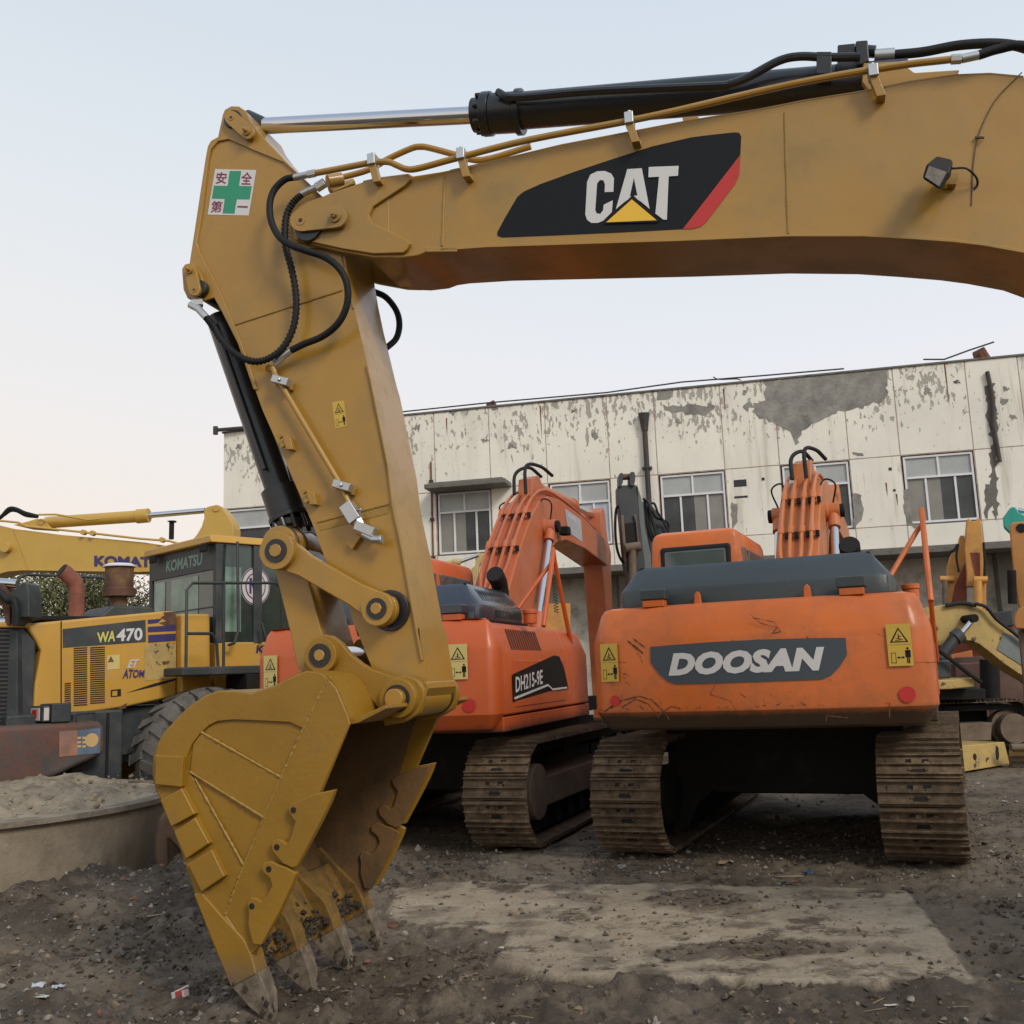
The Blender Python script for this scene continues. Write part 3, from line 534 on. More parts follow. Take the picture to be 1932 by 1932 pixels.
# ------------------------------------------------------------------ ground: one sheet to the horizon, finely modelled near the camera
def vnoise(x, y, seed):
    rs = np.random.RandomState(seed); G = rs.rand(257, 257)
    xi = np.floor(x).astype(int); yi = np.floor(y).astype(int); fx = x-xi; fy = y-yi
    fx = fx*fx*(3-2*fx); fy = fy*fy*(3-2*fy); g = lambda a, b: G[a % 256, b % 256]
    return (g(xi, yi)*(1-fx)+g(xi+1, yi)*fx)*(1-fy)+(g(xi, yi+1)*(1-fx)+g(xi+1, yi+1)*fx)*fy
def fbm(x, y, f, o, seed, g=.5):
    s = 0; a = 1; t = 0
    for i in range(o): s = s+a*vnoise(x*f+i*17.3, y*f-i*9.1, seed+i); t += a; a *= g; f *= 2.03
    return s/t
def sstep(a, b, x): t = np.clip((x-a)/(b-a), 0, 1); return t*t*(3-2*t)
SLAB = [ground(*p).xy for p in ((735, 1690), (905, 1672), (1290, 1672), (1712, 1682), (1775, 1760), (1850, 1868), (1500, 1862), (1030, 1850), (930, 1822), (955, 1765), (800, 1765), (735, 1740))]
PATH = [ground(*p).xy for p in ((880, 1668), (1115, 1668), (1140, 1590), (1085, 1545), (1035, 1590), (900, 1610))]
HP = ground(1420, 1800); HP2 = ground(1330, 1705)
def inside_dist(x, y, poly):
    """signed distance, positive inside"""
    d = np.full(x.shape, 1e9); ins = np.zeros(x.shape, bool); k = len(poly)
    for i in range(k):
        ax, ay = poly[i]; bx_, by = poly[(i+1) % k]; ex = bx_-ax; ey = by-ay
        t = np.clip(((x-ax)*ex+(y-ay)*ey)/(ex*ex+ey*ey), 0, 1); d = np.minimum(d, np.hypot(x-ax-ex*t, y-ay-ey*t))
        c = ((ay > y) != (by > y)) & (x < (bx_-ax)*(y-ay)/(by-ay+1e-12)+ax); ins ^= c
    return np.where(ins, d, -d)
def height(x, y):
    """returns height and packed-earth mask"""
    wx = x+.07*(fbm(x, y, 3.0, 4, 50)-.5); wy = y+.08*(fbm(x, y, 3.0, 4, 60)-.5)
    sd_ = inside_dist(wx, wy, SLAB)
    slab = sstep(-.005, .03, sd_)
    near = sstep(9.5, 6.8, y)
    rough = .5+.5*sstep(.35, .65, fbm(x, y, .9, 3, 5))
    clod = np.maximum(0, fbm(x, y, 3.2, 5, 11, .62)-.47)
    fine = fbm(x, y, 11, 4, 21, .7)-.5
    # ruts pressed in the mud in front of the slab, running left to right
    rut = np.sin((y*1.0+.10*x)*11+2.5*fbm(x, y, .8, 2, 31))
    ru = sstep(5.7, 5.2, y)*sstep(-3.0, -.8, x)
    h = .035*(fbm(x, y, .35, 3, 3)-.5) + near*(.20*clod*rough*(1-slab*.90) + .075*fine*(1-slab*.75)) + (1-near)*(.10*clod+.03*fine)
    h += ru*(1-slab)*.034*rut
    # heap of muck against the round tub and dirt under the machines
    hx = np.exp(-(((x+2.9)/1.1)**2+((y-7.4)/.9)**2)); h += hx*(.20+.25*clod+.05*fine)
    hx = np.exp(-(((x+2.0)/.9)**2+((y-8.3)/.6)**2)); h += hx*(.12+.2*clod)
    hx = np.exp(-(((x+.55)/.6)**2+((y-8.2)/.45)**2)); h += hx*(.06+.25*clod)
    hx = np.exp(-(((x+.4)/.9)**2+((y-5.1)/.22)**2)); h += hx*(.04+.22*clod)
    dd = np.hypot((x-HP[0])/.62, (y-HP[1])/.20)+.5*(fbm(x, y, 5, 3, 77)-.5); hp_ = sstep(1.1, .75, dd); dd2 = np.hypot((x-HP2[0])/.35, (y-HP2[1])/.35)+.6*(fbm(x, y, 5, 3, 78)-.5); hp_ = np.maximum(hp_, sstep(1.1, .7, dd2)*.7)
    slab = slab*(1-hp_*.9); h += hp_*(.03+.12*clod+.04*fine)
    h += slab*.04
    pth = sstep(-.15, .25, inside_dist(x+.5*(fbm(x, y, 1.2, 3, 81)-.5), y+.5*(fbm(x, y, 1.2, 3, 82)-.5), PATH)); slab = np.maximum(slab, pth*.55)
    tr_ = sstep(4.4, 4.7, y)*sstep(6.2, 5.6, y+.1*x); ph = (x*1.0-.15*y)*9.5; h -= tr_*sstep(-.2, .9, np.sin((y+.12*x)*5.2))*.02*sstep(.0, .5, np.sin(ph))*(1-slab)
    # leave the teeth just touching
    return h-.02, slab, clod, fine
def make_ground():
    # graded grid: fine near, coarse far
    xs = np.concatenate([-np.geomspace(300, 7.2, 30), np.arange(-7, 7.01, .028), np.geomspace(7.2, 300, 30)])
    ys = np.concatenate([[-60, -20, -5, 1.5], np.arange(3.2, 9.5, .024), np.arange(9.5, 16, .08), np.geomspace(16.2, 900, 40)])
    X, Y = np.meshgrid(xs, ys); H, sl, cl, fi = height(X, Y)
    far = sstep(14, 20, np.hypot(X, Y)); H = H*(1-far)-.02*far; H = np.where(Y < 3.3, -.02, H)
    h, w_ = X.shape; co = np.stack([X, Y, H], -1).reshape(-1, 3)
    I = np.arange(h*w_).reshape(h, w_); q = np.stack([I[:-1, :-1], I[:-1, 1:], I[1:, 1:], I[1:, :-1]], -1).reshape(-1, 4)
    me = bpy.data.meshes.new('ground'); me.vertices.add(len(co)); me.vertices.foreach_set('co', co.ravel()); me.loops.add(q.size); me.loops.foreach_set('vertex_index', q.ravel())
    me.polygons.add(len(q)); me.polygons.foreach_set('loop_start', np.arange(0, q.size, 4)); me.polygons.foreach_set('loop_total', np.full(len(q), 4))
    me.update(calc_edges=True); me.validate()
    at = me.attributes.new('packed', 'FLOAT', 'POINT'); at.data.foreach_set('value', (sl*(1-far)).ravel().astype(np.float32))
    at = me.attributes.new('wet', 'FLOAT', 'POINT'); at.data.foreach_set('value', np.maximum(sstep(5.9, 5.2, Y+.25*(fbm(X, Y, 1.5, 3, 91)-.5))*.9, sstep(1.3, .5, np.hypot((X+2.7)/1.3, (Y-7.3)/1.1))).ravel().astype(np.float32))
    at = me.attributes.new('clod', 'FLOAT', 'POINT'); at.data.foreach_set('value', np.clip(cl*5, 0, 1).ravel().astype(np.float32))
    return me
def soil_mat():
    m = bpy.data.materials.new('churned_mud'); m.use_nodes = True; n = m.node_tree.nodes; l = m.node_tree.links; p = n['Principled BSDF']
    t = n.new('ShaderNodeTexCoord')
    def nz(s, d=8, r=.6):
        q = n.new('ShaderNodeTexNoise'); q.inputs['Scale'].default_value = s; q.inputs['Detail'].default_value = d; q.inputs['Roughness'].default_value = r; l.new(t.outputs['Object'], q.inputs['Vector']); return q.outputs[0]
    def mp(s, a, b, c=0, d=1):
        q = n.new('ShaderNodeMapRange'); l.new(s, q.inputs[0])
        for i, x in enumerate((a, b, c, d)): q.inputs[i+1].default_value = x
        return q.outputs[0]
    def mix(f, a, b):
        q = n.new('ShaderNodeMix'); q.data_type = 'RGBA'; l.new(f, q.inputs[0])
        for s, x in ((6, a), (7, b)):
            if isinstance(x, tuple): q.inputs[s].default_value = (*x, 1)
            else: l.new(x, q.inputs[s])
        return q.outputs[2]
    def mul(a, b):
        q = n.new('ShaderNodeMath'); q.operation = 'MULTIPLY'; l.new(a, q.inputs[0]); l.new(b, q.inputs[1]); return q.outputs[0]
    at = n.new('ShaderNodeAttribute'); at.attribute_name = 'packed'
    ac = n.new('ShaderNodeAttribute'); ac.attribute_name = 'clod'
    mud = mix(mp(nz(1.3, 6), .38, .62), (.100, .076, .054), (.175, .137, .097))
    mud = mix(mp(nz(14, 8, .7), .52, .7), mud, (.23, .185, .135))
    mud = mix(mp(nz(9, 6, .7), .54, .62), mud, (.045, .035, .026))
    mud = mix(mp(nz(.55, 7, .65), .50, .62, 0, .75), mud, (.215, .17, .12))
    aw = n.new('ShaderNodeAttribute'); aw.attribute_name = 'wet'; mud = mix(mul(aw.outputs['Fac'], mp(nz(2.2, 7, .65), .40, .55)), mud, (.062, .047, .034))
    pk = mix(mp(nz(3.5, 8, .7), .35, .65), (.31, .245, .17), (.43, .355, .255))
    pk = mix(mp(nz(30, 6, .7), .55, .75), pk, (.10, .08, .055))
    pk = mix(mp(nz(2.1, 9, .75), .54, .60), pk, (.11, .085, .06))
    f = n.new('ShaderNodeMath'); f.operation = 'SUBTRACT'; l.new(at.outputs['Fac'], f.inputs[0]); l.new(mp(ac.outputs['Fac'], .25, .9, 0, .7), f.inputs[1]); f.use_clamp = True
    col = mix(f.outputs[0], mud, pk)
    v = n.new('ShaderNodeTexVoronoi'); v.inputs['Scale'].default_value = 26; l.new(t.outputs['Object'], v.inputs['Vector'])
    peb = mul(mp(v.outputs['Distance'], .16, .12), mp(nz(1.1, 3), .48, .62)); col = mix(peb, col, (.24, .22, .19))
    l.new(col, p.inputs['Base Color'])
    wet = mp(nz(.9, 4), .45, .6, .6, .97); wl = n.new('ShaderNodeMath'); wl.operation = 'MULTIPLY_ADD'; l.new(aw.outputs['Fac'], wl.inputs[0]); wl.inputs[1].default_value = -.28; l.new(wet, wl.inputs[2]); l.new(wl.outputs[0], p.inputs['Roughness']); p.inputs['Specular IOR Level'].default_value = .2
    b = n.new('ShaderNodeBump'); b.inputs['Strength'].default_value = .8; b.inputs['Distance'].default_value = .02
    a = n.new('ShaderNodeMath'); a.operation = 'ADD'; l.new(nz(45, 8, .7), a.inputs[0]); l.new(mul(peb, peb), a.inputs[1]); l.new(a.outputs[0], b.inputs['Height']); l.new(b.outputs[0], p.inputs['Normal'])
    return m
m_soil = soil_mat()
me = make_ground(); me.materials.append(m_soil); me.polygons.foreach_set('use_smooth', [True]*len(me.polygons))
obj('ground', me, kind='structure')
def gz(x, y): return float(height(np.array([x]), np.array([y]))[0][0])
m_stone = mat('pale_rubble', (.27, .245, .21), .85, var=.45, vscale=25, bump=.1, bscale=60)
m_stone2 = mat('dark_rubble', (.10, .085, .07), .9, var=.4, vscale=25, bump=.1, bscale=60)
m_stone3 = mat('brick_rubble', (.22, .11, .07), .9, var=.3, vscale=25, bump=.1, bscale=60)
def pebble(mb, x, y, z, s, rnd, mi=0):
    q = M.Rotation(rnd.uniform(0, 6.3), 3, 'Z') @ M.Rotation(rnd.uniform(0, 6.3), 3, 'X')
    k = [V(p) for p in ((1,0,0), (-1,0,0), (0,1,0), (0,-1,0), (0,0,1), (0,0,-1), (.7,.7,.1), (-.6,.6,-.2))]
    sc3 = (s*rnd.uniform(.6, 1.3), s*rnd.uniform(.6, 1), s*rnd.uniform(.35, .8))
    v = [q @ V((a.x*sc3[0]*rnd.uniform(.7, 1.2), a.y*sc3[1], a.z*sc3[2]*rnd.uniform(.7, 1.2)))+V((x, y, z)) for a in k]
    mb.add(v, [(0,6,4), (6,2,4), (2,7,4), (7,1,4), (1,3,4), (3,0,4), (6,0,5), (2,6,5), (7,2,5), (1,7,5), (3,1,5), (0,3,5)], mi)
rnd = random.Random(3)
px_ = []; 
for i in range(9000):
    t = rnd.random()
    if t < .35: x, y = rnd.gauss(.3, 2.2), rnd.gauss(8.3, .8)
    elif t < .6: x, y = rnd.uniform(-3.5, 5), rnd.uniform(4.3, 8.5)
    elif t < .8: x, y = rnd.uniform(-4.5, -.8), rnd.uniform(4.6, 8.5)
    else: x, y = rnd.uniform(2.5, 8), rnd.uniform(6.5, 15)
    if abs(x) < y*.62 and y > 4.1: px_.append((x, y, rnd.choice((.004, .006, .008, .010, .014, .016, .024))*rnd.uniform(.7, 1.2)))
ax_ = np.array([p[0] for p in px_]); ay_ = np.array([p[1] for p in px_]); ah, asl, _, _ = height(ax_, ay_)
mb = MB()
for (x, y, s), h, sl in zip(px_, ah, asl):
    if sl > .5 and rnd.random() < .75: continue
    pebble(mb, x, y, float(h)+s*.25, s, rnd, rnd.choice((0, 0, 0, 1, 1, 1, 1, 1)) if rnd.random() > .03 else 2)
mb.build('gravel', [m_stone, m_stone2, m_stone3], smooth=0, kind='stuff')
# crumbs of the mud itself, broken off by the tracks
m_crumb = mat('mud_crumb', (.10, .074, .05), .95, var=.5, vscale=9, bump=.08, bscale=80); m_crumb2 = mat('dry_mud_crumb', (.24, .18, .12), .95, var=.4, vscale=9, bump=.08, bscale=80)
cr = []
for i in range(15000):
    t = rnd.random(); x, y = (rnd.uniform(-3.6, 4.2), rnd.uniform(4.2, 7)) if t < .6 else (rnd.uniform(-5, 6.5), rnd.uniform(6, 10.5))
    if abs(x) < y*.60: cr.append((x, y, rnd.choice((.004, .006, .006, .009, .009, .013, .018, .025))*rnd.uniform(.7, 1.2)))
ca = np.array(cr); ch_, csl, _, _ = height(ca[:, 0], ca[:, 1]); cn = fbm(ca[:, 0], ca[:, 1], 1.3, 3, 90)
mb = MB()
for (x, y, s), h, sl, nn in zip(cr, ch_, csl, cn):
    if (sl > .5 and rnd.random() < .80) or nn < .42: continue
    pebble(mb, x, y, float(h)+s*.15, s, rnd, 1 if sl > .5 and rnd.random() < .5 or rnd.random() < .12 else 0)
mb.build('mud_crumbs', [m_crumb, m_crumb2], smooth=50, kind='stuff')
# twigs, straw and splinters trodden into the packed earth
m_straw = mat('straw', (.25, .19, .11), .9, bump=0)
mb = MB()
for i in range(170):
    if i < 60: x, y = rnd.gauss(1.05, .35), rnd.gauss(6.3, .55)
    else: x, y = rnd.uniform(-1.5, 3.2), rnd.uniform(4.6, 8.6)
    a = rnd.gauss(0, .8); ln = rnd.uniform(.03, .13); r_ = rnd.uniform(.0012, .003); z = gz(x, y)+.006
    mb.tube([(x, y, z), (x+math.cos(a)*ln*.5, y+math.sin(a)*ln*.5, z+rnd.uniform(.002, .012)), (x+math.cos(a+.3)*ln, y+math.sin(a+.3)*ln, z+rnd.uniform(-.002, .006))], r_, 4)
mb.build('straw_litter', m_straw, smooth=0, kind='stuff')

# ------------------------------------------------------------------ old two-storey building
a0 = atY(423, 815, 27.5); b0 = None
d = ray(1932, 668); t = (a0.z-EYE)/d.z; b0 = V((d.x*t, d.y*t, a0.z))
ang = -math.atan2(b0.y-a0.y, b0.x-a0.x)
B = Plane((a0.x, a0.y), ang); ROOF = a0.z
bld = thing('building', 'long two-storey cream building with peeling plaster and white window frames across the background', 'building'); B.place(bld)
def F(k, *pts): return [B.pt(*p, 0) for p in T(k, *pts)]
def fs(k, x, y): p = B.pt(*T(k, (x, y))[0], 0); return p.x, p.z
LEN = fs('D', 1932, 700)[0]+14
HEAD = fs('f', 1650, 279)[1]; SILL = fs('h', 1478, 372)[1]; SLABZ = fs('f', 1500, 515)[1]
HEAD = (HEAD+fs('f', 10, 412)[1])/2
def plaster(name, col, peel):
    m = bpy.data.materials.new(name); m.use_nodes = True; n = m.node_tree.nodes; l = m.node_tree.links; p = n['Principled BSDF']; p.inputs['Roughness'].default_value = .9; p.inputs['Specular IOR Level'].default_value = .2
    t = n.new('ShaderNodeTexCoord'); s = n.new('ShaderNodeSeparateXYZ'); l.new(t.outputs['Object'], s.inputs[0])
    def nz(sc, d=8, r=.6, sx=1, sz=1):
        mp_ = n.new('ShaderNodeMapping'); mp_.inputs['Scale'].default_value = (sx, 1, sz); l.new(t.outputs['Object'], mp_.inputs[0])
        q = n.new('ShaderNodeTexNoise'); q.inputs['Scale'].default_value = sc; q.inputs['Detail'].default_value = d; q.inputs['Roughness'].default_value = r; l.new(mp_.outputs[0], q.inputs['Vector']); return q.outputs[0]
    def mp(src, a, b, c=0, d=1):
        q = n.new('ShaderNodeMapRange'); l.new(src, q.inputs[0])
        for i, x in enumerate((a, b, c, d)): q.inputs[i+1].default_value = x
        return q.outputs[0]
    def mth(op, a, b):
        q = n.new('ShaderNodeMath'); q.operation = op
        for i, x in enumerate((a, b)):
            if isinstance(x, (int, float)): q.inputs[i].default_value = x
            else: l.new(x, q.inputs[i])
        return q.outputs[0]
    def mix(f, a, b):
        q = n.new('ShaderNodeMix'); q.data_type = 'RGBA'
        if isinstance(f, float): q.inputs[0].default_value = f
        else: l.new(f, q.inputs[0])
        for s_, x in ((6, a), (7, b)):
            if isinstance(x, tuple): q.inputs[s_].default_value = (*x, 1)
            else: l.new(x, q.inputs[s_])
        return q.outputs[2]
    cur = mix(mp(nz(.5, 5), .35, .65), tuple(c*.88 for c in col), col)
    cur = mix(mp(nz(1.2, 8, .65, 1, .15), .55, .8, 0, .4), cur, (.36, .31, .24))
    cur = mix(mp(nz(3, 6, .6, 1, .08), .56, .72, 0, .55), cur, (.36, .30, .23)); cur = mix(mp(nz(5.5, 6, .65, 1, .05), .66, .74, 0, .6), cur, (.34, .22, .14))
    # band high under the roof where the paint has flaked the most
    up = mth('ADD', mp(s.outputs[2], HEAD, ROOF, 0, 1), 0.0)
    band = mth('MULTIPLY', mp(s.outputs[2], HEAD+.2, HEAD+1.2), mp(nz(.45, 3), .38, .6))
    fl = nz(6.5, 8, .62, 1.6, .7); thr = mth('ADD', fl, mth('MULTIPLY', band, .155*peel))
    f = mp(thr, .675, .69); cur = mix(f, cur, (.38, .355, .31))
    fl2 = mp(nz(9, 6, .6, 1.3, .6), .70, .71); cur = mix(mth('MULTIPLY', fl2, .8), cur, (.27, .25, .22))
    cur = mix(mp(mth('ADD', nz(2.2, 7, .7, 1, .35), mp(s.outputs[2], ROOF-.55, ROOF, 0, .16)), .66, .80, 0, .65), cur, (.13, .12, .10))
    l.new(cur, p.inputs['Base Color'])
    b = n.new('ShaderNodeBump'); b.inputs['Distance'].default_value = .01; b.invert = True; l.new(mth('ADD', f, mth('MULTIPLY', nz(20, 5), .2)), b.inputs['Height']); l.new(b.outputs[0], p.inputs['Normal'])
    return m
m_pl = plaster('peeling_cream_plaster', (.80, .77, .68), 1.0); m_pl2 = plaster('dirty_lower_plaster', (.77, .74, .66), .2)
m_joint = mat('reddish_joint_mortar', (.40, .30, .24), .9, var=.3, vscale=6)  # reddish-brown mortar, the joints' own colour
m_conc = mat('bare_grey_render', (.23, .22, .20), .95, var=.3, vscale=2.5, dirt=(.33, .31, .27), dscale=3, damt=.5, bump=.15, bscale=14)
m_conc2 = mat('stained_concrete', (.20, .19, .165), .95, var=.35, vscale=3, dirt=(.06, .055, .05), dscale=3, damt=.7, bump=.1, bscale=20)
m_alu = mat('white_window_frame', (.66, .67, .68), .45, var=.06, bump=0)
m_pane = mat('window_pane', (.055, .06, .06), .15, var=.45, vscale=.9, bump=0, spec=.35)
m_frost = mat('frosted_pane', (.36, .375, .37), .35, var=.12, vscale=1.5, bump=0)
m_curt = mat('pale_curtain_behind_glass', (.40, .44, .52), .5, var=.12, vscale=2, bump=0)
m_curt2 = mat('grey_blind_behind_glass', (.22, .21, .185), .4, var=.12, vscale=2, bump=0)
m_lower = mat('pale_ground_floor_wall', (.55, .52, .45), .9, var=.12, vscale=1.2, dirt=(.22, .2, .17), dscale=2, damt=.5)  # pale grey wall, set back under the ledge
# vertical joints measured along the parapet: wide bays hold windows, narrow ones are blank
js = [fs('f', x, y)[0] for x, y in ((427, 330), (545, 330), (673, 320), (786, 310), (936, 300), (1050, 290), (1211, 280), (1341, 260), (1508, 250), (1630, 240), (1805, 220))]
step = (js[-1]-js[3])/7
js = [0]+[js[3]-step*1.03*(3-i) for i in range(-0, 3) if js[3]-step*1.03*(3-i) > .6]+js[3:]
wd = js[-1]-js[-2]; nd = js[-2]-js[-3]
ex = []; x = js[-1]; i = 0
while x < LEN: x += nd if i % 2 == 0 else wd; ex.append(min(x, LEN)); i += 1
js += ex; G_ = .022
i0 = js.index(next(j for j in js if abs(j-fs('f', 786, 310)[0]) < 1e-6))
wide = {i for i in range(len(js)-1) if (i-i0) % 2 == 0}
for i in range(len(js)-1):
    x0, x1 = js[i]+G_/2, js[i+1]-G_/2
    MB().box(x0, x1, -.035, .2, HEAD+G_/2, ROOF-.05).build('wall_panel', m_pl, bld, .006)
    if i in wide:
        pass
    else: MB().box(x0, x1, -.035, .2, SILL+G_/2, HEAD-G_/2).build('wall_panel', m_pl, bld, .006)
    MB().box(x0, x1, -.035, .2, SLABZ, SILL-G_/2).build('wall_panel', m_pl2, bld, .006)
for x in js[1:-1]: MB().box(x-G_/2, x+G_/2, -.027, .15, SLABZ+.01, ROOF-.06).build('joint_filler', m_joint, bld)
for i in range(len(js)-1):
    MB().box(js[i]+G_/2, js[i+1]-G_/2, -.027, .15, HEAD-G_/2, HEAD+G_/2).build('joint_filler', m_joint, bld)
    if i not in wide: MB().box(js[i]+G_/2, js[i+1]-G_/2, -.027, .15, SILL-G_/2, SILL+G_/2).build('joint_filler', m_joint, bld)
MB().box(0.02, LEN, .155, 11, SLABZ+.05, ROOF-.08).build('wall', m_joint, bld)
MB().box(0, LEN, -.034, .14, HEAD-.01, HEAD+.01).box(0, LEN, -.0, .14, HEAD+.02, ROOF-.06).build('joint_mortar', m_joint, bld) if False else None
MB().box(-.04, LEN, -.07, .3, ROOF-.05, ROOF).build('coping', m_conc2, bld, .01)
MB().box(0.0, LEN, .9, 10.9, -.1, SLABZ-.1).build('ground_floor_wall', m_lower, bld)
for x in np.arange(1.0, LEN, 4.6): MB().box(x, x+.35, .45, .9, -.1, SLABZ-.15).build('pier', m_conc2, bld, .01)
MB().box(-.1, LEN, -.55, .8, SLABZ-.16, SLABZ-.003).build('ledge_slab', m_conc2, bld, .01)
# windows
def window(x0, x1, z0, z1, left='d', mid='d', right='d', topm=m_frost):
    fr = MB(); t_ = .05; y0, y1 = .0, .07; zt = z0+(z1-z0)*.66; xm = (x0+x1)/2
    if x1-x0 > .3:
        fr.box(x0, x0+t_, y0, y1, z0, z1).box(x1-t_, x1, y0, y1, z0, z1).box(x0+t_, x1-t_, y0, y1, z0, z0+t_).box(x0+t_, x1-t_, y0, y1, z1-t_, z1).box(x0+t_, x1-t_, y0-.006, y1, zt, zt+t_)
        fr.box(xm-t_/2, xm+t_/2, y0+.01, y1, zt+t_, z1-t_)
        a, b = x0+(x1-x0)*.30, x0+(x1-x0)*.72
        fr.box(a-t_/2, a+t_/2, y0+.01, y1, z0+t_, zt).box(b-t_/2, b+t_/2, y0+.01, y1, z0+t_, zt)
        f = fr.build('window', m_alu, bld, .004, kind=None)
        cols = dict(d=m_pane, c=m_curt, g=m_curt2)
        for (u0, u1, w0, w1, mm) in ((x0+t_, a-t_/2, z0+t_, zt, cols[left]), (a+t_/2, (a+b)/2, z0+t_, zt, cols[mid]), ((a+b)/2, b-t_/2, z0+t_, zt, cols[right] if mid != right else m_pane), (b+t_/2, x1-t_, z0+t_, zt, cols[right]), (x0+t_, xm-t_/2, zt+t_, z1-t_, topm), (xm+t_/2, x1-t_, zt+t_, z1-t_, topm)):
            MB().box(u0, u1, .045, .055, w0, w1).build('pane', mm, f)
    return
kinds = {0: 'ddd', 1: 'ggd', 2: 'ddc', 3: 'ddg', 4: 'ddd', 5: 'ggd'}
wi = 0
for i in sorted(wide):
    x0, x1 = js[i]+.05, js[i+1]-.03
    if js[i+1] > LEN-.5: x1 = LEN-.5
    k = kinds.get(wi, 'ddg')
    f = MB().box(js[i]+G_/2, js[i+1]-G_/2, .0, .2, SILL-.001, SILL+.02).build('sill', m_conc2, bld)
    if x1-x0 > .6: window(x0, x1, SILL+.03, HEAD-.03, *k)
    wi += 1
# canopy over one window, drain pipes, cable and odds and ends
x0, z0 = fs('f', 512, 392); x1, _ = fs('f', 702, 380)
MB().box(x0, x1, -.75, -.02, HEAD-.02, HEAD+.10).box(x0+.1, x1-.1, -.6, -.036, HEAD+.10, HEAD+.16).build('window_canopy', m_conc2, bld, .015)
m_pipe = mat('dark_drain_pipe', (.035, .03, .028), .6, var=.3, dirt=(.10, .06, .035), damt=.4)
x0, z0 = fs('f', 1020, 192); MB().tube([(x0, -.12, z0), (x0, -.12, SLABZ+.3)], .065, 12).build('drain_pipe', m_pipe, bld)
MB().cyl((x0, -.12, z0-.35), (x0, -.12, z0+.1), .08, .14, 12).build('rain_head', m_pipe, bld)
for z in (HEAD+.15, SILL+.3): MB().box(x0-.12, x0+.12, -.19, -.03, z, z+.05).build('pipe_clip', m_pipe, bld)
x0, z0 = fs('f', 1843, 97); MB().tube([(x0, -.1, z0+.15), (x0+.06, -.1, z0-.5), (x0, -.1, z0-1.1), (x0+.05, -.1, z0-2.0)], .05, 8).build('drain_pipe', m_pipe, bld)
m_rust = mat('rust', (.15, .06, .03), .9, var=.4, vscale=5, bump=.05)
x0, z0 = fs('f', 508, 297); MB().tube([(x0, -.06, z0), (x0, -.06, SLABZ+.2)], .022, 8).build('conduit', m_rust, bld)
for z in np.arange(SLABZ+.5, z0+.01, 1.0): MB().box(x0-.05, x0+.05, -.1, -.036, z-.04, z+.04).build('conduit_clip', m_pipe, bld)
for (xx, yy, hh) in ((770, 160, .9), (1740, 55, 1.1), (1600, 345, .35), (1625, 372, .3), (545, 190, .5), (1210, 120, .6)):
    x0, z0 = fs('f', xx, yy); MB().prism([(x0-.02, z0-.02), (x0+.015, z0-.02), (x0+.012, z0-hh*.6), (x0+.003, z0-hh), (x0-.006, z0-hh*.7)], -.040, -.036).build('rust_streak', m_rust, bld)
for nm, xx, yy, w_, h_ in (('vent_hole', 1250, 348, .30, .17), ('vent_hole', 1252, 381, .32, .05), ('wall_hole', 1305, 338, .07, .07), ('wall_hole', 1610, 314, .07, .07), ('wall_hole', 1620, 365, .06, .05)):
    x0, z0 = fs('f', xx, yy); MB().box(x0-w_/2, x0+w_/2, -.042, -.03, z0-h_/2, z0+h_/2).build(nm, m_black, bld)
def ragged(pts, seed, amp=.05, n=7, smooth=1):
    r = random.Random(seed); out = []
    for i in range(len(pts)):
        a, b = V(pts[i]), V(pts[(i+1) % len(pts)]); k = max(2, int((b-a).length/.09))
        for j in range(k):
            q = a+(b-a)*j/k; out.append((q.x+r.uniform(-amp, amp), q.y+r.uniform(-amp, amp)))
    return out
def patch(name, k, pts, seed, amp=.045, y=-.042, m=None):
    q = ragged([fs(k, *p) for p in pts], seed, amp); q = [(x, min(z, ROOF-.051)) for x, z in q]
    return MB().prism(q, y, -.03).build(name, m or m_conc, bld, smooth=0)
patch('bare_render_patch', 'f', [(1308,102),(1450,85),(1604,72),(1603,120),(1598,150),(1560,160),(1520,172),(1480,178),(1455,192),(1425,205),(1405,222),(1395,228),(1386,258),(1378,232),(1350,210),(1320,200),(1282,178),(1284,160),(1312,150)], 1, .05)
patch('bare_render_patch', 'f', [(1050,128),(1090,124),(1085,142),(1070,148),(1052,146)], 2, .03)
patch('bare_render_patch', 'f', [(1065,160),(1100,165),(1155,160),(1190,158),(1190,170),(1150,185),(1120,180),(1080,178)], 12, .06)
patch('bare_render_patch', 'f', [(1520,372),(1540,374),(1545,400),(1540,440),(1522,455)], 3, .03)
patch('bare_render_patch', 'f', [(1645,362),(1655,360),(1662,445),(1680,450),(1668,455),(1650,448),(1642,410)], 4, .025)
patch('bare_render_patch', 'f', [(1838,352),(1850,355),(1862,375),(1860,395),(1850,410),(1842,432),(1838,430)], 5, .03, m=m_conc2)
patch('bare_render_patch', 'f', [(1228,395),(1245,398),(1243,440),(1230,462)], 6, .02)
patch('bare_render_patch', 'f', [(1520,272),(1545,276),(1548,282),(1522,280)], 7, .015)
for i, (x, y) in enumerate(((560,175),(1260,130),(1265,165),(1100,200),(850,175),(700,260),(600,355),(1770,105),(1890,120),(1905,190),(1700,130),(475,215),(640,245),(45,262),(1860,180),(1885,150),(660,170),(900,235))):
    rr_ = random.Random(i); s = rr_.uniform(6, 13); patch('flaked_spot', 'f', [(x+s*math.cos(a)*rr_.uniform(.6, 1.3), y+s*.8*math.sin(a)*rr_.uniform(.5, 1.3)) for a in np.arange(0, 6.2, .8)], 20+i, .04, -.039)
# dark streak down the right-hand drain
patch('damp_streak', 'f', [(1840,100),(1858,110),(1862,180),(1870,240),(1866,330),(1872,420),(1860,440),(1850,330),(1852,250),(1842,180)], 40, .05, -.0395, m_conc2)
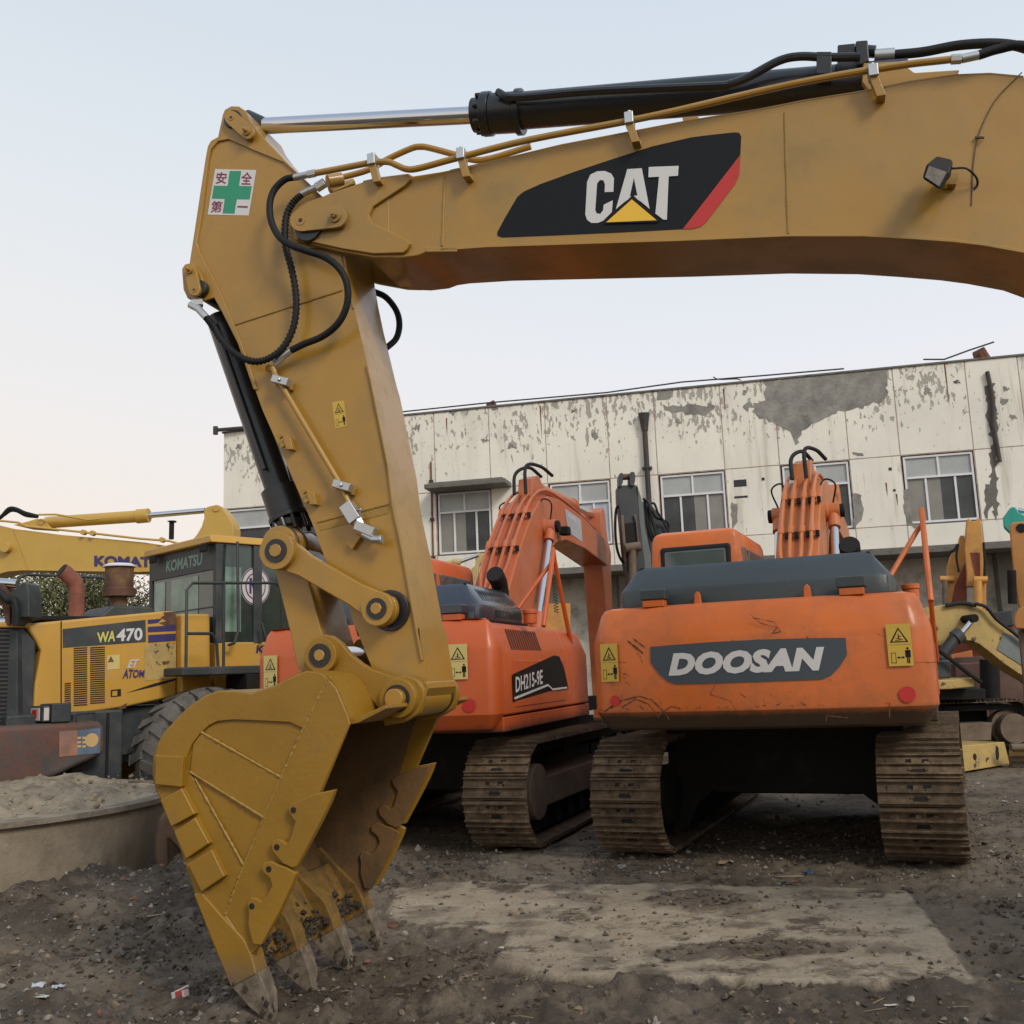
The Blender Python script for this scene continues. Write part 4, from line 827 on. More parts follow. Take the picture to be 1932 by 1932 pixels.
# roof edge bits: cable, vents, bent rod
mc = mat('roof_cable', (.05, .045, .04), .8)
q = [B.pt(*p, .1) for p in T('f', (430,182),(640,160),(930,135),(1110,110),(1300,95),(1500,78))]
MB().tube([p+V((0, 0, .06)) for p in q], .02, 5).build('roof_cable', mc, bld)
MB().tube([B.pt(*p, .0) for p in T('f', (1690,50),(1740,50),(1800,28),(1860,8))], .02, 5).build('bent_rod', mc, bld)
MB().tube(spline([B.pt(*p, .1) for p in T('f', (1185,92),(1200,98),(1240,97),(1252,100))]), .015, 5).build('bent_rod', mc, bld)
for x, y, r_ in ((650, 160, .16), (1822, 38, .22)):
    p = B.pt(*T('f', (x, y))[0], .25); MB().tube([(p.x+.12, p.y, p.z-.2), (p.x, p.y, p.z), (p.x-.1, p.y, p.z-.02)], [r_*.8, r_, r_*.4], 10).build('roof_vent', m_rust, bld)
p = B.pt(423, 812, .0); MB().tube([(p.x-.15, -.2, ROOF+.02), (p.x+.9, -.1, ROOF+.03)], .05, 6).cyl((p.x-.15, -.2, ROOF-.1), (p.x-.15, -.2, ROOF+.12), .07, n=8).build('corner_pipe', mc, bld)

# ------------------------------------------------------------------ trees far left
m_bark = mat('bark', (.075, .06, .045), .9, var=.4, vscale=8, bump=.1)
m_leaf = mat('olive_leaves', (.11, .115, .035), .6, var=.5, vscale=.9, bump=0)
m_leaf2 = mat('dry_leaves', (.15, .125, .05), .6, var=.5, vscale=.9, bump=0)
def tree(px, Y, h, w_, label, dens=1., seed=1, leafm=m_leaf, group='trees behind the loader'):
    r = random.Random(seed); p = atY(px, 1200, Y)
    t = thing('tree', label, 'tree', (p.x, Y, -.02), group=group)
    tb = MB(); tb.tube([(0,0,0), (.1,0,h*.25), (0,.1,h*.5), (.05,0,h*.8)], [.17, .14, .10, .04], 8)
    tips = []
    for i in range(26):
        z0 = h*r.uniform(.25, .8); a = r.uniform(0, 6.28); ln = w_*r.uniform(.3, .62)
        p0 = V((0, 0, z0)); p1 = p0+V((math.cos(a)*ln*.5, math.sin(a)*ln*.5, ln*.35)); p2 = p0+V((math.cos(a)*ln, math.sin(a)*ln, min(h-z0, ln*r.uniform(.5, 1.3))))
        tb.tube([p0, p1, p2], [.05, .03, .012], 5); tips += [(p1+p2)/2, p2]
        for j in range(3):
            q = p1+(p2-p1)*r.random(); e = q+V((r.gauss(0, .5), r.gauss(0, .5), r.uniform(.2, .9))); tb.tube([q, e], [.014, .006], 4); tips.append(e)
    tb.build('trunk', m_bark, t)
    mb = MB(); n = int(5200*dens)
    for i in range(n):
        c = r.choice(tips)+V((r.gauss(0, .34), r.gauss(0, .34), r.gauss(0, .28)))
        s = r.uniform(.035, .08); u = V((r.gauss(0, 1), r.gauss(0, 1), r.gauss(0, 1))).normalized(); v = u.orthogonal().normalized()
        mb.add([c-u*s, c+v*s*.5, c+u*s, c-v*s*.5], [(0, 1, 2, 3)])
    mb.build('crown', leafm, t, smooth=0)
tree(45, 34, 4.9, 3.0, 'sparse half-bare tree behind the loader, leftmost of the row', .45, 2, m_leaf2)
tree(112, 33, 5.3, 3.0, 'bushy olive-green tree behind the loader, just left of its rusty exhaust pipe', 1.5, 3)
tree(160, 36, 5.2, 2.6, 'dense olive tree directly behind the rusty exhaust pipe', .7, 4)
tree(205, 35, 4.6, 3.0, 'thin tree with bare twigs between the exhaust pipe and the air filter', .4, 5, m_leaf2)
tree(250, 36, 4.4, 2.8, 'low leafy tree partly behind the loader cab', .9, 6)
tree(-20, 36, 5.0, 3.4, 'bare branching tree cut by the left edge of the photo', .3, 8, m_leaf2)
# ------------------------------------------------------------------ crawler excavators seen from behind
m_shoe = mat('muddy_track_shoe', (.20, .14, .085), .75, .15, rnd=1, var=.45, vscale=9, dirt=(.09, .06, .035), dscale=11, damt=.85, bump=.14, bscale=30)
m_frame = mat('muddy_track_frame', (.16, .115, .08), .85, var=.3, vscale=3, dirt=(.17, .13, .09), dscale=4, damt=.6, bump=.06)
m_dark = mat('greasy_dark_steel', (.011, .010, .009), .75, var=.3, vscale=5, dirt=(.03, .022, .015), damt=.3, spec=.25)
m_slot = mat('black_opening_shade', (.012, .010, .009), .9)  # near-black colour paints the shade inside slots, vents, holes and creases
m_org = mat('orange_paint', (.57, .125, .012), .45, wave=.01, var=.12, vscale=1.1, dirt=(.38, .105, .028), dscale=3.5, damt=.5, bump=.008, bscale=50, coat=.2, chips=(.24, .10, .05), camt=.665, cscale=7, zdirt=((.06, .034, .018), 1.14, 1.20))
m_org2 = mat('orange_red_paint', (.53, .098, .018), .46, wave=.01, var=.05, vscale=1.1, dirt=(.42, .09, .04), dscale=2, damt=.3, bump=.005, bscale=50, coat=.15, zdirt=((.14, .04, .025), 1.03, 1.10))
m_orgb = mat('orange_boom_paint', (.50, .15, .035), .45, var=.12, vscale=2, dirt=(.50, .2, .1), dscale=3, damt=.4, bump=.01, coat=.1)
m_orgb2 = mat('faded_red_boom_paint', (.46, .115, .035), .45, var=.12, vscale=2, dirt=(.45, .16, .09), dscale=3, damt=.4, bump=.01, coat=.1)
m_hood = mat('slate_grey_hood', (.034, .045, .050), .45, var=.12, dirt=(.08, .085, .08), damt=.2, coat=.1)
m_hood2 = mat('navy_black_hood', (.022, .028, .042), .22, var=.12, dirt=(.05, .05, .05), damt=.1, coat=.5)
m_plaque = mat('slate_name_plate', (.05, .065, .08), .5, var=.06, bump=0)
m_cabgl = mat('cab_glass', (.06, .085, .085), .08, var=.3, vscale=.8, bump=0, spec=.8)
m_greengl = mat('green_cab_glass', (.028, .05, .042), .08, var=.3, vscale=2, bump=0, spec=.8)
def stadium(n, L_, r):
    """n equal steps round a track: (y, z, angle of the outward normal)"""
    P = 2*L_+2*math.pi*r; out = []
    for i in range(n):
        s = P*i/n
        if s < L_: out.append((-L_/2+s, r, math.pi/2))
        elif s < L_+math.pi*r: a = math.pi/2-(s-L_)/r; out.append((L_/2+r*math.cos(a), r*math.sin(a), a))
        elif s < 2*L_+math.pi*r: out.append((L_/2-(s-L_-math.pi*r), -r, -math.pi/2))
        else: a = -math.pi/2-(s-2*L_-math.pi*r)/r; out.append((-L_/2+r*math.cos(a), r*math.sin(a), a))
    return out, P/n
_shoe = {}
def shoe_mesh(w_, p):
    k = (round(w_, 3), round(p, 3))
    if k not in _shoe:
        mb = MB()                                   # x across, y along the track, z outward
        mb.box(-w_/2, w_/2, -p*.49, p*.47, -.012, .0)
        for y in (-.38, .02, .40): mb.box(-w_/2, w_/2, p*y-.006, p*y+.006, 0, .026)
        for x in (-.055, .055): mb.box(x-.012, x+.012, -p*.2, -p*.1, .0, .010); mb.box(x-.028, x+.028, p*.14, p*.27, .0005, .003, 1)
        mb.box(-.05, .05, -p*.30, -p*.14, .0005, .0025, 1)
        r_ = random.Random(2)
        for i in range(5): x = r_.uniform(-w_/2+.03, w_/2-.05); mb.box(x, x+r_.uniform(.02, .07), p*.06, p*r_.uniform(.12, .3), 0, .012)
        _shoe[k] = mb.mesh('shoe', [m_shoe, m_slot], 0)
    return _shoe[k]
def track(root, cx, rot, L_=3.62, r=.43, w_=.60, n=50, frame=True, fm=m_frame, idm=None):
    """one crawler at x=cx under the root, turned by rot about the slew centre; shoes are its pieces"""
    Rm = rot; zc = r+.045
    mb = MB(); st, p = stadium(48, L_, r-.05)
    for xs in (-.09, .09):                           # the two chain rails inside the shoes
        o_ = [(cx+xs-.025, y, z+zc) for y, z, a in st]; i_ = [(cx+xs+.025, y, z+zc) for y, z, a in st]
        s2, _ = stadium(48, L_, r-.13); j_ = [(cx+xs+.025, y, z+zc) for y, z, a in s2]; k_ = [(cx+xs-.025, y, z+zc) for y, z, a in s2]
        rows = [[Rm @ V(q) for q in c] for c in (o_, i_, j_, k_, o_)]; mb.grid(rows, closed=True)
    tr = mb.build('track', m_dark, root)
    st, p = stadium(n, L_, r)
    me = shoe_mesh(w_, p)
    for y, z, a in st:
        # columns: across, along, outward
        out = V((0, math.cos(a), math.sin(a))); al = V((0, math.sin(a), -math.cos(a)))
        m4 = M(((1, al.x, out.x, cx), (0, al.y, out.y, y), (0, al.z, out.z, z+zc), (0, 0, 0, 1)))
        if m4.determinant() < 0: m4 = M(((-1, al.x, out.x, cx), (0, al.y, out.y, y), (0, al.z, out.z, z+zc), (0, 0, 0, 1)))
        o = obj('shoe', me, tr); o.matrix_basis = Rm @ m4
    if frame:
        fr = MB()
        fr.add([Rm @ V(q) for q in [(cx-.23, -L_/2+.35, zc-.16), (cx+.23, -L_/2+.35, zc-.16), (cx+.23, L_/2-.35, zc-.16), (cx-.23, L_/2-.35, zc-.16), (cx-.21, -L_/2+.30, zc+.10), (cx+.21, -L_/2+.30, zc+.10), (cx+.21, L_/2-.35, zc+.10), (cx-.21, L_/2-.35, zc+.10)]],
               [(3,2,1,0), (4,5,6,7), (0,1,5,4), (1,2,6,5), (2,3,7,6), (3,0,4,7)])
        f = fr.build('track_frame', fm, root, .02)
        for y, rr_, nm in ((-L_/2, r-.13, 'sprocket'), (L_/2, r-.12, 'idler')):
            mb = MB(); mb.cyl(Rm @ V((cx-.07, y, zc)), Rm @ V((cx+.07, y, zc)), rr_, n=24); mb.cyl(Rm @ V((cx-.26, y, zc)), Rm @ V((cx+.26, y, zc)), rr_*.80, n=24)
            mb.build(nm, idm or m_frame, f, .01)
        for i in range(8):
            y = -L_/2+.45+i*(L_-.9)/7; MB().cyl(Rm @ V((cx-.15, y, zc-.27)), Rm @ V((cx+.15, y, zc-.27)), .085, n=14).build('roller', m_dark, f)
        for y in (-.6, .7): MB().cyl(Rm @ V((cx-.13, y, zc+.30)), Rm @ V((cx+.13, y, zc+.30)), .06, n=12).build('roller', m_dark, f)
    return tr
def loft(mb, secs, mi=0):
    """secs: list of (z, outline[(x,y)]) with equal counts"""
    rows = [[(x, y, z) for x, y in o] for z, o in secs]; mb.grid(rows, mi, closed=True)
    k = len(rows[0]); mb.add(rows[0], [tuple(range(k))[::-1]], mi); mb.add(rows[-1], [tuple(range(k))], mi); return mb
def inset(o, d, cx=0, cy=0):
    out = []
    k = len(o)
    for i in range(k):
        a = V(o[i-1]); b = V(o[i]); c = V(o[(i+1) % k]); n1 = (b-a).normalized(); n2 = (c-b).normalized()
        nn = V((-(n1.y+n2.y), n1.x+n2.x)); nn = nn.normalized() if nn.length > 1e-6 else V((-n1.y, n1.x)); f = 1/max(.5, nn.dot(V((-n1.y, n1.x))))
        out.append((b.x+nn.x*d*f, b.y+nn.y*d*f))
    return out
def cw_outline(hw, yb, yf, yc, rc):
    """counterweight in plan, counter-clockwise from front right: bulging rear, rounded corners"""
    pts = [(hw, yf)]
    pts = [(-hw, yf)]
    q = []
    for i in range(9):
        t = math.pi+i*(math.pi*.42)/8; q.append((-hw+rc+rc*math.cos(t), yc+rc+rc*1.0*math.sin(t)))
    pts += q; x0, y0 = q[-1]
    for i in range(1, 12):
        s = i/12; x = x0+(-2*x0)*s; pts.append((x, y0+(yb-y0)*math.sin(math.pi*s)))
    pts += [(-x, y) for x, y in q[::-1]]; pts += [(hw, yf)]
    return pts
def boom_profile(foot, ang, L_=5.7, s=1.0):
    top = [(-.16, .05), (-.05, .22), (.5, .55), (1.2, .95), (1.8, 1.22), (2.2, 1.33), (2.6, 1.33), (3.1, 1.22), (4.2, .84), (5.3, .37), (5.75, .17), (5.83, 0)]
    bot = [(5.75, -.13), (5.5, -.12), (4.2, .38), (3.2, .68), (2.7, .73), (2.3, .68), (1.9, .50), (1.2, .10), (.5, -.25), (.1, -.18)]
    c, s_ = math.cos(ang), math.sin(ang)
    return [(foot[0]+x*s*c-y*s*s_, foot[1]+x*s*s_+y*s*c) for x, y in top+bot]
def excavator(name, label, loc, yaw, slew, cw, body, boomm, hoodm, opts, n=52):
    """tracks turned by yaw, upper works turned by slew (both clockwise from away); local +y is forward"""
    t = opts.get('root') or thing(name, label, 'excavator', loc, -yaw, group='crawler excavators parked in the yard')
    PRE = opts.get('pre', M.Identity(4))
    for sx in (-1, 1): track(t, sx*opts.get('gauge', 1.10), PRE, w_=opts.get('shoe', .58), fm=opts.get('fm', m_frame), idm=opts.get('fm'))
    U = PRE
    def part(mb, nm, mt, par=t, bev=.01, fix=False, **k):
        mb.v = [tuple(U @ V(p)) for p in mb.v]; return mb.build(nm, mt, par, bev, fix=fix, **k)
    part(MB().box(-.95, .95, -.75, .75, .50, .78).cyl((0, 0, .7), (0, 0, 1.08), .62, n=28).box(-1.0, 1.0, -1.25, -.95, .42, .70).box(-1.0, 1.0, .95, 1.25, .42, .70), 'car_body', m_dark, t, .02)
    ar_ = [(-.98, .05), (-.84, .14), (-.74, .34), (-.55, .49), (-.3, .57), (0, .60), (.3, .57), (.55, .49), (.74, .34), (.84, .14), (.98, .05), (.98, 1.0), (-.98, 1.0)]
    part(MB().prism([(x, z) for x, z in ar_], -1.3, 1.2), 'axle_frame', m_dark, t, 0, fix=True)
    U = PRE @ M.Rotation(-(slew-yaw), 4, 'Z')
    hw = opts.get('hw', 1.34)
    yf = opts.get('yf', -1.72); o = cw_outline(hw, -2.74, yf, -2.64, opts.get('rc', .20))
    z0 = opts.get('z0', 1.04); z1 = opts.get('z1', 1.98)
    secs = [(z0, inset(o, .12)), (z0+.02, inset(o, .075)), (z0+.12, inset(o, .012)), (z0+.14, o), (z1-.27, o), (z1-.235, inset(o, .008)), (z1-.055, inset(o, .065)), (z1-.015, inset(o, .095)), (z1, inset(o, .16))]
    cwo = part(loft(MB(), secs), 'counterweight', body, bev=0, fix=True, smooth=22)
    # points on the rear face for lettering: u in [-1,1] across, z
    ycurve = lambda x: float(np.interp(x, [p[0] for p in o[5:-5]], [p[1] for p in o[5:-5]]))
    def face(x, z, d=.004): return V((x, ycurve(x)-d, z))
    # upper structure deck, side boxes
    part(MB().box(-hw+.05, hw-.05, -1.85, 1.15, 1.06, 1.22), 'deck', m_dark)
    for sx in (-1, 1):
        xa, xb = sx*hw, sx*.42; y1 = opts.get('front', 1.0) if sx > 0 else -.45
        pr = [(xa, 1.16), (xa, z1-.30), (xa-sx*.10, z1-.06), (xa-sx*.2, z1-.02), (xb, z1-.02), (xb, 1.16)]
        mb = MB().prism(pr, yf+.01, -.30); so = part(mb, 'side_body', body, bev=.02, fix=True)
        if sx > 0:
            mb = MB().prism(pr, -.285, y1); part(mb, 'side_body', body, bev=.02, fix=True)
            part(MB().box(hw+.0, hw+.008, -2.15 if yf < -2 else -1.55, -.45, 1.22, z1-.36), 'side_door', body, so, .004)
            sl = MB()
            for i in range(14): y = (-2.15 if yf < -2 else -1.45)+i*.068; sl.add([(xa-.012, y, z1-.27), (xa-.012, y+.03, z1-.27), (xa-.087, y+.09, z1-.085), (xa-.087, y+.06, z1-.085)], [(0,1,2,3)])
            sl.v = [(x+.004, y, z+.003) for x, y, z in sl.v]; part(sl, 'air_vent', m_slot, so, 0, kind='stuff')
        part(MB().box(min(xa, xb)+.02, max(xa, xb)-.02, yf+.02, y1+.1, 1.02, 1.15), 'skirt', body, bev=.015)
    # engine hood
    hx = opts.get('hood', (-1.06, 1.02)); cx = (hx[0]+hx[1])/2
    def rc_(x0, x1, y0, y1, r_):
        return [(x0+r_, y0), (x1-r_, y0), (x1-r_*.3, y0+r_*.3), (x1, y0+r_), (x1, y1-r_), (x1-r_*.3, y1-r_*.3), (x1-r_, y1), (x0+r_, y1), (x0+r_*.3, y1-r_*.3), (x0, y1-r_), (x0, y0+r_), (x0+r_*.3, y0+r_*.3)]
    zt = z1+.0; ho = rc_(hx[0], hx[1], -2.40, -1.0, .12); hz = opts.get('hz', .33)
    mb = MB(); loft(mb, [(zt+.0, ho), (zt+.13, ho), (zt+.15, inset(ho, .012)), (zt+hz-.03, inset(ho, .13)), (zt+hz, inset(ho, .17))])
    hood = part(mb, 'engine_hood', hoodm, bev=.012, fix=True)
    part(MB().box(hx[0]-.02, hx[1]+.02, -2.43, -.98, zt-.012, zt+.008), 'hood_seal', m_rubber, hood, .003)
    if opts.get('louvres'):
        sl = MB()
        for i in range(12): y = -2.12+i*.075; sl.add([(hx[1]-.032, y, zt+.19), (hx[1]-.032, y+.036, zt+.19), (hx[1]-.123, y+.036, zt+hz-.045), (hx[1]-.123, y, zt+hz-.045)], [(0,1,2,3)])
        for i in range(16): y = -1.9+i*.05; sl.add([(hx[1]+.003, y, zt+.035), (hx[1]+.003, y+.025, zt+.035), (hx[1]+.003, y+.025, zt+.105), (hx[1]+.003, y, zt+.105)], [(0,1,2,3)])
        sl.v = [(x+.004, y, z+.002) for x, y, z in sl.v]; part(sl, 'louvre', m_slot, hood, 0, smooth=0, kind='stuff')
    for x in (-.72, .74):
        part(MB().box(x-.085, x+.085, -2.60, -2.50, z1-.01, z1+.045), 'lamp_base', body, bev=.006)
        part(MB().box(x-.10, x+.10, -2.61, -2.46, z1+.046, z1+.125), 'rear_lamp', hoodm, bev=.01)
    for x in (-.40, .42):
        part(MB().prism([(x-.03, z1-.02), (x+.03, z1-.02), (x+.02, z1+.08), (x, z1+.1), (x-.02, z1+.08)], -2.48, -2.44), 'lifting_eye', body, bev=.006)
    # cab
    c0, c1, d0, d1 = -1.30, -.38, -.42, 1.22; zc = opts.get('cabz', 2.84)
    co = rc_(c0, c1, d0, d1, .10)
    mb = MB(); loft(mb, [(1.15, co), (2.0, co), (zc-.32, inset(co, .008)), (zc-.10, inset(co, .02)), (zc-.03, inset(co, .045)), (zc, inset(co, .12))]); cb = part(mb, 'cab', body, bev=.02, fix=True)
    wz0, wz1 = zc-.70, zc-.19
    part(MB().box(c0+.12, c1-.10, d0-.012, d0+.05, wz0-.03, wz1+.03), 'window_seal', m_rubber, cb, .05)
    part(MB().box(c0+.15, c1-.13, d0-.018, d0+.05, wz0, wz1), 'rear_window', m_cabgl, cb, .035)
    part(MB().box(c1-.035, c1+.006, d0+.10, d0+.30, wz0, wz1), 'side_window', m_cabgl, cb, .03)
    part(MB().box(c1-.035, c1+.008, d0+.42, d1-.25, wz0-.3, wz1), 'side_window', m_cabgl, cb, .03)
    part(MB().cyl((-.55, -.9, zt+hz-.02), (-.55, -.9, zt+hz+.02), .02, n=6), 'hood_latch', m_dark, hood)
    # exhaust, cap, handrails
    ex = V((.82, -1.25, 0)); part(MB().tube([(.66, -1.0, z1), (.66, -1.0, z1+.34), (.66, -1.05, z1+.43), (.66, -1.17, z1+.50)], [.08, .08, .085, .09], 16), 'exhaust', m_dark, bev=0)
    part(MB().cyl((.66, -1.175, z1+.503), (.66, -1.184, z1+.508), .085, n=18), 'exhaust_mouth', m_slot)
    part(MB().cyl((1.12, -1.55, z1-.02), (1.12, -1.55, z1+.07), .062, n=18).cyl((1.12, -1.55, z1+.07), (1.12, -1.55, z1+.11), .07, n=18), 'filler_cap', body, bev=.006)
    for (x, ya, yb_) in opts.get('rails', ((1.26, -1.3, -.5),)):
        part(MB().tube([(x, ya, z1-.02), (x, ya+.42, z1+.66), (x, ya+.48, z1+.80), (x, ya+.54, z1+.66), (x, yb_+.65, z1-.5)], .024, 8), 'handrail', body, bev=0)
        part(MB().tube([(x-.45, ya+.1, z1-.02), (x-.05, ya+.46, z1+.62), (x, ya+.48, z1+.68)], .022, 8), 'handrail', body, bev=0)
    if opts.get('noboom'): return t, part, face, cwo, so, None, None, hw, z1
    # boom with pipes, cylinders and arm
    ba = opts.get('boom', R(33)); ft = (.15, 1.62); bs = opts.get('bs', 1.0); bp = boom_profile(ft, ba, s=bs); bw = .225
    bo = part(MB().prism(bp, -bw, bw, ax='yz'), 'boom', boomm, bev=.015, fix=True)
    def bl(x, y): x, y = x*bs, y*bs; c, s_ = math.cos(ba), math.sin(ba); return (ft[0]+x*c-y*s_, ft[1]+x*s_+y*c)
    topl = [(.9, .85), (1.2, 1.02), (1.8, 1.29), (2.2, 1.40), (2.6, 1.41), (3.1, 1.30), (4.2, .92), (5.2, .49)]
    for x in (-.17, -.07, .05, .15):
        k = len(topl) if abs(x) > .1 else 5
        p3 = [(x, *bl(*q)) for q in topl[:k]]; p3 = [(x*.35, *bl(.45, .62)), (x*.8, *bl(.7, .74))]+p3
        part(MB().tube(spline(p3, 3), .021, 8), 'hydraulic_pipe', boomm, bo, 0)
    for f in (1.15, 1.75):
        for x in (-.17, -.07, .05, .15):
            yy = np.interp(f, [q[0] for q in topl], [q[1] for q in topl]); p = bl(f-.03, yy-.02); q = bl(f+.06, yy+.04)
            part(MB().tube([(x, *p), (x, *q)], .034, 10), 'pipe_clamp', boomm, bo, .004)
            part(MB().box(x+.04, x+.08, p[0]-.02, p[0]+.03, p[1]-.05, p[1]+.02), 'clamp_bolt', m_dark, bo, .004)
    for x, k in ((-.10, 0), (.06, .08)):
        p3 = [(x, *bl(2.15, 1.43)), (x, *bl(2.3, 1.66+k)), (x+.1, *bl(2.6, 1.70)), (x+.18, *bl(2.85, 1.55))]
        part(MB().tube(spline(p3, 6), .024, 8), 'hydraulic_hose', m_rubber, bo, 0)
    # boom cylinders: orange barrel below, chrome rod above
    pin = bl(2.25, 1.0); lo = (.95, 1.35)
    for x in (-.315, .315):
        a, b = V((x, *lo)), V((x, *pin)); dd = (b-a); e = a+dd*opts.get('rod', .42)
        cylp = part(MB().tube([a, e-dd*.02], .078, 18).tube([e-dd*.13, e], .092, 18), 'boom_cylinder', boomm, t, .006)
        part(MB().tube([e, b], .045, 18), 'cylinder_rod', m_chrome, cylp, 0)
        part(MB().cyl((x-.07, *pin), (x+.07, *pin), .10, n=18).tube([b-dd.normalized()*.24, b], .07, 14), 'rod_eye', boomm, cylp, .006)
        part(MB().cyl((x+(.07 if x > 0 else -.07), *pin), (x+(.12 if x > 0 else -.12), *pin), .08, n=12), 'pin_end', m_dark, cylp, .006)
    part(MB().cyl((-.26, *pin), (.26, *pin), .12, n=18), 'boom_boss', boomm, bo)
    for x in (-.315, .315):
        q0 = (x, *pin); part(MB().tube(spline([(x, pin[0], pin[1]+.1), (x*1.15, pin[0]-.1, pin[1]+.3), (x*.75, pin[0]-.1, pin[1]+.36), (x*.5, pin[0]-.25, pin[1]+.12)], 5), .011, 6), 'grease_line', m_rubber, bo, 0)
    # arm and its cylinder
    tip = bl(5.62, .0); aa = opts.get('arm', R(-85)); c, s_ = math.cos(aa), math.sin(aa)
    ap = [(-.75, -.1), (-.85, .12), (-.72, .24), (-.45, .28), (.1, .46), (.6, .40), (2.85, .16), (2.95, .0), (2.85, -.12), (.5, -.22), (.1, -.28), (-.3, -.22)]
    al = lambda x, y: (tip[0]+x*c-y*s_, tip[1]+x*s_+y*c)
    ar = part(MB().prism([al(*q) for q in ap], -.16, .16, ax='yz'), 'arm', boomm, t, .012, fix=True)
    a, b = V((0, *bl(2.55, 1.48))), V((0, *al(-.72, .05))); dd = b-a; part(MB().prism([bl(2.2, 1.25), bl(2.4, 1.58), bl(2.7, 1.58), bl(3.0, 1.20)], -.1, .1, ax='yz'), 'cylinder_mount', boomm, bo)
    e = a+dd*.62; cp = part(MB().tube([a, e], .095, 18).tube([e-dd.normalized()*.1, e], .115, 18), 'arm_cylinder', boomm, t, .006); part(MB().tube([e, b], .055, 16), 'cylinder_rod', m_chrome, cp, 0)
    if opts.get('bucketless') is None:
        bt_ = al(2.9, 0); bkp = [(-.15, .1), (.35, .05), (.7, -.25), (.75, -.8), (.4, -1.2), (-.3, -1.35), (-.55, -1.2), (-.2, -.5)]
        part(MB().prism([(bt_[0]+x, max(.03, bt_[1]+y)) for x, y in bkp], -.55, .55, ax='yz'), 'bucket', boomm, t, .02, fix=True)
    bo['bl'] = 0
    del bo['bl']
    return t, part, face, cwo, so, bo, bl, hw, z1
# -- nearest orange machine, right of centre
exA = excavator('crawler_excavator', 'scratched orange crawler excavator seen from behind, slate name plate on its counterweight, right of centre', (2.70, 10.05, 0), R(23), R(22), None, m_org, m_orgb, m_hood, dict(fm=m_dark, boom=R(17), arm=R(-72), hw=1.25, rod=.30))
t, part, face, cwo, so, bo, bl, hw, z1 = exA
def plaque(part, face, cwo, z, h, w_, x0=0, text='DOOSAN'):
    mb = MB(); top = []; k = 24
    def hgt(s):                                     # s -1..1: bowed shield outline
        up = h*.5*(1-.10*s*s); dn = h*.5*(1-1.1*max(0, abs(s)-.72)/.28*max(0, abs(s)-.72)/.28)
        return up, dn
    rows = []
    for i in range(k+1):
        s = -1+2*i/k; x = x0+s*w_/2; up, dn = hgt(s); rows.append([face(x, z-dn, .006), face(x, z+up, .006)])
    mb.grid(rows, 0)
    vs, fs = glyphs(text, .25, .06, 1.05)
    def put(s, tt): x = x0-w_*.405+s*w_*.80; return face(x, z-h*.29+tt*h*.56, .010)
    mb.add([put(s, tt) for s, tt in vs], fs, 1)
    part(mb, 'name_plate', [m_plaque, m_decalw], cwo, 0, smooth=0)
plaque(part, face, cwo, 1.53, .30, 1.42, -.03)
def cw_sticker(part, face, cwo, xc, zc, w_, h, ymat):
    mb = MB(); warning(mb, [face(xc-w_/2, zc+h/2, .016), face(xc+w_/2, zc+h/2, .016), face(xc+w_/2, zc-h/2, .016), face(xc-w_/2, zc-h/2, .016)], (0, -.0012, 0)); part(mb, 'warning_sticker', [ymat, m_decalk], cwo, 0, smooth=0)
cw_sticker(part, face, cwo, -1.08, 1.56, .15, .29, m_sticky); cw_sticker(part, face, cwo, 1.03, 1.60, .16, .29, m_sticky)
def red_dot(part, face, cwo, x, z, r_=.055):
    mb = MB(); mb.add([face(x+r_*math.cos(a), z+r_*math.sin(a), .012) for a in np.arange(0, 6.28, .35)], [tuple(range(18))]); part(mb, 'reflector', m_decalr, cwo, 0, smooth=0)
red_dot(part, face, cwo, 1.05, 1.26); red_dot(part, face, cwo, -1.05, 1.27, .04)
# long scratches and scuffs in the paint
m_scr = mat('scratch', (.15, .055, .025), .9, var=.4, vscale=20)
mb = MB(); r9 = random.Random(5)
def scratch(pts, w_=.004):
    for (a, b), (c, d) in zip(pts, pts[1:]):
        k = 6
        for i in range(k):
            x0, z0 = a+(c-a)*i/k, b+(d-b)*i/k; x1, z1_ = a+(c-a)*(i+1)/k, b+(d-b)*(i+1)/k; ww = w_*r9.uniform(.3, 1.3); L2 = math.hypot(x1-x0, z1_-z0)+1e-9; nx, nz_ = -(z1_-z0)/L2*ww, (x1-x0)/L2*ww
            mb.quad(face(x0-nx, z0-nz_, .003), face(x1-nx, z1_-nz_, .003), face(x1+nx, z1_+nz_, .003), face(x0+nx, z0+nz_, .003))
scratch([(-1.15,1.19),(-1.0,1.27),(-.85,1.30),(-.75,1.27),(-.65,1.17),(-.62,1.12)], .006); scratch([(-1.0,1.22),(-.88,1.28),(-.78,1.24),(-.70,1.14)]); scratch([(-.72,1.15),(-.6,1.22),(-.52,1.20)], .005); scratch([(-.85,1.23),(-.82,1.20)])
scratch([(.02,1.88),(.1,1.80),(.22,1.76),(.18,1.72),(.24,1.73),(.2,1.80),(.05,1.84)], .003); scratch([(-.92,1.72),(-.8,1.62)], .009); scratch([(-.88,1.74),(-.78,1.66)], .006); scratch([(.95,1.70),(1.1,1.69)], .007)
scratch([(-.25,1.38),(-.30,1.30),(-.15,1.25),(-.10,1.15)], .002); scratch([(1.0,1.48),(1.28,1.47)], .002); scratch([(.92,1.10),(.93,1.21)], .003); scratch([(.5,1.09),(.51,1.13),(.65,1.11)], .003)
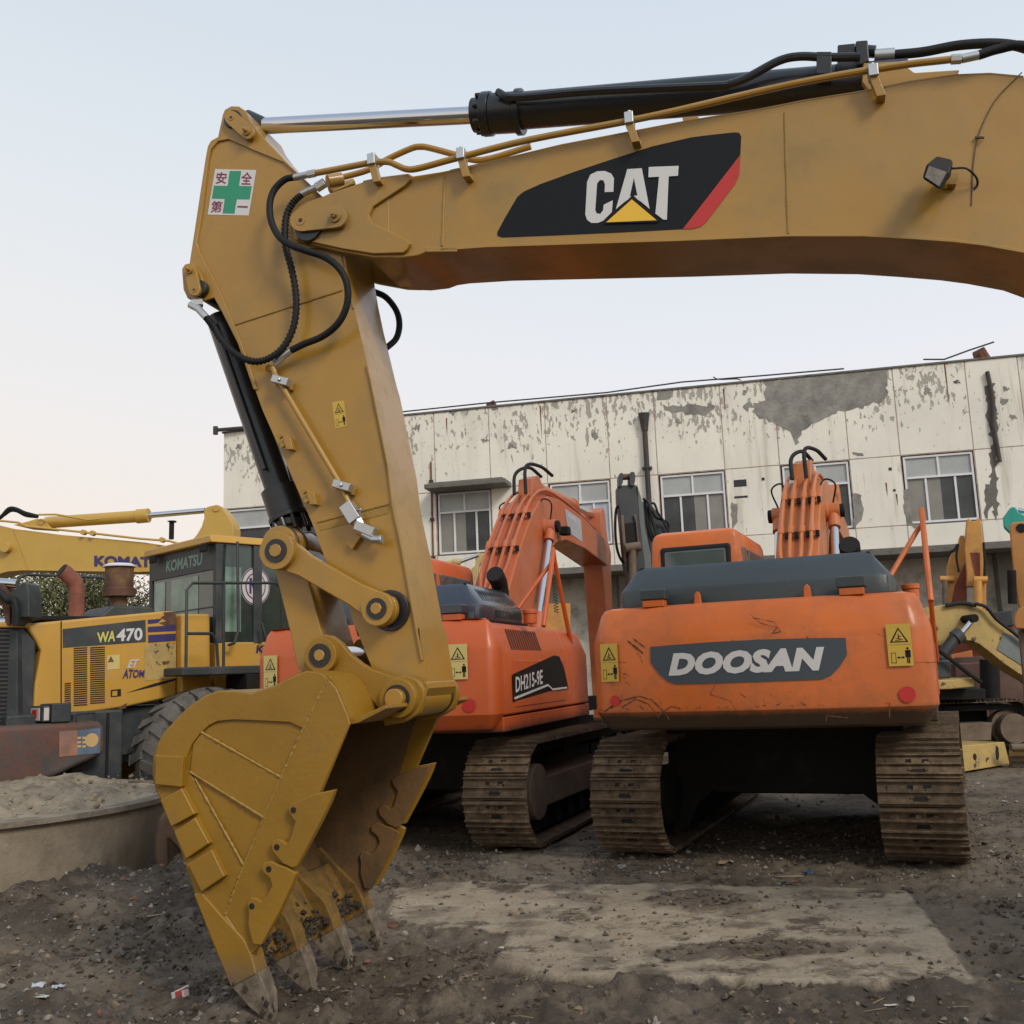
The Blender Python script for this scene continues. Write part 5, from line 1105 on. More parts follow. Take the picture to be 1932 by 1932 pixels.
for i in range(60):
    x = r9.choice((r9.uniform(-1.25, 1.25), r9.gauss(-.95, .15), r9.gauss(0, .4))); z = r9.choice((r9.uniform(1.2, 1.68), r9.gauss(1.6, .1), 1.15)); z = min(max(z, 1.21), 1.69); a = r9.gauss(-.6, .6); l_ = r9.uniform(.01, .07)
    scratch([(x, z), (x+l_*math.cos(a), min(1.69, max(1.2, z+l_*math.sin(a))))], r9.uniform(.001, .0035))
part(mb, 'scratches', m_scr, cwo, 0, smooth=0, kind='stuff')
# -- second orange machine, left of it
exB = excavator('crawler_excavator', 'clean orange-red crawler excavator with black hood, between the ochre arm and the scratched orange machine', (-.47, 11.4, 0), R(20), R(17.5), None, m_org2, m_orgb2, m_hood2, dict(boom=R(16.5), arm=R(-88), hw=1.13, gauge=1.06, bs=1.12, rc=.11, yf=-2.42, front=.55, hood=(-.9, .90), louvres=True, rod=.42, rails=((1.06, -.9, -.3),)))
t, part, face, cwo, so, bo, bl, hw, z1 = exB
cw_sticker(part, face, cwo, -.96, 1.60, .15, .29, m_stickp); cw_sticker(part, face, cwo, .82, 1.62, .16, .29, m_stickp); red_dot(part, face, cwo, .90, 1.26)
mb = MB(); X = hw+.012
mb.prism([(-2.22, 1.27), (-1.0, 1.33), (-.35, 1.33), (-.50, 1.55), (-.66, 1.66), (-.86, 1.67), (-2.22, 1.50)], X, X+.001, 0, ax='yz')
part(mb, 'side_decal', m_decalk, so, 0, smooth=0)
mb = MB(); letter(mb, 'DH215-9E', [(X, -2.16, 1.475), (X, -1.30, 1.535), (X, -1.30, 1.40), (X, -2.16, 1.34)], (.003, 0, 0), 0, .1, .02)
mb.tube([(X+.003, -2.2, 1.295), (X+.003, -1.15, 1.385), (X+.003, -1.0, 1.34), (X+.003, -.45, 1.345)], .012, 4); part(mb, 'side_lettering', m_decalw, so, 0, smooth=0)
a, b, c, d = [(.23, *bl(*q)) for q in ((3.3, 1.08), (4.1, .80), (4.05, .50), (3.35, .76))]
mb = MB(); mb.quad(d, c, b, a); letter(mb, 'DOOSAN', [V(a)*.86+V(c)*.14, V(b)*.86+V(d)*.14, V(c)*.86+V(a)*.14, V(d)*.86+V(b)*.14], (.004, 0, 0), 1, .2, .02); part(mb, 'boom_name_plate', [mat('faded_plate', (.42, .42, .46), .5), m_decalw], bo, 0, smooth=0)
part(MB().box(.26, .40, bl(2.75, .82)[0], bl(2.75, .82)[0]+.16, bl(2.75, .82)[1], bl(2.75, .82)[1]+.12), 'boom_lamp', m_dark, bo, .02)
# -- body of the ochre machine, outside the frame to the right
exC = excavator('', '', None, 0, 0, None, m_cat, m_cat, m_dark, dict(root=cat, noboom=True, pre=M.Translation((6.75, W/2, 0)) @ M.Rotation(R(90), 4, 'Z'), rails=()))
# ------------------------------------------------------------------ wheel loader at the left
m_yel = mat('loader_yellow', (.52, .29, .045), .45, var=.08, vscale=1.2, dirt=(.40, .24, .09), dscale=2.5, damt=.35, bump=.01, coat=.1, chips=(.13, .05, .03), camt=.70, cscale=5)
m_yel2 = mat('clean_boom_yellow', (.50, .31, .06), .45, var=.06, dirt=(.45, .3, .1), damt=.2, bump=.008, coat=.1)
m_yel3 = mat('pale_worn_yellow', (.45, .31, .10), .6, var=.12, vscale=3, dirt=(.25, .2, .11), dscale=4, damt=.4, chips=(.05, .028, .016), camt=.575, cscale=5)
m_char = mat('charcoal_panel', (.035, .042, .045), .55, var=.2, vscale=3, dirt=(.075, .068, .06), dscale=3, damt=.4)
m_blue = mat('decal_navy', (.035, .03, .12), .45, var=.1, bump=0)
m_bump = mat('rusted_counterweight', (.07, .065, .062), .75, var=.3, vscale=3, dirt=(.16, .065, .04), dscale=2.5, damt=.75, bump=.05)
m_tyre = mat('dusty_tyre', (.13, .12, .105), .9, var=.3, vscale=5, dirt=(.15, .135, .115), dscale=5, damt=.7, bump=.1, bscale=30)
m_exh = mat('rusty_red_pipe', (.25, .085, .055), .85, var=.25, vscale=5, dirt=(.12, .05, .035), dscale=6, damt=.4, bump=.03)
m_filt = mat('rusty_brown_filter', (.10, .045, .028), .8, var=.35, vscale=6, dirt=(.20, .13, .05), dscale=4, damt=.5)
m_rail = mat('dark_handrail', (.03, .036, .036), .5, var=.2)
m_green2 = mat('pale_green_lettering', (.13, .24, .20), .4, bump=0)
m_pale = mat('pale_sign', (.55, .50, .48), .5, bump=0)
LY = R(45); t = thing('wheel_loader', 'yellow wheel loader with rusty rear end and glazed cab parked at the left', 'wheel loader', (-4.46, 12.74, 0), -LY)
RY = V((math.sin(0), 0, 0))
def lw(k, x, y, lx):
    """photograph pixel -> point on the loader's side plane x = lx"""
    (px, py), = T(k, (x, y)); d = ray(px, py); o = V((-4.46, 12.74, 0)); r_ = V((math.cos(LY), -math.sin(LY), 0)); f = V((math.sin(LY), math.cos(LY), 0))
    tt = (o.dot(r_)+lx)/d.dot(r_); p = V((0, 0, EYE))+d*tt-o; return V((lx, p.dot(f), p.z))
HX = .68
def hp(*pts, k='e', lx=HX): return [(q.y, q.z) for q in (lw(k, *p, lx) for p in pts)]
ht = hp((190,1392),(360,1378),(440,1372),(720,1330),(1010,1268),(1012,800),(1000,782),(940,782),(346,836),(200,850),(150,862),(205,950),(235,1005),(200,1200))
hood = MB().prism(ht, -HX, HX, ax='yz').build('engine_hood', m_yel, t, .03)
rear_y = min(p[0] for p in ht)
# rear end: charcoal corner panel with slots, radiator grille
y0 = hp((190,1392))[0][0]; zt_ = hp((150,862))[0][1]
mb = MB().prism([(y0-.75, .95), (y0+.02, .95), (y0+.02, zt_-.18), (y0-.12, zt_-.02), (y0-.75, zt_-.02)], -HX+.02, HX-.03, ax='yz'); rg_ = mb.build('rear_panel', m_char, t, .03)
mb = MB()
for i in range(26): z = 1.15+i*.043; mb.box(HX-.032, HX-.026, y0-.40, y0-.24, z, z+.022).box(HX-.032, HX-.026, y0-.66, y0-.50, z, z+.022)
mb.build('vent_slot', m_slot, rg_, smooth=0, kind='stuff')
MB().box(-.5, .5, y0-.79, y0-.74, 1.1, zt_-.12).build('grille_frame', m_filt, rg_, .02)
for i in range(12): z = 1.16+i*.08; MB().box(-.45, .45, y0-.80, y0-.785, z, z+.04).build('grille_slat', m_dark, rg_)
MB().box(-.1, HX, y0-.72, y0-.05, zt_-.03, zt_+.03).build('tail_cover', m_yel, t, .02)
# decals and louvres on the hood side
def side(name, groups, mats, par, lx=HX):
    mb = MB()
    for i, (pts, mi) in enumerate(groups): mb.prism(hp(*pts, lx=lx), lx+.002+.002*i, lx+.0035+.002*i, mi, ax='yz')
    return mb.build(name, mats, par, smooth=0)
side('black_band', [([(357,885),(830,832),(832,958),(358,992)], 0)], [m_char], hood)
side('navy_stripes', [([(843,832),(925,825),(900,850),(843,856)], 0), ([(843,872),(1000,862),(1000,895),(843,903)], 0), ([(845,918),(1002,910),(1002,950),(845,962)], 0)], [m_blue], hood)
side('rust_patch', [([(930,790),(1003,784),(1006,890),(960,893),(925,880),(948,868),(905,850),(950,838),(915,820),(940,805)], 0)], [m_filt], hood)
side('rust_patch', [([(846,1080),(893,1075),(885,1100),(865,1115),(850,1105)], 0), ([(922,1070),(970,1066),(960,1085),(930,1090)], 0), ([(668,1340),(722,1305),(718,1335),(690,1342)], 0)], [m_filt], hood)
mb = MB(); pts = [(1004,960),(995,1165)]; a, b, c, d = [V((HX+.004, *q)) for q in hp((825,970),(1002,962),(1002,1165),(825,1180))]; mb.add([a, b, c, d], [(0,1,2,3)]); mb.build('faded_patch', m_yel3, hood, smooth=0)
def q_e(pts, off=.008, lx=HX): return [V((lx+off, *q)) for q in hp(*pts, lx=lx)]
mb = MB(); letter(mb, 'WA', q_e([(552,905),(655,893),(655,955),(560,964)]), (0,0,0), 1, .15, .03); letter(mb, '470', q_e([(668,885),(812,876),(812,950),(660,957)]), (0,0,0), 0, .0, .03); mb.build('model_number', [m_decalw, mat('number_yellow', (.55, .52, .12), .5)], hood, smooth=0)
mb = MB(); letter(mb, 'ATOM', q_e([(700,1112),(825,1118),(825,1160),(697,1168)]), (0,0,0), 0, .2, .03); mb.build('dealer_sticker', [m_blue], hood, smooth=0)
mb = MB(); letter(mb, 'ET', q_e([(735,1060),(795,1055),(785,1105),(722,1108)]), (0,0,0), 0, .2, .04); mb.build('dealer_sticker', [m_pale], hood, smooth=0)
for x0, x1, ya, yb, n_ in ((420, 497, 988, 1325, 27), (514, 598, 984, 1312, 27), (368, 403, 1190, 1325, 11)):
    for i in range(n_):
        y = ya+(yb-ya)*i/n_; h_ = (yb-ya)/n_*.55; q = hp((x0, y+.01*(x0)),(x1, y-.0),(x1, y+h_),(x0, y+h_+.01*x0-.0))
        MB().prism(q, HX+.001, HX+.004, ax='yz').build('louvre', m_slot, hood, smooth=0)
side('warning_sticker', [([(612,1035),(682,1030),(682,1112),(612,1118)], 0), ([(632,1038),(650,1072),(614,1075)], 1)], [m_stickp, m_filt], hood)
side('door_handle', [([(632,1232),(690,1226),(690,1268),(632,1273)], 1), ([(640,1240),(668,1237),(668,1264),(640,1267)], 0)], [m_yel, m_slot], hood)
side('hood_seam', [([(345,840),(352,839),(352,1375),(345,1376)], 0)], [m_slot], hood)
side('hood_crease', [([(718,1250),(880,1195),(1006,1165),(1006,1175),(885,1212)], 0)], [m_slot], hood)
# tank / step block between hood and cab, chassis, bumper
MB().prism(hp((1012,800),(1178,800),(1180,1130),(1200,1290),(1012,1290)), .1, HX+.10, ax='yz').build('side_tank', m_yel, t, .03)
MB().box(-.55, .55, -1.9, 3.6, .75, 1.30).box(-.9, .9, -.3, .3, .62, 1.0).build('chassis', m_char, t, .03)
MB().box(.1, .80, -2.0, -.75, .45, 1.28).build('battery_box', m_char, t, .03)
MB().box(.805, .815, -1.35, -1.32, .5, 1.25).box(.805, .815, -.95, -.92, .5, 1.25).build('box_seam', m_slot, t)
cwp = [(-2.95, .55), (-2.6, .42), (-1.6, .62), (-1.06, .82), (-1.06, 1.12), (-1.14, 1.18), (-2.95, 1.17)]
cwl = MB().prism(cwp, -1.05, 1.05, ax='yz').build('counterweight', m_bump, t, .06)
MB().box(.62, .98, -1.70, -1.62, 1.19, 1.36).box(.6, 1.02, -1.62, -1.42, 1.18, 1.38).build('tail_lamp', m_char, cwl, .015)
MB().box(.981, .987, -1.69, -1.64, 1.21, 1.34).box(.66, .90, -1.708, -1.701, 1.21, 1.34).build('lamp_glass', m_pale, cwl); MB().box(.72, .84, -1.715, -1.709, 1.24, 1.32).build('red_reflector', m_decalr, cwl)
MB().tube([(1.0, -1.36, 1.17), (1.0, -1.36, 1.26), (1.0, -1.16, 1.26), (1.0, -1.16, 1.17)], .012, 6).build('grab_handle', m_rail, cwl)
# faded orange and blue sign with a round yellow badge on the bumper end
m_so = mat('faded_orange_sign', (.33, .16, .10), .7, var=.2, vscale=6, dirt=(.12,.12,.14), damt=.4); m_sb = mat('faded_blue_sign', (.10, .14, .20), .7, var=.3, vscale=6, dirt=(.1,.08,.07), damt=.4); m_ty = mat('faded_badge', (.55, .36, .15), .6)
def bumpq(pts, off, lx=1.05): return [(q.y, q.z) for q in (lw('e', *p, lx) for p in pts)]
mb = MB(); mb.prism(bumpq([(337,1468),(440,1462),(440,1605),(337,1615)], 0), 1.052, 1.056, 0, ax='yz'); mb.prism(bumpq([(440,1462),(572,1450),(570,1592),(440,1605)], 0), 1.052, 1.056, 1, ax='yz')
p = lw('e', 522, 1518, 1.05); mb.cyl((1.056, p.y, p.z), (1.059, p.y, p.z), .072, n=18, mi=2)
for i, yy in enumerate((1500, 1525, 1548)):
    for xx in (440, 468): mb.prism(bumpq([(xx, yy),(xx+20, yy-2),(xx+20, yy+11),(xx, yy+13)], 0), 1.056, 1.058, 2, ax='yz')
mb.build('faded_sign', [m_so, m_sb, m_ty], cwl, smooth=0)
# cab
c0, c1, d0, d1 = -1.08, .74, .40, 1.95; zb, zc = 1.75, 3.34
cab = MB().box(c0, c1, d0, d1, 1.45, 2.02).build('cab', m_yel, t, .02)
MB().prism([(c0-.03, zc-.10), (c1+.03, zc-.10), (c1-.02, zc), (c0+.02, zc)], d0-.08, d1+.1).build('cab_roof', m_yel, cab, .02)
for x in (c0, c1-.09):
    for y in (d0, d1-.09): MB().box(x, x+.09, y, y+.09, 2.0, zc-.09).build('cab_pillar', m_char, cab, .015)
MB().box(c1-.08, c1+.003, d0+.52, d0+.64, 2.0, zc-.09).build('cab_pillar', m_char, cab, .01)
MB().box(c0+.08, c1-.08, d0+.02, d0+.035, 2.02, zc-.1).build('rear_glass', m_greengl, cab)
MB().box(c1-.05, c1-.035, d0+.09, d0+.52, 2.02, zc-.1).build('side_glass', m_greengl, cab); MB().box(c1-.05, c1-.035, d0+.64, d1-.09, 2.02, zc-.1).build('door_glass', m_greengl, cab)
MB().box(c0+.01, c0+.025, d0+.09, d1-.09, 2.02, zc-.1).build('side_glass', m_greengl, cab)
MB().box(c0+.08, c1-.08, d0-.002, d0+.018, zc-.42, zc-.1).build('glass_band', m_char, cab)
mb = MB(); letter(mb, 'KOMATSU', [V((-.58, d0-.004, zc-.19)), V((.40, d0-.004, zc-.19)), V((.40, d0-.004, zc-.34)), V((-.58, d0-.004, zc-.34))], (0,0,0), 0, .1, .03); mb.build('glass_lettering', m_green2, cab, smooth=0)
m_see = mat('pale_green_see_through_pane', (.17, .27, .21), .1, var=.4, vscale=3, bump=0)  # brightness seen through the cab, put into the pane colour
for x0, x1, z0_, z1_ in ((c0+.17, c0+.45, 2.08, 2.88), (c0+.62, c1-.48, 2.08, 2.88)): MB().box(x0, x1, d0+.012, d0+.019, z0_, z1_).build('rear_pane', m_see, cab)
MB().box(c1-.034, c1-.030, d0+.14, d0+.36, 2.15, 2.95).build('side_pane', m_see, cab)
for z, x0, x1 in ((2.45, c0+.1, c1-.1),): MB().box(x0, x1, d0+.005, d0+.02, z, z+.015).build('wiper_rail', m_char, cab)
MB().box(-.25, .25, d0+.45, d0+.62, 2.0, 2.62).box(-.22, .22, d0+.45, d0+.9, 1.95, 2.1).build('seat', m_dark, cab, .05)
# round ring emblem on the door glass
yc, zc2 = d0+.56, 2.72; X = c1-.030
mb = MB()
def ring(r0, r1, mi, off):
    k = 32; a = [(X+off, yc+r0*math.cos(i*math.tau/k), zc2+r0*math.sin(i*math.tau/k)) for i in range(k)]; b = [(X+off, yc+r1*math.cos(i*math.tau/k), zc2+r1*math.sin(i*math.tau/k)) for i in range(k)]; mb.grid([a, b], mi, closed=True)
mb.add([(X, yc+.21*math.cos(i*math.tau/32), zc2+.24*math.sin(i*math.tau/32)) for i in range(32)], [tuple(range(32))], 0)
def disk(rx, rz, mi, off): mb.add([(X+off, yc+rx*math.cos(i*math.tau/32), zc2+rz*math.sin(i*math.tau/32)) for i in range(32)], [tuple(range(32))], mi)
disk(.205, .235, 1, .002); disk(.19, .22, 0, .004); disk(.145, .17, 1, .006); disk(.13, .155, 0, .008)
for pts in ([(-.09,.09),(-.06,.10),(-.02,-.02),(.02,.06),(.0,.10),(.035,.10),(.05,.06),(.01,-.09),(-.02,-.09),(-.06,.02),(-.06,-.09),(-.09,-.08)], [(.06,.10),(.09,.07),(.07,-.05),(.05,-.08),(.04,-.06),(.06,.0)]): mb.prism([(yc+a, zc2+b*1.1) for a, b in pts], X+.0095, X+.0105, 1, ax='yz')
mb.build('round_emblem', [m_pale, m_blue], cab, smooth=0)
mb = MB(); letter(mb, 'KOMATSU', [V((c1+.004, d0+.55, 1.98)), V((c1+.004, d1-.15, 1.98)), V((c1+.004, d1-.15, 1.88)), V((c1+.004, d0+.55, 1.88))], (0,0,0), 0, .1, .03); mb.build('cab_lettering', m_blue, cab, smooth=0)
MB().box(c1+.12, c1+.16, d1-.35, d1-.15, 2.5, 2.85).tube([(c1, d1-.1, 3.0), (c1+.14, d1-.2, 2.98), (c1+.14, d1-.25, 2.85)], .012, 6).build('mirror', m_rail, t, .005)
for x in (c0+.2, c1-.25): MB().box(x, x+.16, d0-.10, d0-.06, zc-.20, zc-.10).build('work_light', m_dark, t, .01)
# walkway, fender, rails
MB().prism([(-.30, 1.72), (1.0, 1.72), (1.35, 1.45), (1.5, .95), (1.4, .95), (1.2, 1.42), (.98, 1.62), (.35, 1.62), (-.30, 1.62)], .80, 1.26, ax='yz').build('fender', m_char, t, .02)
MB().box(.80, 1.30, .5, 1.4, 1.30, 1.62).build('fender_box', m_dark, t, .02)
for pts in ([(1.20, -.22, 1.72), (1.20, -.22, 2.60), (1.20, -.15, 2.68), (1.20, .95, 2.72), (1.20, 1.02, 2.66), (1.20, 1.05, 2.1), (1.20, 1.22, 1.74)], [(1.20, .25, 1.72), (1.20, .25, 2.70)], [(1.20, -.20, 2.10), (1.20, .10, 2.10), (1.20, .16, 2.02), (1.20, .18, 1.72)],
            [(.86, .62, 3.25), (.92, .60, 2.15), (.92, .55, 2.0), (.86, .5, 1.98)], [(.88, .95, 2.25), (.92, 1.0, 2.0), (.92, 1.15, 1.75)], [(-.6, -1.45, 2.35), (-.6, -1.45, 2.85), (-.6, -1.35, 2.9), (-.6, -.45, 2.9), (-.6, -.35, 2.85), (-.6, -.35, 2.35)]):
    MB().tube(pts, .018, 8).build('handrail', m_rail, t)
# exhaust elbow and air filter stack on the hood
zh = 2.30
MB().tube([(-.1, -.95, zh-.1), (-.1, -.95, 2.68), (-.1, -.98, 2.78), (-.12, -1.08, 2.88), (-.12, -1.13, 2.91)], [.088, .088, .092, .095, .095], 18).build('exhaust_pipe', m_exh, t)
MB().cyl((-.12, -1.131, 2.911), (-.12, -1.139, 2.916), .084, n=18).build('exhaust_mouth', m_slot, t)
MB().prism([(-.95, zh), (-.15, zh+.02), (-.28, zh+.16), (-.75, zh+.17)], -.25, .45, ax='yz').build('filter_cowl', m_char, t, .03)
mb = MB(); mb.tube([(.08, -.52, zh+.1), (.08, -.52, zh+.30), (.08, -.52, zh+.301), (.08, -.52, zh+.40), (.08, -.52, zh+.401), (.08, -.52, zh+.66)], [.09, .10, .19, .19, .165, .165], 24); af = mb.build('air_filter', m_filt, t, .006)
MB().tube([(.08, -.52, zh+.66), (.08, -.52, zh+.675), (.08, -.52, zh+.70)], [.195, .195, .14], 24).build('filter_cap', m_alu, af)
MB().box(.0, .55, -1.6, -.3, zh-.02, zh+.03).build('hood_top_cover', m_dark, t, .01)
# wheels
def wheel(x, y, r_=.82, w_=.62):
    y += .12; mb = MB(); prof_ = [(-.5, .62), (-.5, .80), (-.40, .93), (-.2, .965), (.2, .965), (.40, .93), (.5, .80), (.5, .62)]; k = 40
    rows = [[(x+a*w_, y+b*r_*math.cos(i*math.tau/k), r_+b*r_*math.sin(i*math.tau/k)) for i in range(k)] for a, b in prof_]; mb.grid(rows, closed=True)
    n_ = 24
    for i in range(n_):
        for sgn, ph in ((1, 0), (-1, .5)):
            a0 = (i+ph)*math.tau/n_; vs = []
            for rr_ in (.93, 1.0):
                for (ax_, da) in ((.0, -.075), (.0, .045), (.50, .0), (.50, .15)):
                    rad = rr_ if ax_ < .3 else (rr_-.035)
                    vs.append((x+sgn*ax_*w_, y+rad*r_*math.cos(a0+da), r_+rad*r_*math.sin(a0+da)))
            mb.add(vs, [(4,5,7,6), (0,2,3,1), (0,1,5,4), (2,6,7,3), (0,4,6,2), (1,3,7,5)])
            vs = [(x+sgn*w_*.5, y+q*r_*math.cos(a0+da), r_+q*r_*math.sin(a0+da)) for q, da in ((.97, .0), (.97, .15), (.84, .15), (.84, .04))]; vs += [(v[0]+sgn*.025, v[1], v[2]) for v in vs]
            mb.add(vs, [(0,1,2,3), (7,6,5,4), (0,4,5,1), (1,5,6,2), (2,6,7,3), (3,7,4,0)])
    mb.v = [(a, b_, c-.15) for a, b_, c in mb.v]; wh = mb.build('wheel', m_tyre, t, 0, fix=True)
    MB().tube([(x-w_*.38, y, r_-.15), (x+w_*.36, y, r_-.15), (x+w_*.361, y, r_-.15), (x+w_*.42, y, r_-.15)], [r_*.6, r_*.6, r_*.3, r_*.26], 28).build('rim', m_yel, wh)
for sx in (-1, 1):
    wheel(sx*1.10, 0); wheel(sx*1.10, 3.45)
MB().box(-.5, .5, 2.3, 4.4, .9, 1.9).build('front_frame', m_yel, t, .05)
for sx in (-.45, .45): MB().prism([(2.9, 1.7), (3.2, 1.95), (4.9, 1.0), (5.3, .5), (5.1, .4), (4.6, .75)], sx-.06, sx+.06, ax='yz').build('lift_arm', m_yel, t, .02)
MB().prism([(5.2, .1), (5.1, 1.0), (5.5, 1.35), (5.2, 1.0), (5.3, .25), (6.4, .08), (6.4, .05), (5.3, .05)], -1.45, 1.45, ax='yz').build('front_bucket', m_yel, t, .02)

# ------------------------------------------------------------------ machines further back, each in its own vertical plane
class Back:
    def __init__(s, name, label, cat_, px, Y, deg=0, group=None):
        p = atY(px, 1250, Y); s.P = Plane((p.x, Y), R(deg)); s.t = thing(name, label, cat_, group=group); s.P.place(s.t); s.sc = Y/1932
    def z(s, k, pts, n=0): return [(q.x, q.z) for q in (s.P.pt(*p[:2], n) for p in T(k, *pts))]
    def slab(s, name, k, pts, n0, n1, m, bev=.012, par=None): return MB().prism(s.z(k, pts, n0), n0, n1).build(name, m, par or s.t, bev)
    def rod(s, name, k, pts, r_, n, m, par=None, sm=0):
        q = [s.P.pt(p[0], p[1], p[2] if len(p) > 2 else n) for p in T(k, *pts)]; q = spline(q, sm) if sm else q
        return MB().tube(q, r_, 12 if isinstance(r_, list) or r_ > .03 else 7).build(name, m, par or s.t)
    def pin(s, name, k, x, y, r_, n0, n1, m, par=None):
        c = s.P.pt(*T(k, (x, y))[0], n0); return MB().cyl((c.x, n0, c.z), (c.x, n1, c.z), r_, n=18).build(name, m, par or s.t, .006)
# yellow excavator behind the loader
b = Back('yellow_excavator', 'clean yellow excavator whose boom with navy lettering passes behind the loader at far left', 'excavator', 200, 17.5, 3)
bo = b.slab('boom', 'p', [(-3800,2250),(-2900,1150),(-2000,600),(-1200,430),(-500,385),(-200,380),(0,393),(160,430),(700,500),(1250,548),(1640,585),(2000,640),(2250,700),(2280,800),(2200,850),(1900,920),(1600,925),(250,903),(80,918),(-60,960),(-500,1030),(-1200,1250),(-2000,1600),(-2900,2100),(-3650,2550)], 0, .50, m_yel2)
b.slab('lower_flange', 'p', [(-60,950),(80,910),(250,895),(1600,915),(1600,925),(250,905),(80,920),(-60,960)], -.02, 0, m_yel2, .003, bo)
b.slab('cylinder_mount', 'p', [(150,385),(300,350),(420,315),(520,330),(560,400),(600,440),(300,420)], .12, .38, m_yel2)
b.slab('arm', 'e', [(1163,205),(1180,188),(1210,180),(1245,176),(1265,190),(1300,235),(1325,280),(1332,320),(1328,360),(1400,700),(1440,1000),(1290,1000),(1180,600),(1100,370),(1120,350),(1150,300),(1165,250)], .05, .45, m_yel2)
cyb = b.rod('arm_cylinder', 'e', [(262,278),(300,275),(780,242),(782,242),(850,236)], [.10, .105, .105, .125, .125], .25, m_yel2)
b.rod('cylinder_rod', 'e', [(850,236),(1170,208)], .05, .25, m_chrome, cyb)
b.pin('pin', 'e', 1232, 195, .06, .03, .47, m_yel2); b.pin('pin', 'e', 232, 272, .055, .10, .40, m_yel2); b.pin('pin', 'e', 25, 418, .085, -.12, .5, m_yel2)
b.rod('hydraulic_pipe', 'p', [(-100,330),(60,345),(210,360),(310,405),(560,430),(900,465),(1250,505),(1600,545),(1932,570),(2100,620)], .02, -.05, m_yel2, bo)
b.rod('oil_pipe', 'p', [(440,270),(640,268),(800,295),(1000,330),(1140,318)], .018, .0, m_yel2, cyb)
for x, y in ((940,468),(1045,478),(1840,555)): b.pin('pipe_clamp', 'p', x, y, .045, -.1, .0, m_yel2, bo)
b.rod('hydraulic_hose', 'p', [(-60,340),(20,290),(100,205),(180,205),(280,250),(430,290)], .035, .2, m_rubber, bo, 4)
b.rod('hydraulic_hose', 'p', [(-40,330),(50,270),(120,225),(200,230),(300,280),(430,295)], .03, .35, m_rubber, bo, 4)
b.rod('exhaust_stack', 'e', [(978,372),(980,275),(981,274),(981,268)], [.05, .05, .09, .09], 3.0, m_dark)
b.slab('rib_seam', 'p', [(150,435),(162,432),(330,890),(318,892)], -.012, 0, m_yel2, .004, bo)
mb = MB(); a_, b_, c_, d_ = [b.P.pt(*q, -.012) for q in T('p', (1075,735),(1930,755),(1930,872),(1075,860))]; letter(mb, 'KOMATSU', (a_, b_, c_, d_), (0,0,0), 0, 0, .045); mb.build('boom_lettering', m_blue, bo, smooth=0)
excavator('', '', None, 0, 0, None, m_yel2, m_yel2, m_char, dict(root=b.t, noboom=True, pre=M.Translation((-7.6, .25, 0)) @ M.Rotation(R(-90), 4, 'Z'), rails=()))
# grey machine cut by the left edge
b = Back('grey_machine_arm', 'slate grey linkage arm with chrome rod cut by the left edge above the loader hood', 'machine arm', 20, 10.8)
b.slab('bracket', 'p', [(110,1165),(270,1030),(310,1062),(330,1150),(335,1440),(225,1450),(190,1545),(162,1440),(118,1260)], 0, .3, m_char, .015)
b.rod('cylinder_rod', 'p', [(-200,1030),(200,1060)], .05, .1, m_chrome); b.rod('cylinder_rod', 'p', [(-100,1495),(85,1495)], .055, .1, m_chrome)
b.slab('linkage', 'p', [(-200,1060),(60,1080),(120,1250),(110,1530),(60,1540),(20,1300),(-200,1260)], .05, .25, m_filt)
b.slab('base', 'p', [(-300,1500),(60,1545),(200,1600),(200,2600),(-300,2600)], .1, .5, m_char)
b.rod('hydraulic_hose', 'p', [(-60,1100),(20,1180),(90,1250),(150,1240),(185,1350),(185,1530)], .04, -.05, m_rubber, None, 4)
# dark grey arm between the two orange machines
b = Back('dark_excavator', 'dark grey excavator with arm raised behind, between the two orange machines', 'excavator', 1210, 16, 0)
ar = b.slab('arm', 'q', [(215,405),(470,390),(497,600),(520,900),(600,1560),(640,2300),(330,2300),(370,1700),(318,1540),(245,780),(218,600)], .0, .42, m_char)
b.slab('arm_side', 'q', [(490,385),(545,560),(575,700),(600,1000),(690,1400),(700,1600),(600,1600),(518,900),(497,600)], .05, .40, mat('lit_grey_arm_side', (.13, .15, .15), .6, var=.15))  # side slab in lighter grey paints the light on that face
for pts in ([(232,250),(245,225),(290,222),(290,350),(262,420),(235,430)], [(384,240),(400,208),(448,206),(468,260),(462,340),(440,420),(385,400)]): b.slab('arm_ear', 'q', pts, -.05, .3, m_char)
b.rod('roller', 'q', [(285,285),(390,278)], .05, .1, m_filt)
b.slab('recess_shade', 'q', [(312,945),(470,930),(485,1230),(330,1240)], -.012, .0, m_slot, .002, ar)  # raised black plate paints the dark inside of the arm
for pts in ([(255,830),(300,820),(330,1240),(345,1600),(318,1545)], [(440,820),(480,815),(520,1230),(500,1240),(470,930)]): b.slab('arm_rib', 'q', pts, -.05, 0, m_frame, .01, ar)
b.rod('arm_cylinder', 'q', [(325,1300),(540,1270)], .075, -.12, m_frame); b.rod('arm_cylinder', 'q', [(425,1300),(425,1900)], .06, -.12, m_frame)
b.rod('hydraulic_hose', 'q', [(225,690),(190,760),(178,1000),(195,1250),(240,1420),(310,1530)], .022, .1, m_rubber, None, 4)
for i, pts in enumerate(([(570,590),(640,640),(680,780),(720,950),(765,1140)], [(600,600),(620,800),(640,1000),(720,1200)], [(690,660),(740,670),(790,800),(850,880),(940,1060),(1010,1120)], [(640,690),(700,760),(760,860),(880,905),(930,940),(945,1050)], [(600,700),(640,900),(700,1080),(740,1150)], [(650,720),(660,900),(690,1100),(720,1180)])): b.rod('hydraulic_hose', 'q', pts, .02, .25+.05*i, m_rubber, None, 4)
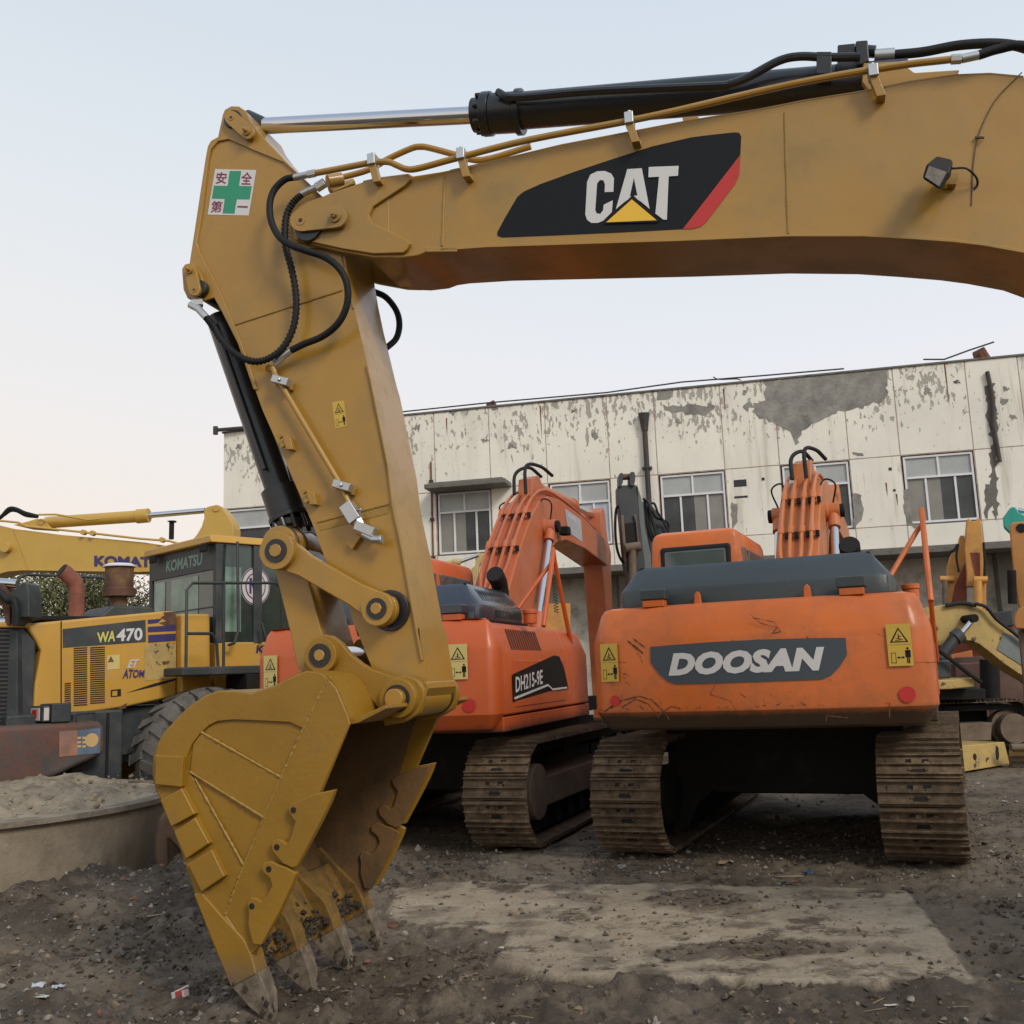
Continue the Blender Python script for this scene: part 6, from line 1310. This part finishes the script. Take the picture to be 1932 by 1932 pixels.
b.slab('boom', 'q', [(590,600),(640,590),(700,680),(860,900),(960,1100),(1050,1300),(900,1700),(700,1500),(640,1100)], .5, .9, m_char)
b.slab('body', 'q', [(300,2150),(1500,2150),(1500,3600),(300,3600)], .7, 3, m_char)
# right background: orange-yellow excavator with folded arm
m_oy = mat('orange_yellow_paint', (.56, .27, .06), .5, var=.12, vscale=2, dirt=(.35, .17, .07), dscale=3, damt=.4); m_redb = mat('dark_red_paint', (.20, .045, .02), .7, var=.25, vscale=3)
b = Back('orange_yellow_excavator', 'orange-yellow excavator with folded arm, beyond the rust-spotted boom at right', 'excavator', 1830, 19, 20)
ar = b.slab('arm', 't', [(592,258),(600,252),(618,270),(640,270),(655,248),(667,258),(675,312),(690,440),(692,590),(700,620),(700,780),(640,785),(636,640),(590,640),(590,560),(578,430)], 0, .4, m_oy)
b.slab('recess_shade', 't', [(610,448),(665,448),(668,582),(638,582)], -.012, 0, m_redb, .002, ar)  # thin dark red plate paints the shade of a hollow in the arm
bo = b.slab('boom', 't', [(478,730),(478,530),(500,455),(530,440),(552,350),(575,350),(582,440),(590,640),(590,860),(480,860)], .3, .75, m_oy)
b.slab('boom_side', 't', [(505,730),(520,640),(555,560),(582,500),(590,740),(588,860),(505,860)], .27, .3, m_redb, .005)
b.rod('cross_pin', 't', [(438,600),(520,598)], .06, .25, m_oy); b.rod('cross_pin', 't', [(630,603),(708,603)], .065, -.1, m_oy)
b.rod('boom_cylinder', 't', [(464,605),(466,760)], .05, .2, m_frame); b.rod('boom_cylinder', 't', [(652,610),(655,800)], .075, -.12, m_oy)
b.rod('hydraulic_hose', 't', [(490,445),(520,430),(540,400),(530,470),(545,560)], .022, .1, m_rubber, None, 4); b.rod('hydraulic_hose', 't', [(685,390),(692,500),(688,620)], .022, -.1, m_rubber, None, 4)
b.slab('frame_post', 't', [(500,1030),(620,1005),(625,1060),(560,1085),(530,1085),(545,1300),(515,1300)], .1, .3, m_orgb)
b.slab('body', 't', [(400,850),(860,850),(860,1290),(400,1290)], .9, 3.2, m_redb)
b.slab('cowl', 't', [(742,790),(850,775),(862,868),(745,875)], .3, .9, m_char, .03)
b.slab('track_side', 't', [(420,1290),(1000,1290),(1000,1420),(420,1420)], .8, 3.2, m_frame)
# rust-spotted yellow crane boom over tracks
b = Back('rusty_yellow_excavator', 'old yellow excavator with rust-spotted curved boom and black cylinder at right', 'excavator', 1830, 15.2, 0)
bo = b.slab('boom', 't', [(300,860),(370,768),(420,752),(500,742),(560,738),(640,752),(720,790),(790,850),(860,915),(960,990),(1100,1130),(1100,1300),(960,1180),(880,1135),(800,1080),(700,1000),(660,970),(620,953),(580,948),(548,960),(520,990),(470,985),(400,975),(300,1000)], 0, .42, m_yel3)
b.slab('grey_plate', 't', [(800,905),(862,925),(960,1000),(960,1130),(885,1080),(760,1000)], -.012, 0, mat('grey_primer', (.16, .18, .17), .7, var=.2, vscale=4), .003, bo)
cyb = b.rod('boom_cylinder', 't', [(432,1055),(520,938),(522,936),(556,912)], [.085, .085, .11, .11], -.25, m_char); b.rod('cylinder_rod', 't', [(556,912),(632,822)], .04, -.25, m_chrome, cyb)
b.pin('pin', 't', 636, 822, .06, -.35, .4, m_dark)
b.slab('valve_block', 't', [(410,1062),(500,1058),(505,1165),(410,1170)], -.45, .2, m_char, .03); b.slab('post', 't', [(400,960),(440,985),(430,1060),(400,1180)], -.1, .2, m_char)
b.slab('side_beam', 't', [(300,1178),(515,1172),(635,1162),(636,1215),(500,1228),(300,1235)], -.5, .6, m_yel3, .02)
b.rod('hydraulic_hose', 't', [(640,740),(700,760),(760,830),(850,900),(920,960)], .025, -.08, m_rubber, bo, 4); b.rod('hydraulic_hose', 't', [(470,750),(560,735),(640,750)], .03, -.05, m_rubber, bo, 4)
b.rod('control_cable', 't', [(400,985),(500,1060),(600,1140),(672,1190)], .03, -.55, m_dark)
b.slab('deck', 't', [(300,1225),(700,1225),(700,1290),(300,1290)], -.3, 1.6, m_dark, .02)
for yy in (0, 2.1):
    track(b.t, 0, M.Translation((-.95, yy+.25, 0)) @ M.Rotation(R(90), 4, 'Z'), L_=3.0, r=.40, w_=.5, n=44)
MB().box(-2.3, .4, .5, 2.1, .5, .9).build('car_body', m_dark, b.t, .02)
b.rod('black_column', 't', [(718,1060),(725,1310)], .15, 1.6, m_dark)
# arm cut by the right edge, teal arm tip behind it
b = Back('tan_excavator_arm', 'faded tan-orange excavator arm standing upright at the right edge', 'excavator arm', 1920, 11.0, 28)
m_tan = mat('faded_tan_paint', (.50, .24, .07), .6, var=.12, vscale=3, dirt=(.36, .17, .07), dscale=3, damt=.4)
ar = b.slab('arm', 't', [(832,320),(832,290),(845,276),(920,268),(1010,270),(1010,760),(885,765),(862,640)], 0, .35, m_tan, .02)
b.slab('link', 't', [(862,800),(885,765),(930,742),(1010,740),(1010,890),(868,885),(855,850)], -.1, .45, m_tan, .02)
b.slab('lower_arm', 't', [(880,892),(1010,890),(1010,1600),(925,1600),(910,1200)], 0, .3, m_frame, .02)
b.pin('bolt_hole', 't', 900, 308, .05, -.01, .02, m_slot, ar); b.rod('cylinder', 't', [(845,550),(850,740)], .045, -.1, m_dark)
b = Back('teal_excavator_arm', 'teal arm tip peeking over the tan arm at the right edge', 'excavator arm', 1915, 20, 26)
m_teal = mat('teal_paint', (.03, .33, .27), .5, var=.1)
b.slab('arm_tip', 't', [(795,250),(830,200),(845,186),(868,188),(885,215),(930,240),(1050,250),(1050,330),(835,335),(798,300)], 0, .35, m_teal, .03)
b.slab('arm', 't', [(860,300),(1050,300),(1050,1240),(900,1240)], .05, .3, m_teal); b.rod('cylinder_rod', 't', [(880,205),(1050,240)], .05, .1, m_chrome)
# big rusty drum lying behind
b = Back('rusty_drum', 'big rust-brown steel bucket lying behind the rust-spotted excavator', 'steel bucket', 1860, 18, 0)
m_rdr = mat('rusty_brown_steel', (.085, .045, .032), .85, var=.3, vscale=2, bump=.05)
p = b.P.pt(1870, 1330, 0); MB().tube([(p.x, 0, -.02), (p.x, 0, .7), (p.x, 0, 1.3), (p.x, 0, 1.5)], [.55, .66, .64, .5], 28).build('shell', m_rdr, b.t, .02); MB().box(p.x-.9, p.x-.4, -.8, -.5, .2, 1.4).build('side_plate', m_rdr, b.t, .03)
# pieces seen between machines
b = Back('yellow_excavator', 'beige-yellow excavator arm with chrome rod showing behind the left orange cab', 'excavator', 870, 20, 0)
KZ = (798.6, 1022.2, .13228); K['z'] = KZ
m_beige = mat('beige_yellow_paint', (.48, .36, .15), .6, var=.1, vscale=3, dirt=(.25, .2, .11), damt=.4)
b.rod('cylinder_rod', 'z', [(520,290),(790,190)], .035, 0, m_chrome); b.rod('arm_cylinder', 'z', [(330,310),(430,290),(431,290),(530,295)], [.05, .055, .075, .075], 0, m_beige)
b.slab('arm', 'z', [(745,330),(742,240),(775,150),(850,165),(862,250),(800,330),(780,460),(800,700),(690,700),(680,460),(690,380)], .0, .3, m_beige)
b.rod('boom_end', 'z', [(730,470),(720,900)], .10, .2, m_beige)
b.slab('body', 'z', [(300,700),(1000,700),(1000,2300),(300,2300)], .5, 2.5, m_beige)
b = Back('ochre_excavator', 'dull ochre excavator arm framed by the left orange boom', 'excavator', 1030, 21, 0)
b.slab('arm', 'z', [(1700,95),(1800,130),(1810,540),(1790,700),(1660,540),(1640,400)], 0, .35, m_oy); b.slab('link', 'z', [(1670,550),(1745,540),(1755,900),(1690,900)], .05, .3, m_char)
b.slab('body', 'z', [(1500,880),(2100,880),(2100,2200),(1500,2200)], .5, 2, m_oy)
q = b.P.pt(*T('z', (1900, 1010))[0], -.3); h_ = []
for i in range(120): h_.append((q.x+.045*math.cos(i*.7), -.3+.045*math.sin(i*.7), q.z+i*.0065))
MB().tube(h_, .009, 5).build('spring_hose', mat('green_black_coil', (.02, .07, .05), .5), b.t)
b = Back('yellow_loader', 'yellow machine with navy lettering glimpsed between the loader cab and the ochre arm', 'machine', 545, 19, 0)
b.slab('boom', 'e', [(1480,480),(1640,470),(1720,640),(1900,760),(1900,900),(1600,760),(1480,700)], 0, .4, m_yel2); b.slab('cowl', 'e', [(1500,760),(1900,760),(1900,900),(1500,900)], .1, 1.2, m_char); b.slab('engine_cover', 'e', [(1500,800),(1680,790),(1690,880),(1500,885)], -.1, .1, m_org2)
b.slab('body', 'e', [(1480,880),(2000,880),(2000,1300),(1480,1300)], .1, 1.5, m_yel2)

# ------------------------------------------------------------------ things on the ground
# round steel tub heaped with soil
m_tub = mat('mud_caked_steel', (.26, .21, .15), .85, var=.25, vscale=2, dirt=(.14, .11, .075), dscale=3, damt=.5, bump=.06, streak=True)
m_rimm = mat('dusty_rim_steel', (.24, .20, .15), .85, var=.35, vscale=6, dirt=(.13, .10, .07), damt=.8, bump=.08)
m_fill = mat('dry_pale_soil', (.38, .305, .205), .95, var=.3, vscale=3, dirt=(.11, .085, .06), dscale=6, damt=.7, bump=.15, bscale=20)
TC = (-4.93, 8.93); TR = 1.90
tb = thing('soil_tub', 'round mud-caked steel tub full of pale soil at the left', 'tub', (*TC, 0))
mb = MB(); k = 96; rr2 = random.Random(4)
mb.grid([[(r_*math.cos(i*math.tau/k), r_*math.sin(i*math.tau/k), z) for i in range(k)] for r_, z in ((TR-.05, -.1), (TR-.02, .25), (TR-.01, .558), (TR-.05, .558), (TR-.06, .2))], closed=True); mb.build('wall', m_tub, tb)
mb = MB(); mb.grid([[(r_*math.cos(i*math.tau/k), r_*math.sin(i*math.tau/k), z) for i in range(k)] for r_, z in ((TR-.02, .555), (TR+.04, .56), (TR+.04, .60), (TR-.10, .605), (TR-.10, .57), (TR-.02, .555))], closed=True); mb.build('rim', m_rimm, tb)
rows = []
for j in range(34):
    rr_ = (TR-.09)*(1-j/33)+.001; row = []
    for i in range(k):
        x, y = rr_*math.cos(i*math.tau/k), rr_*math.sin(i*math.tau/k); e = 1-j/33
        row.append((x, y, .585+.05*math.sin(e*3.1)+.12*(noise.fractal(V((x*1.7, y*1.7, 3)), .8, 2, 5))*min(1, (1-e)*6+.15)+.05*noise.noise(V((x*9, y*9, 1)))*min(1, (1-e)*8)))
    rows.append(row)
mb = MB(); mb.grid(rows, closed=True); mb.build('soil_fill', m_fill, tb, smooth=60, kind='stuff')
mb = MB()
for i in range(380):
    a = rr2.uniform(0, 6.28); q = (TR-.02)*math.sqrt(rr2.uniform(.0, 1)); pebble(mb, q*math.cos(a), q*math.sin(a), .64+rr2.uniform(-.02, .03), rr2.choice((.008, .012, .02, .035)), rr2, 0)
mb.build('soil_clods', m_fill, tb, smooth=0, kind='stuff')
# rusted bulging shell standing behind the bucket (old bucket side)
b = Back('rusted_bucket', 'small rust-brown bucket half sunk in mud behind the foreground bucket', 'bucket', 330, 8.1, -10)
m_rb = mat('scuffed_rust_brown', (.14, .085, .05), .75, var=.3, vscale=5, dirt=(.06, .035, .022), dscale=5, damt=.6, bump=.05)
ks = K['w'] = (191.7, 1437.5, .16535*400/500*1.25)   # crop (300,2250)-(700,2750) shown 1546 wide
K['w'] = (191.7, 1437.5, 400/1546*.6389)
sh = b.slab('shell', 'w', [(655,640),(620,760),(595,900),(590,1080),(610,1220),(680,1370),(780,1480),(880,1580),(960,1680),(1300,1720),(1300,900),(1000,560),(760,520)], .0, .55, m_rb, .05)
b.slab('rib', 'w', [(740,850),(775,850),(780,1150),(850,1330),(1200,1290),(1200,1330),(850,1362),(750,1160)], -.03, 0, m_rb, .01, sh); b.slab('rib', 'w', [(670,1360),(735,1290),(840,1410),(960,1500),(950,1520),(830,1430),(735,1320),(690,1375)], -.03, 0, m_rb, .01, sh)
b = Back('steel_angle', 'pale bent steel angle standing between the tub and the rusted bucket', 'scrap', 325, 8.9, 0)
b.slab('upright', 'w', [(525,490),(560,470),(585,540),(585,640),(530,650)], 0, .04, m_rimm, .003); b.slab('arm', 'w', [(510,640),(700,628),(700,665),(515,680)], 0, .1, m_rimm, .003); b.slab('foot', 'w', [(540,680),(590,680),(590,1000),(540,1000)], .02, .1, m_frame, .003)
# yellow steel counterweight block at right
pL = ground(*T('r', (930, 1835))[0]); pR = ground(*T('r', (1618, 1722))[0]); dv = (pR-pL); an = math.atan2(dv.y, dv.x); Lb = dv.length
blk = thing('steel_block', 'yellow steel counterweight block with two holes lying on the ground at right', 'steel block', (pL.x, pL.y, 0), an)
hb = .34; MB().prism([(0, .0), (Lb-.02, .0), (Lb-.1, hb-.03), (-.06, hb)], 0, .85).build('body', m_yel3, blk, .012)
MB().cyl((Lb*.27, -.004, .17), (Lb*.27, .05, .17), .045, n=16).build('hole', m_slot, blk)
MB().prism([(Lb*.70, .10), (Lb*.74, .08), (Lb*.77, .14), (Lb*.77, .25), (Lb*.73, .28), (Lb*.70, .2)], -.004, .05).build('slotted_hole', m_slot, blk)
MB().prism([(Lb*.18, .30), (Lb*.24, .28), (Lb*.62, .62), (Lb*.58, .66)], hb-.012, hb+.004, ax='xy').build('groove', m_slot, blk)
b = Back('rail_scrap', 'stack of muddy steel bars on the ground at the right edge', 'steel bars', 1920, 14.2, 0)
for i, (y, mm) in enumerate(((1560, m_frame), (1590, m_yel3), (1625, m_frame), (1660, m_rimm))): b.rod('bar', 't', [(840, y, .1*i),(1100, y-4, .1*i)], .05, 0, mm)
# litter
lp_ = ground(340, 1880); z_ = gz(lp_.x, lp_.y)+.022
cg = thing('cigarette_packet', 'crushed red and white cigarette packet on the mud left of the bucket tooth', 'packet', (lp_.x, lp_.y, z_), R(-25))
MB().box(-.04, .04, -.02, .02, -.018, .014, mat=M.Rotation(R(-12), 4, 'Y')).build('box', m_pale, cg, .003); MB().box(-.012, .03, -.0215, .0215, -.0185, .0148, mat=M.Rotation(R(-12), 4, 'Y')).build('red_band', mat('packet_red', (.4, .06, .05), .5), cg)
MB().box(-.02, .05, -.004, .004, .015, .022, mat=M.Rotation(R(-25), 4, 'Y') @ M.Rotation(R(30), 4, 'Z')).build('flap', m_pale, cg)
cp_ = ground(742, 1752); z_ = gz(cp_.x, cp_.y)+.012
cc = MB().tube([(0, 0, -.02), (0, 0, .012), (0, 0, .0121), (0, 0, .018)], [.036, .036, .040, .038], 20).build('tin_cap', m_filt); cc.location = (cp_.x, cp_.y, z_); cc.rotation_euler = (R(12), 0, 0); tag(cc, 'round brown tin cap on the packed earth right of the bucket teeth', 'cap')
def litter(px, py, nm, label, col, sx, sy, rz, sz=.004, cat_='litter', g=None, crump=.35):
    p = ground(px, py); r = random.Random(int(px*7+py)); mb = MB(); nn = 6; rows = []
    for i in range(nn): rows.append([(sx*(i/(nn-1)-.5)*r.uniform(.8, 1.2), sy*(j/(nn-1)-.5)*r.uniform(.8, 1.2), sz+r.uniform(0, 1)*min(sx, sy)*crump) for j in range(nn)])
    mb.grid(rows); o = mb.build(nm, col, smooth=0); o.location = (p.x, p.y, gz(p.x, p.y)+.006); o.rotation_euler = (0, 0, rz); tag(o, label, cat_, g)
m_plas = mat('grey_plastic_film', (.42, .45, .48), .4); m_paper = mat('dirty_white_paper', (.50, .48, .43), .8); m_card = mat('brown_card', (.27, .19, .12), .9); m_blu = mat('blue_scrap', (.05, .09, .14), .5)
litter(72, 1862, 'plastic_bag', 'crumpled grey plastic scrap at lower left, the leftmost piece of litter', m_plas, .07, .06, .3)
litter(112, 1860, 'plastic_bag', 'crumpled bluish plastic scrap right beside the leftmost grey one', m_plas, .06, .05, 1.2)
litter(75, 1888, 'paper_scrap', 'flat cream paper scrap near the bottom left corner', m_paper, .09, .04, -.2, crump=.1)
litter(322, 1848, 'paper_scrap', 'tiny white paper fleck above the cigarette packet', m_paper, .02, .015, .5, crump=.2)
litter(1500, 1655, 'cardboard_piece', 'long brown cardboard strip before the scratched orange machine', m_card, .28, .05, -.1, crump=.2)
litter(1525, 1650, 'blue_scrap', 'small dark blue scrap at the end of the cardboard strip', m_blu, .08, .07, .4, crump=.5)
litter(1368, 1632, 'cardboard_piece', 'brown cardboard piece left of the blue scrap, near the left track', m_card, .12, .07, .6, crump=.3)
litter(1175, 1650, 'brick_piece', 'broken grey brick lump on the rear edge of the packed earth', m_stone, .07, .06, .2, sz=.03, cat_='brick', crump=.5)
litter(945, 1800-3, 'paper_scrap', 'small white flake on the rut right of the bucket teeth', m_paper, .03, .02, 0)
litter(1895, 1510, 'paper_scrap', 'white paper flake at right near the steel block', m_paper, .06, .04, .3)
litter(1845, 1478, 'paper_scrap', 'white fragment in front of the yellow steel block', m_paper, .07, .04, .9)
litter(1680, 1888, 'paper_scrap', 'cream flake near the bottom right', m_paper, .06, .02, .1, crump=.1)
litter(300, 1755, 'wood_chip', 'flat pale splinter board lying left of the bucket side', m_card, .14, .035, .5, crump=.1)
# larger stones one can tell apart
for kk, (px, py, sz_, mm, lab) in enumerate(((285,1745,.035,m_stone,'pale stone beside the splinter board left of the bucket'),(305,1815,.03,m_stone,'rounded pale stone between the splinter board and the cigarette packet'),(245,1745,.03,m_stone,'pale stone below the tub wall, left of the bucket'),(860,1530,.05,m_stone,'pale stone at the foot of the left orange machine near its right track'),(808,1570,.06,m_stone2,'dark lump right behind the bucket opening'),
    (1812,1600,.08,m_stone,'largest pale stone touching the right track of the scratched machine'),(1830,1620,.07,m_stone,'pale stone in front of the largest one by the right track'),(1800,1585,.05,m_stone,'small pale stone tucked against the right track behind the others'),(1885,1612,.05,m_stone2,'dark stone near the right edge, beyond the pale stones'),(1645,1625,.045,m_stone2,'dark stone inside the right track of the scratched machine'),
    (1720,1885,.03,m_stone,'pale stone on the mud at the lower right'),(1265,1820,.03,m_stone2,'dark stone on the ruts below the middle of the photo'),(905,1640,.04,m_stone,'pale stone on the rubble left of the grey brick lump'),(845,1610,.045,m_stone,'pale stone on the rubble in front of the left orange machine'),(790,1600,.05,m_stone,'leftmost pale stone on the rubble just right of the bucket'),(1110,1745,.02,m_stone2,'tiny dark stone in the middle of the packed earth'))):
    p = ground(px, py); mb = MB(); rs = random.Random(kk); pebble(mb, 0, 0, 0, sz_, rs, 0); o = mb.build('stone', mm, bevel=sz_*.12); o.location = (p.x, p.y, gz(p.x, p.y)+sz_*.3)
    tag(o, lab, 'stone', 'loose stones on the yard')
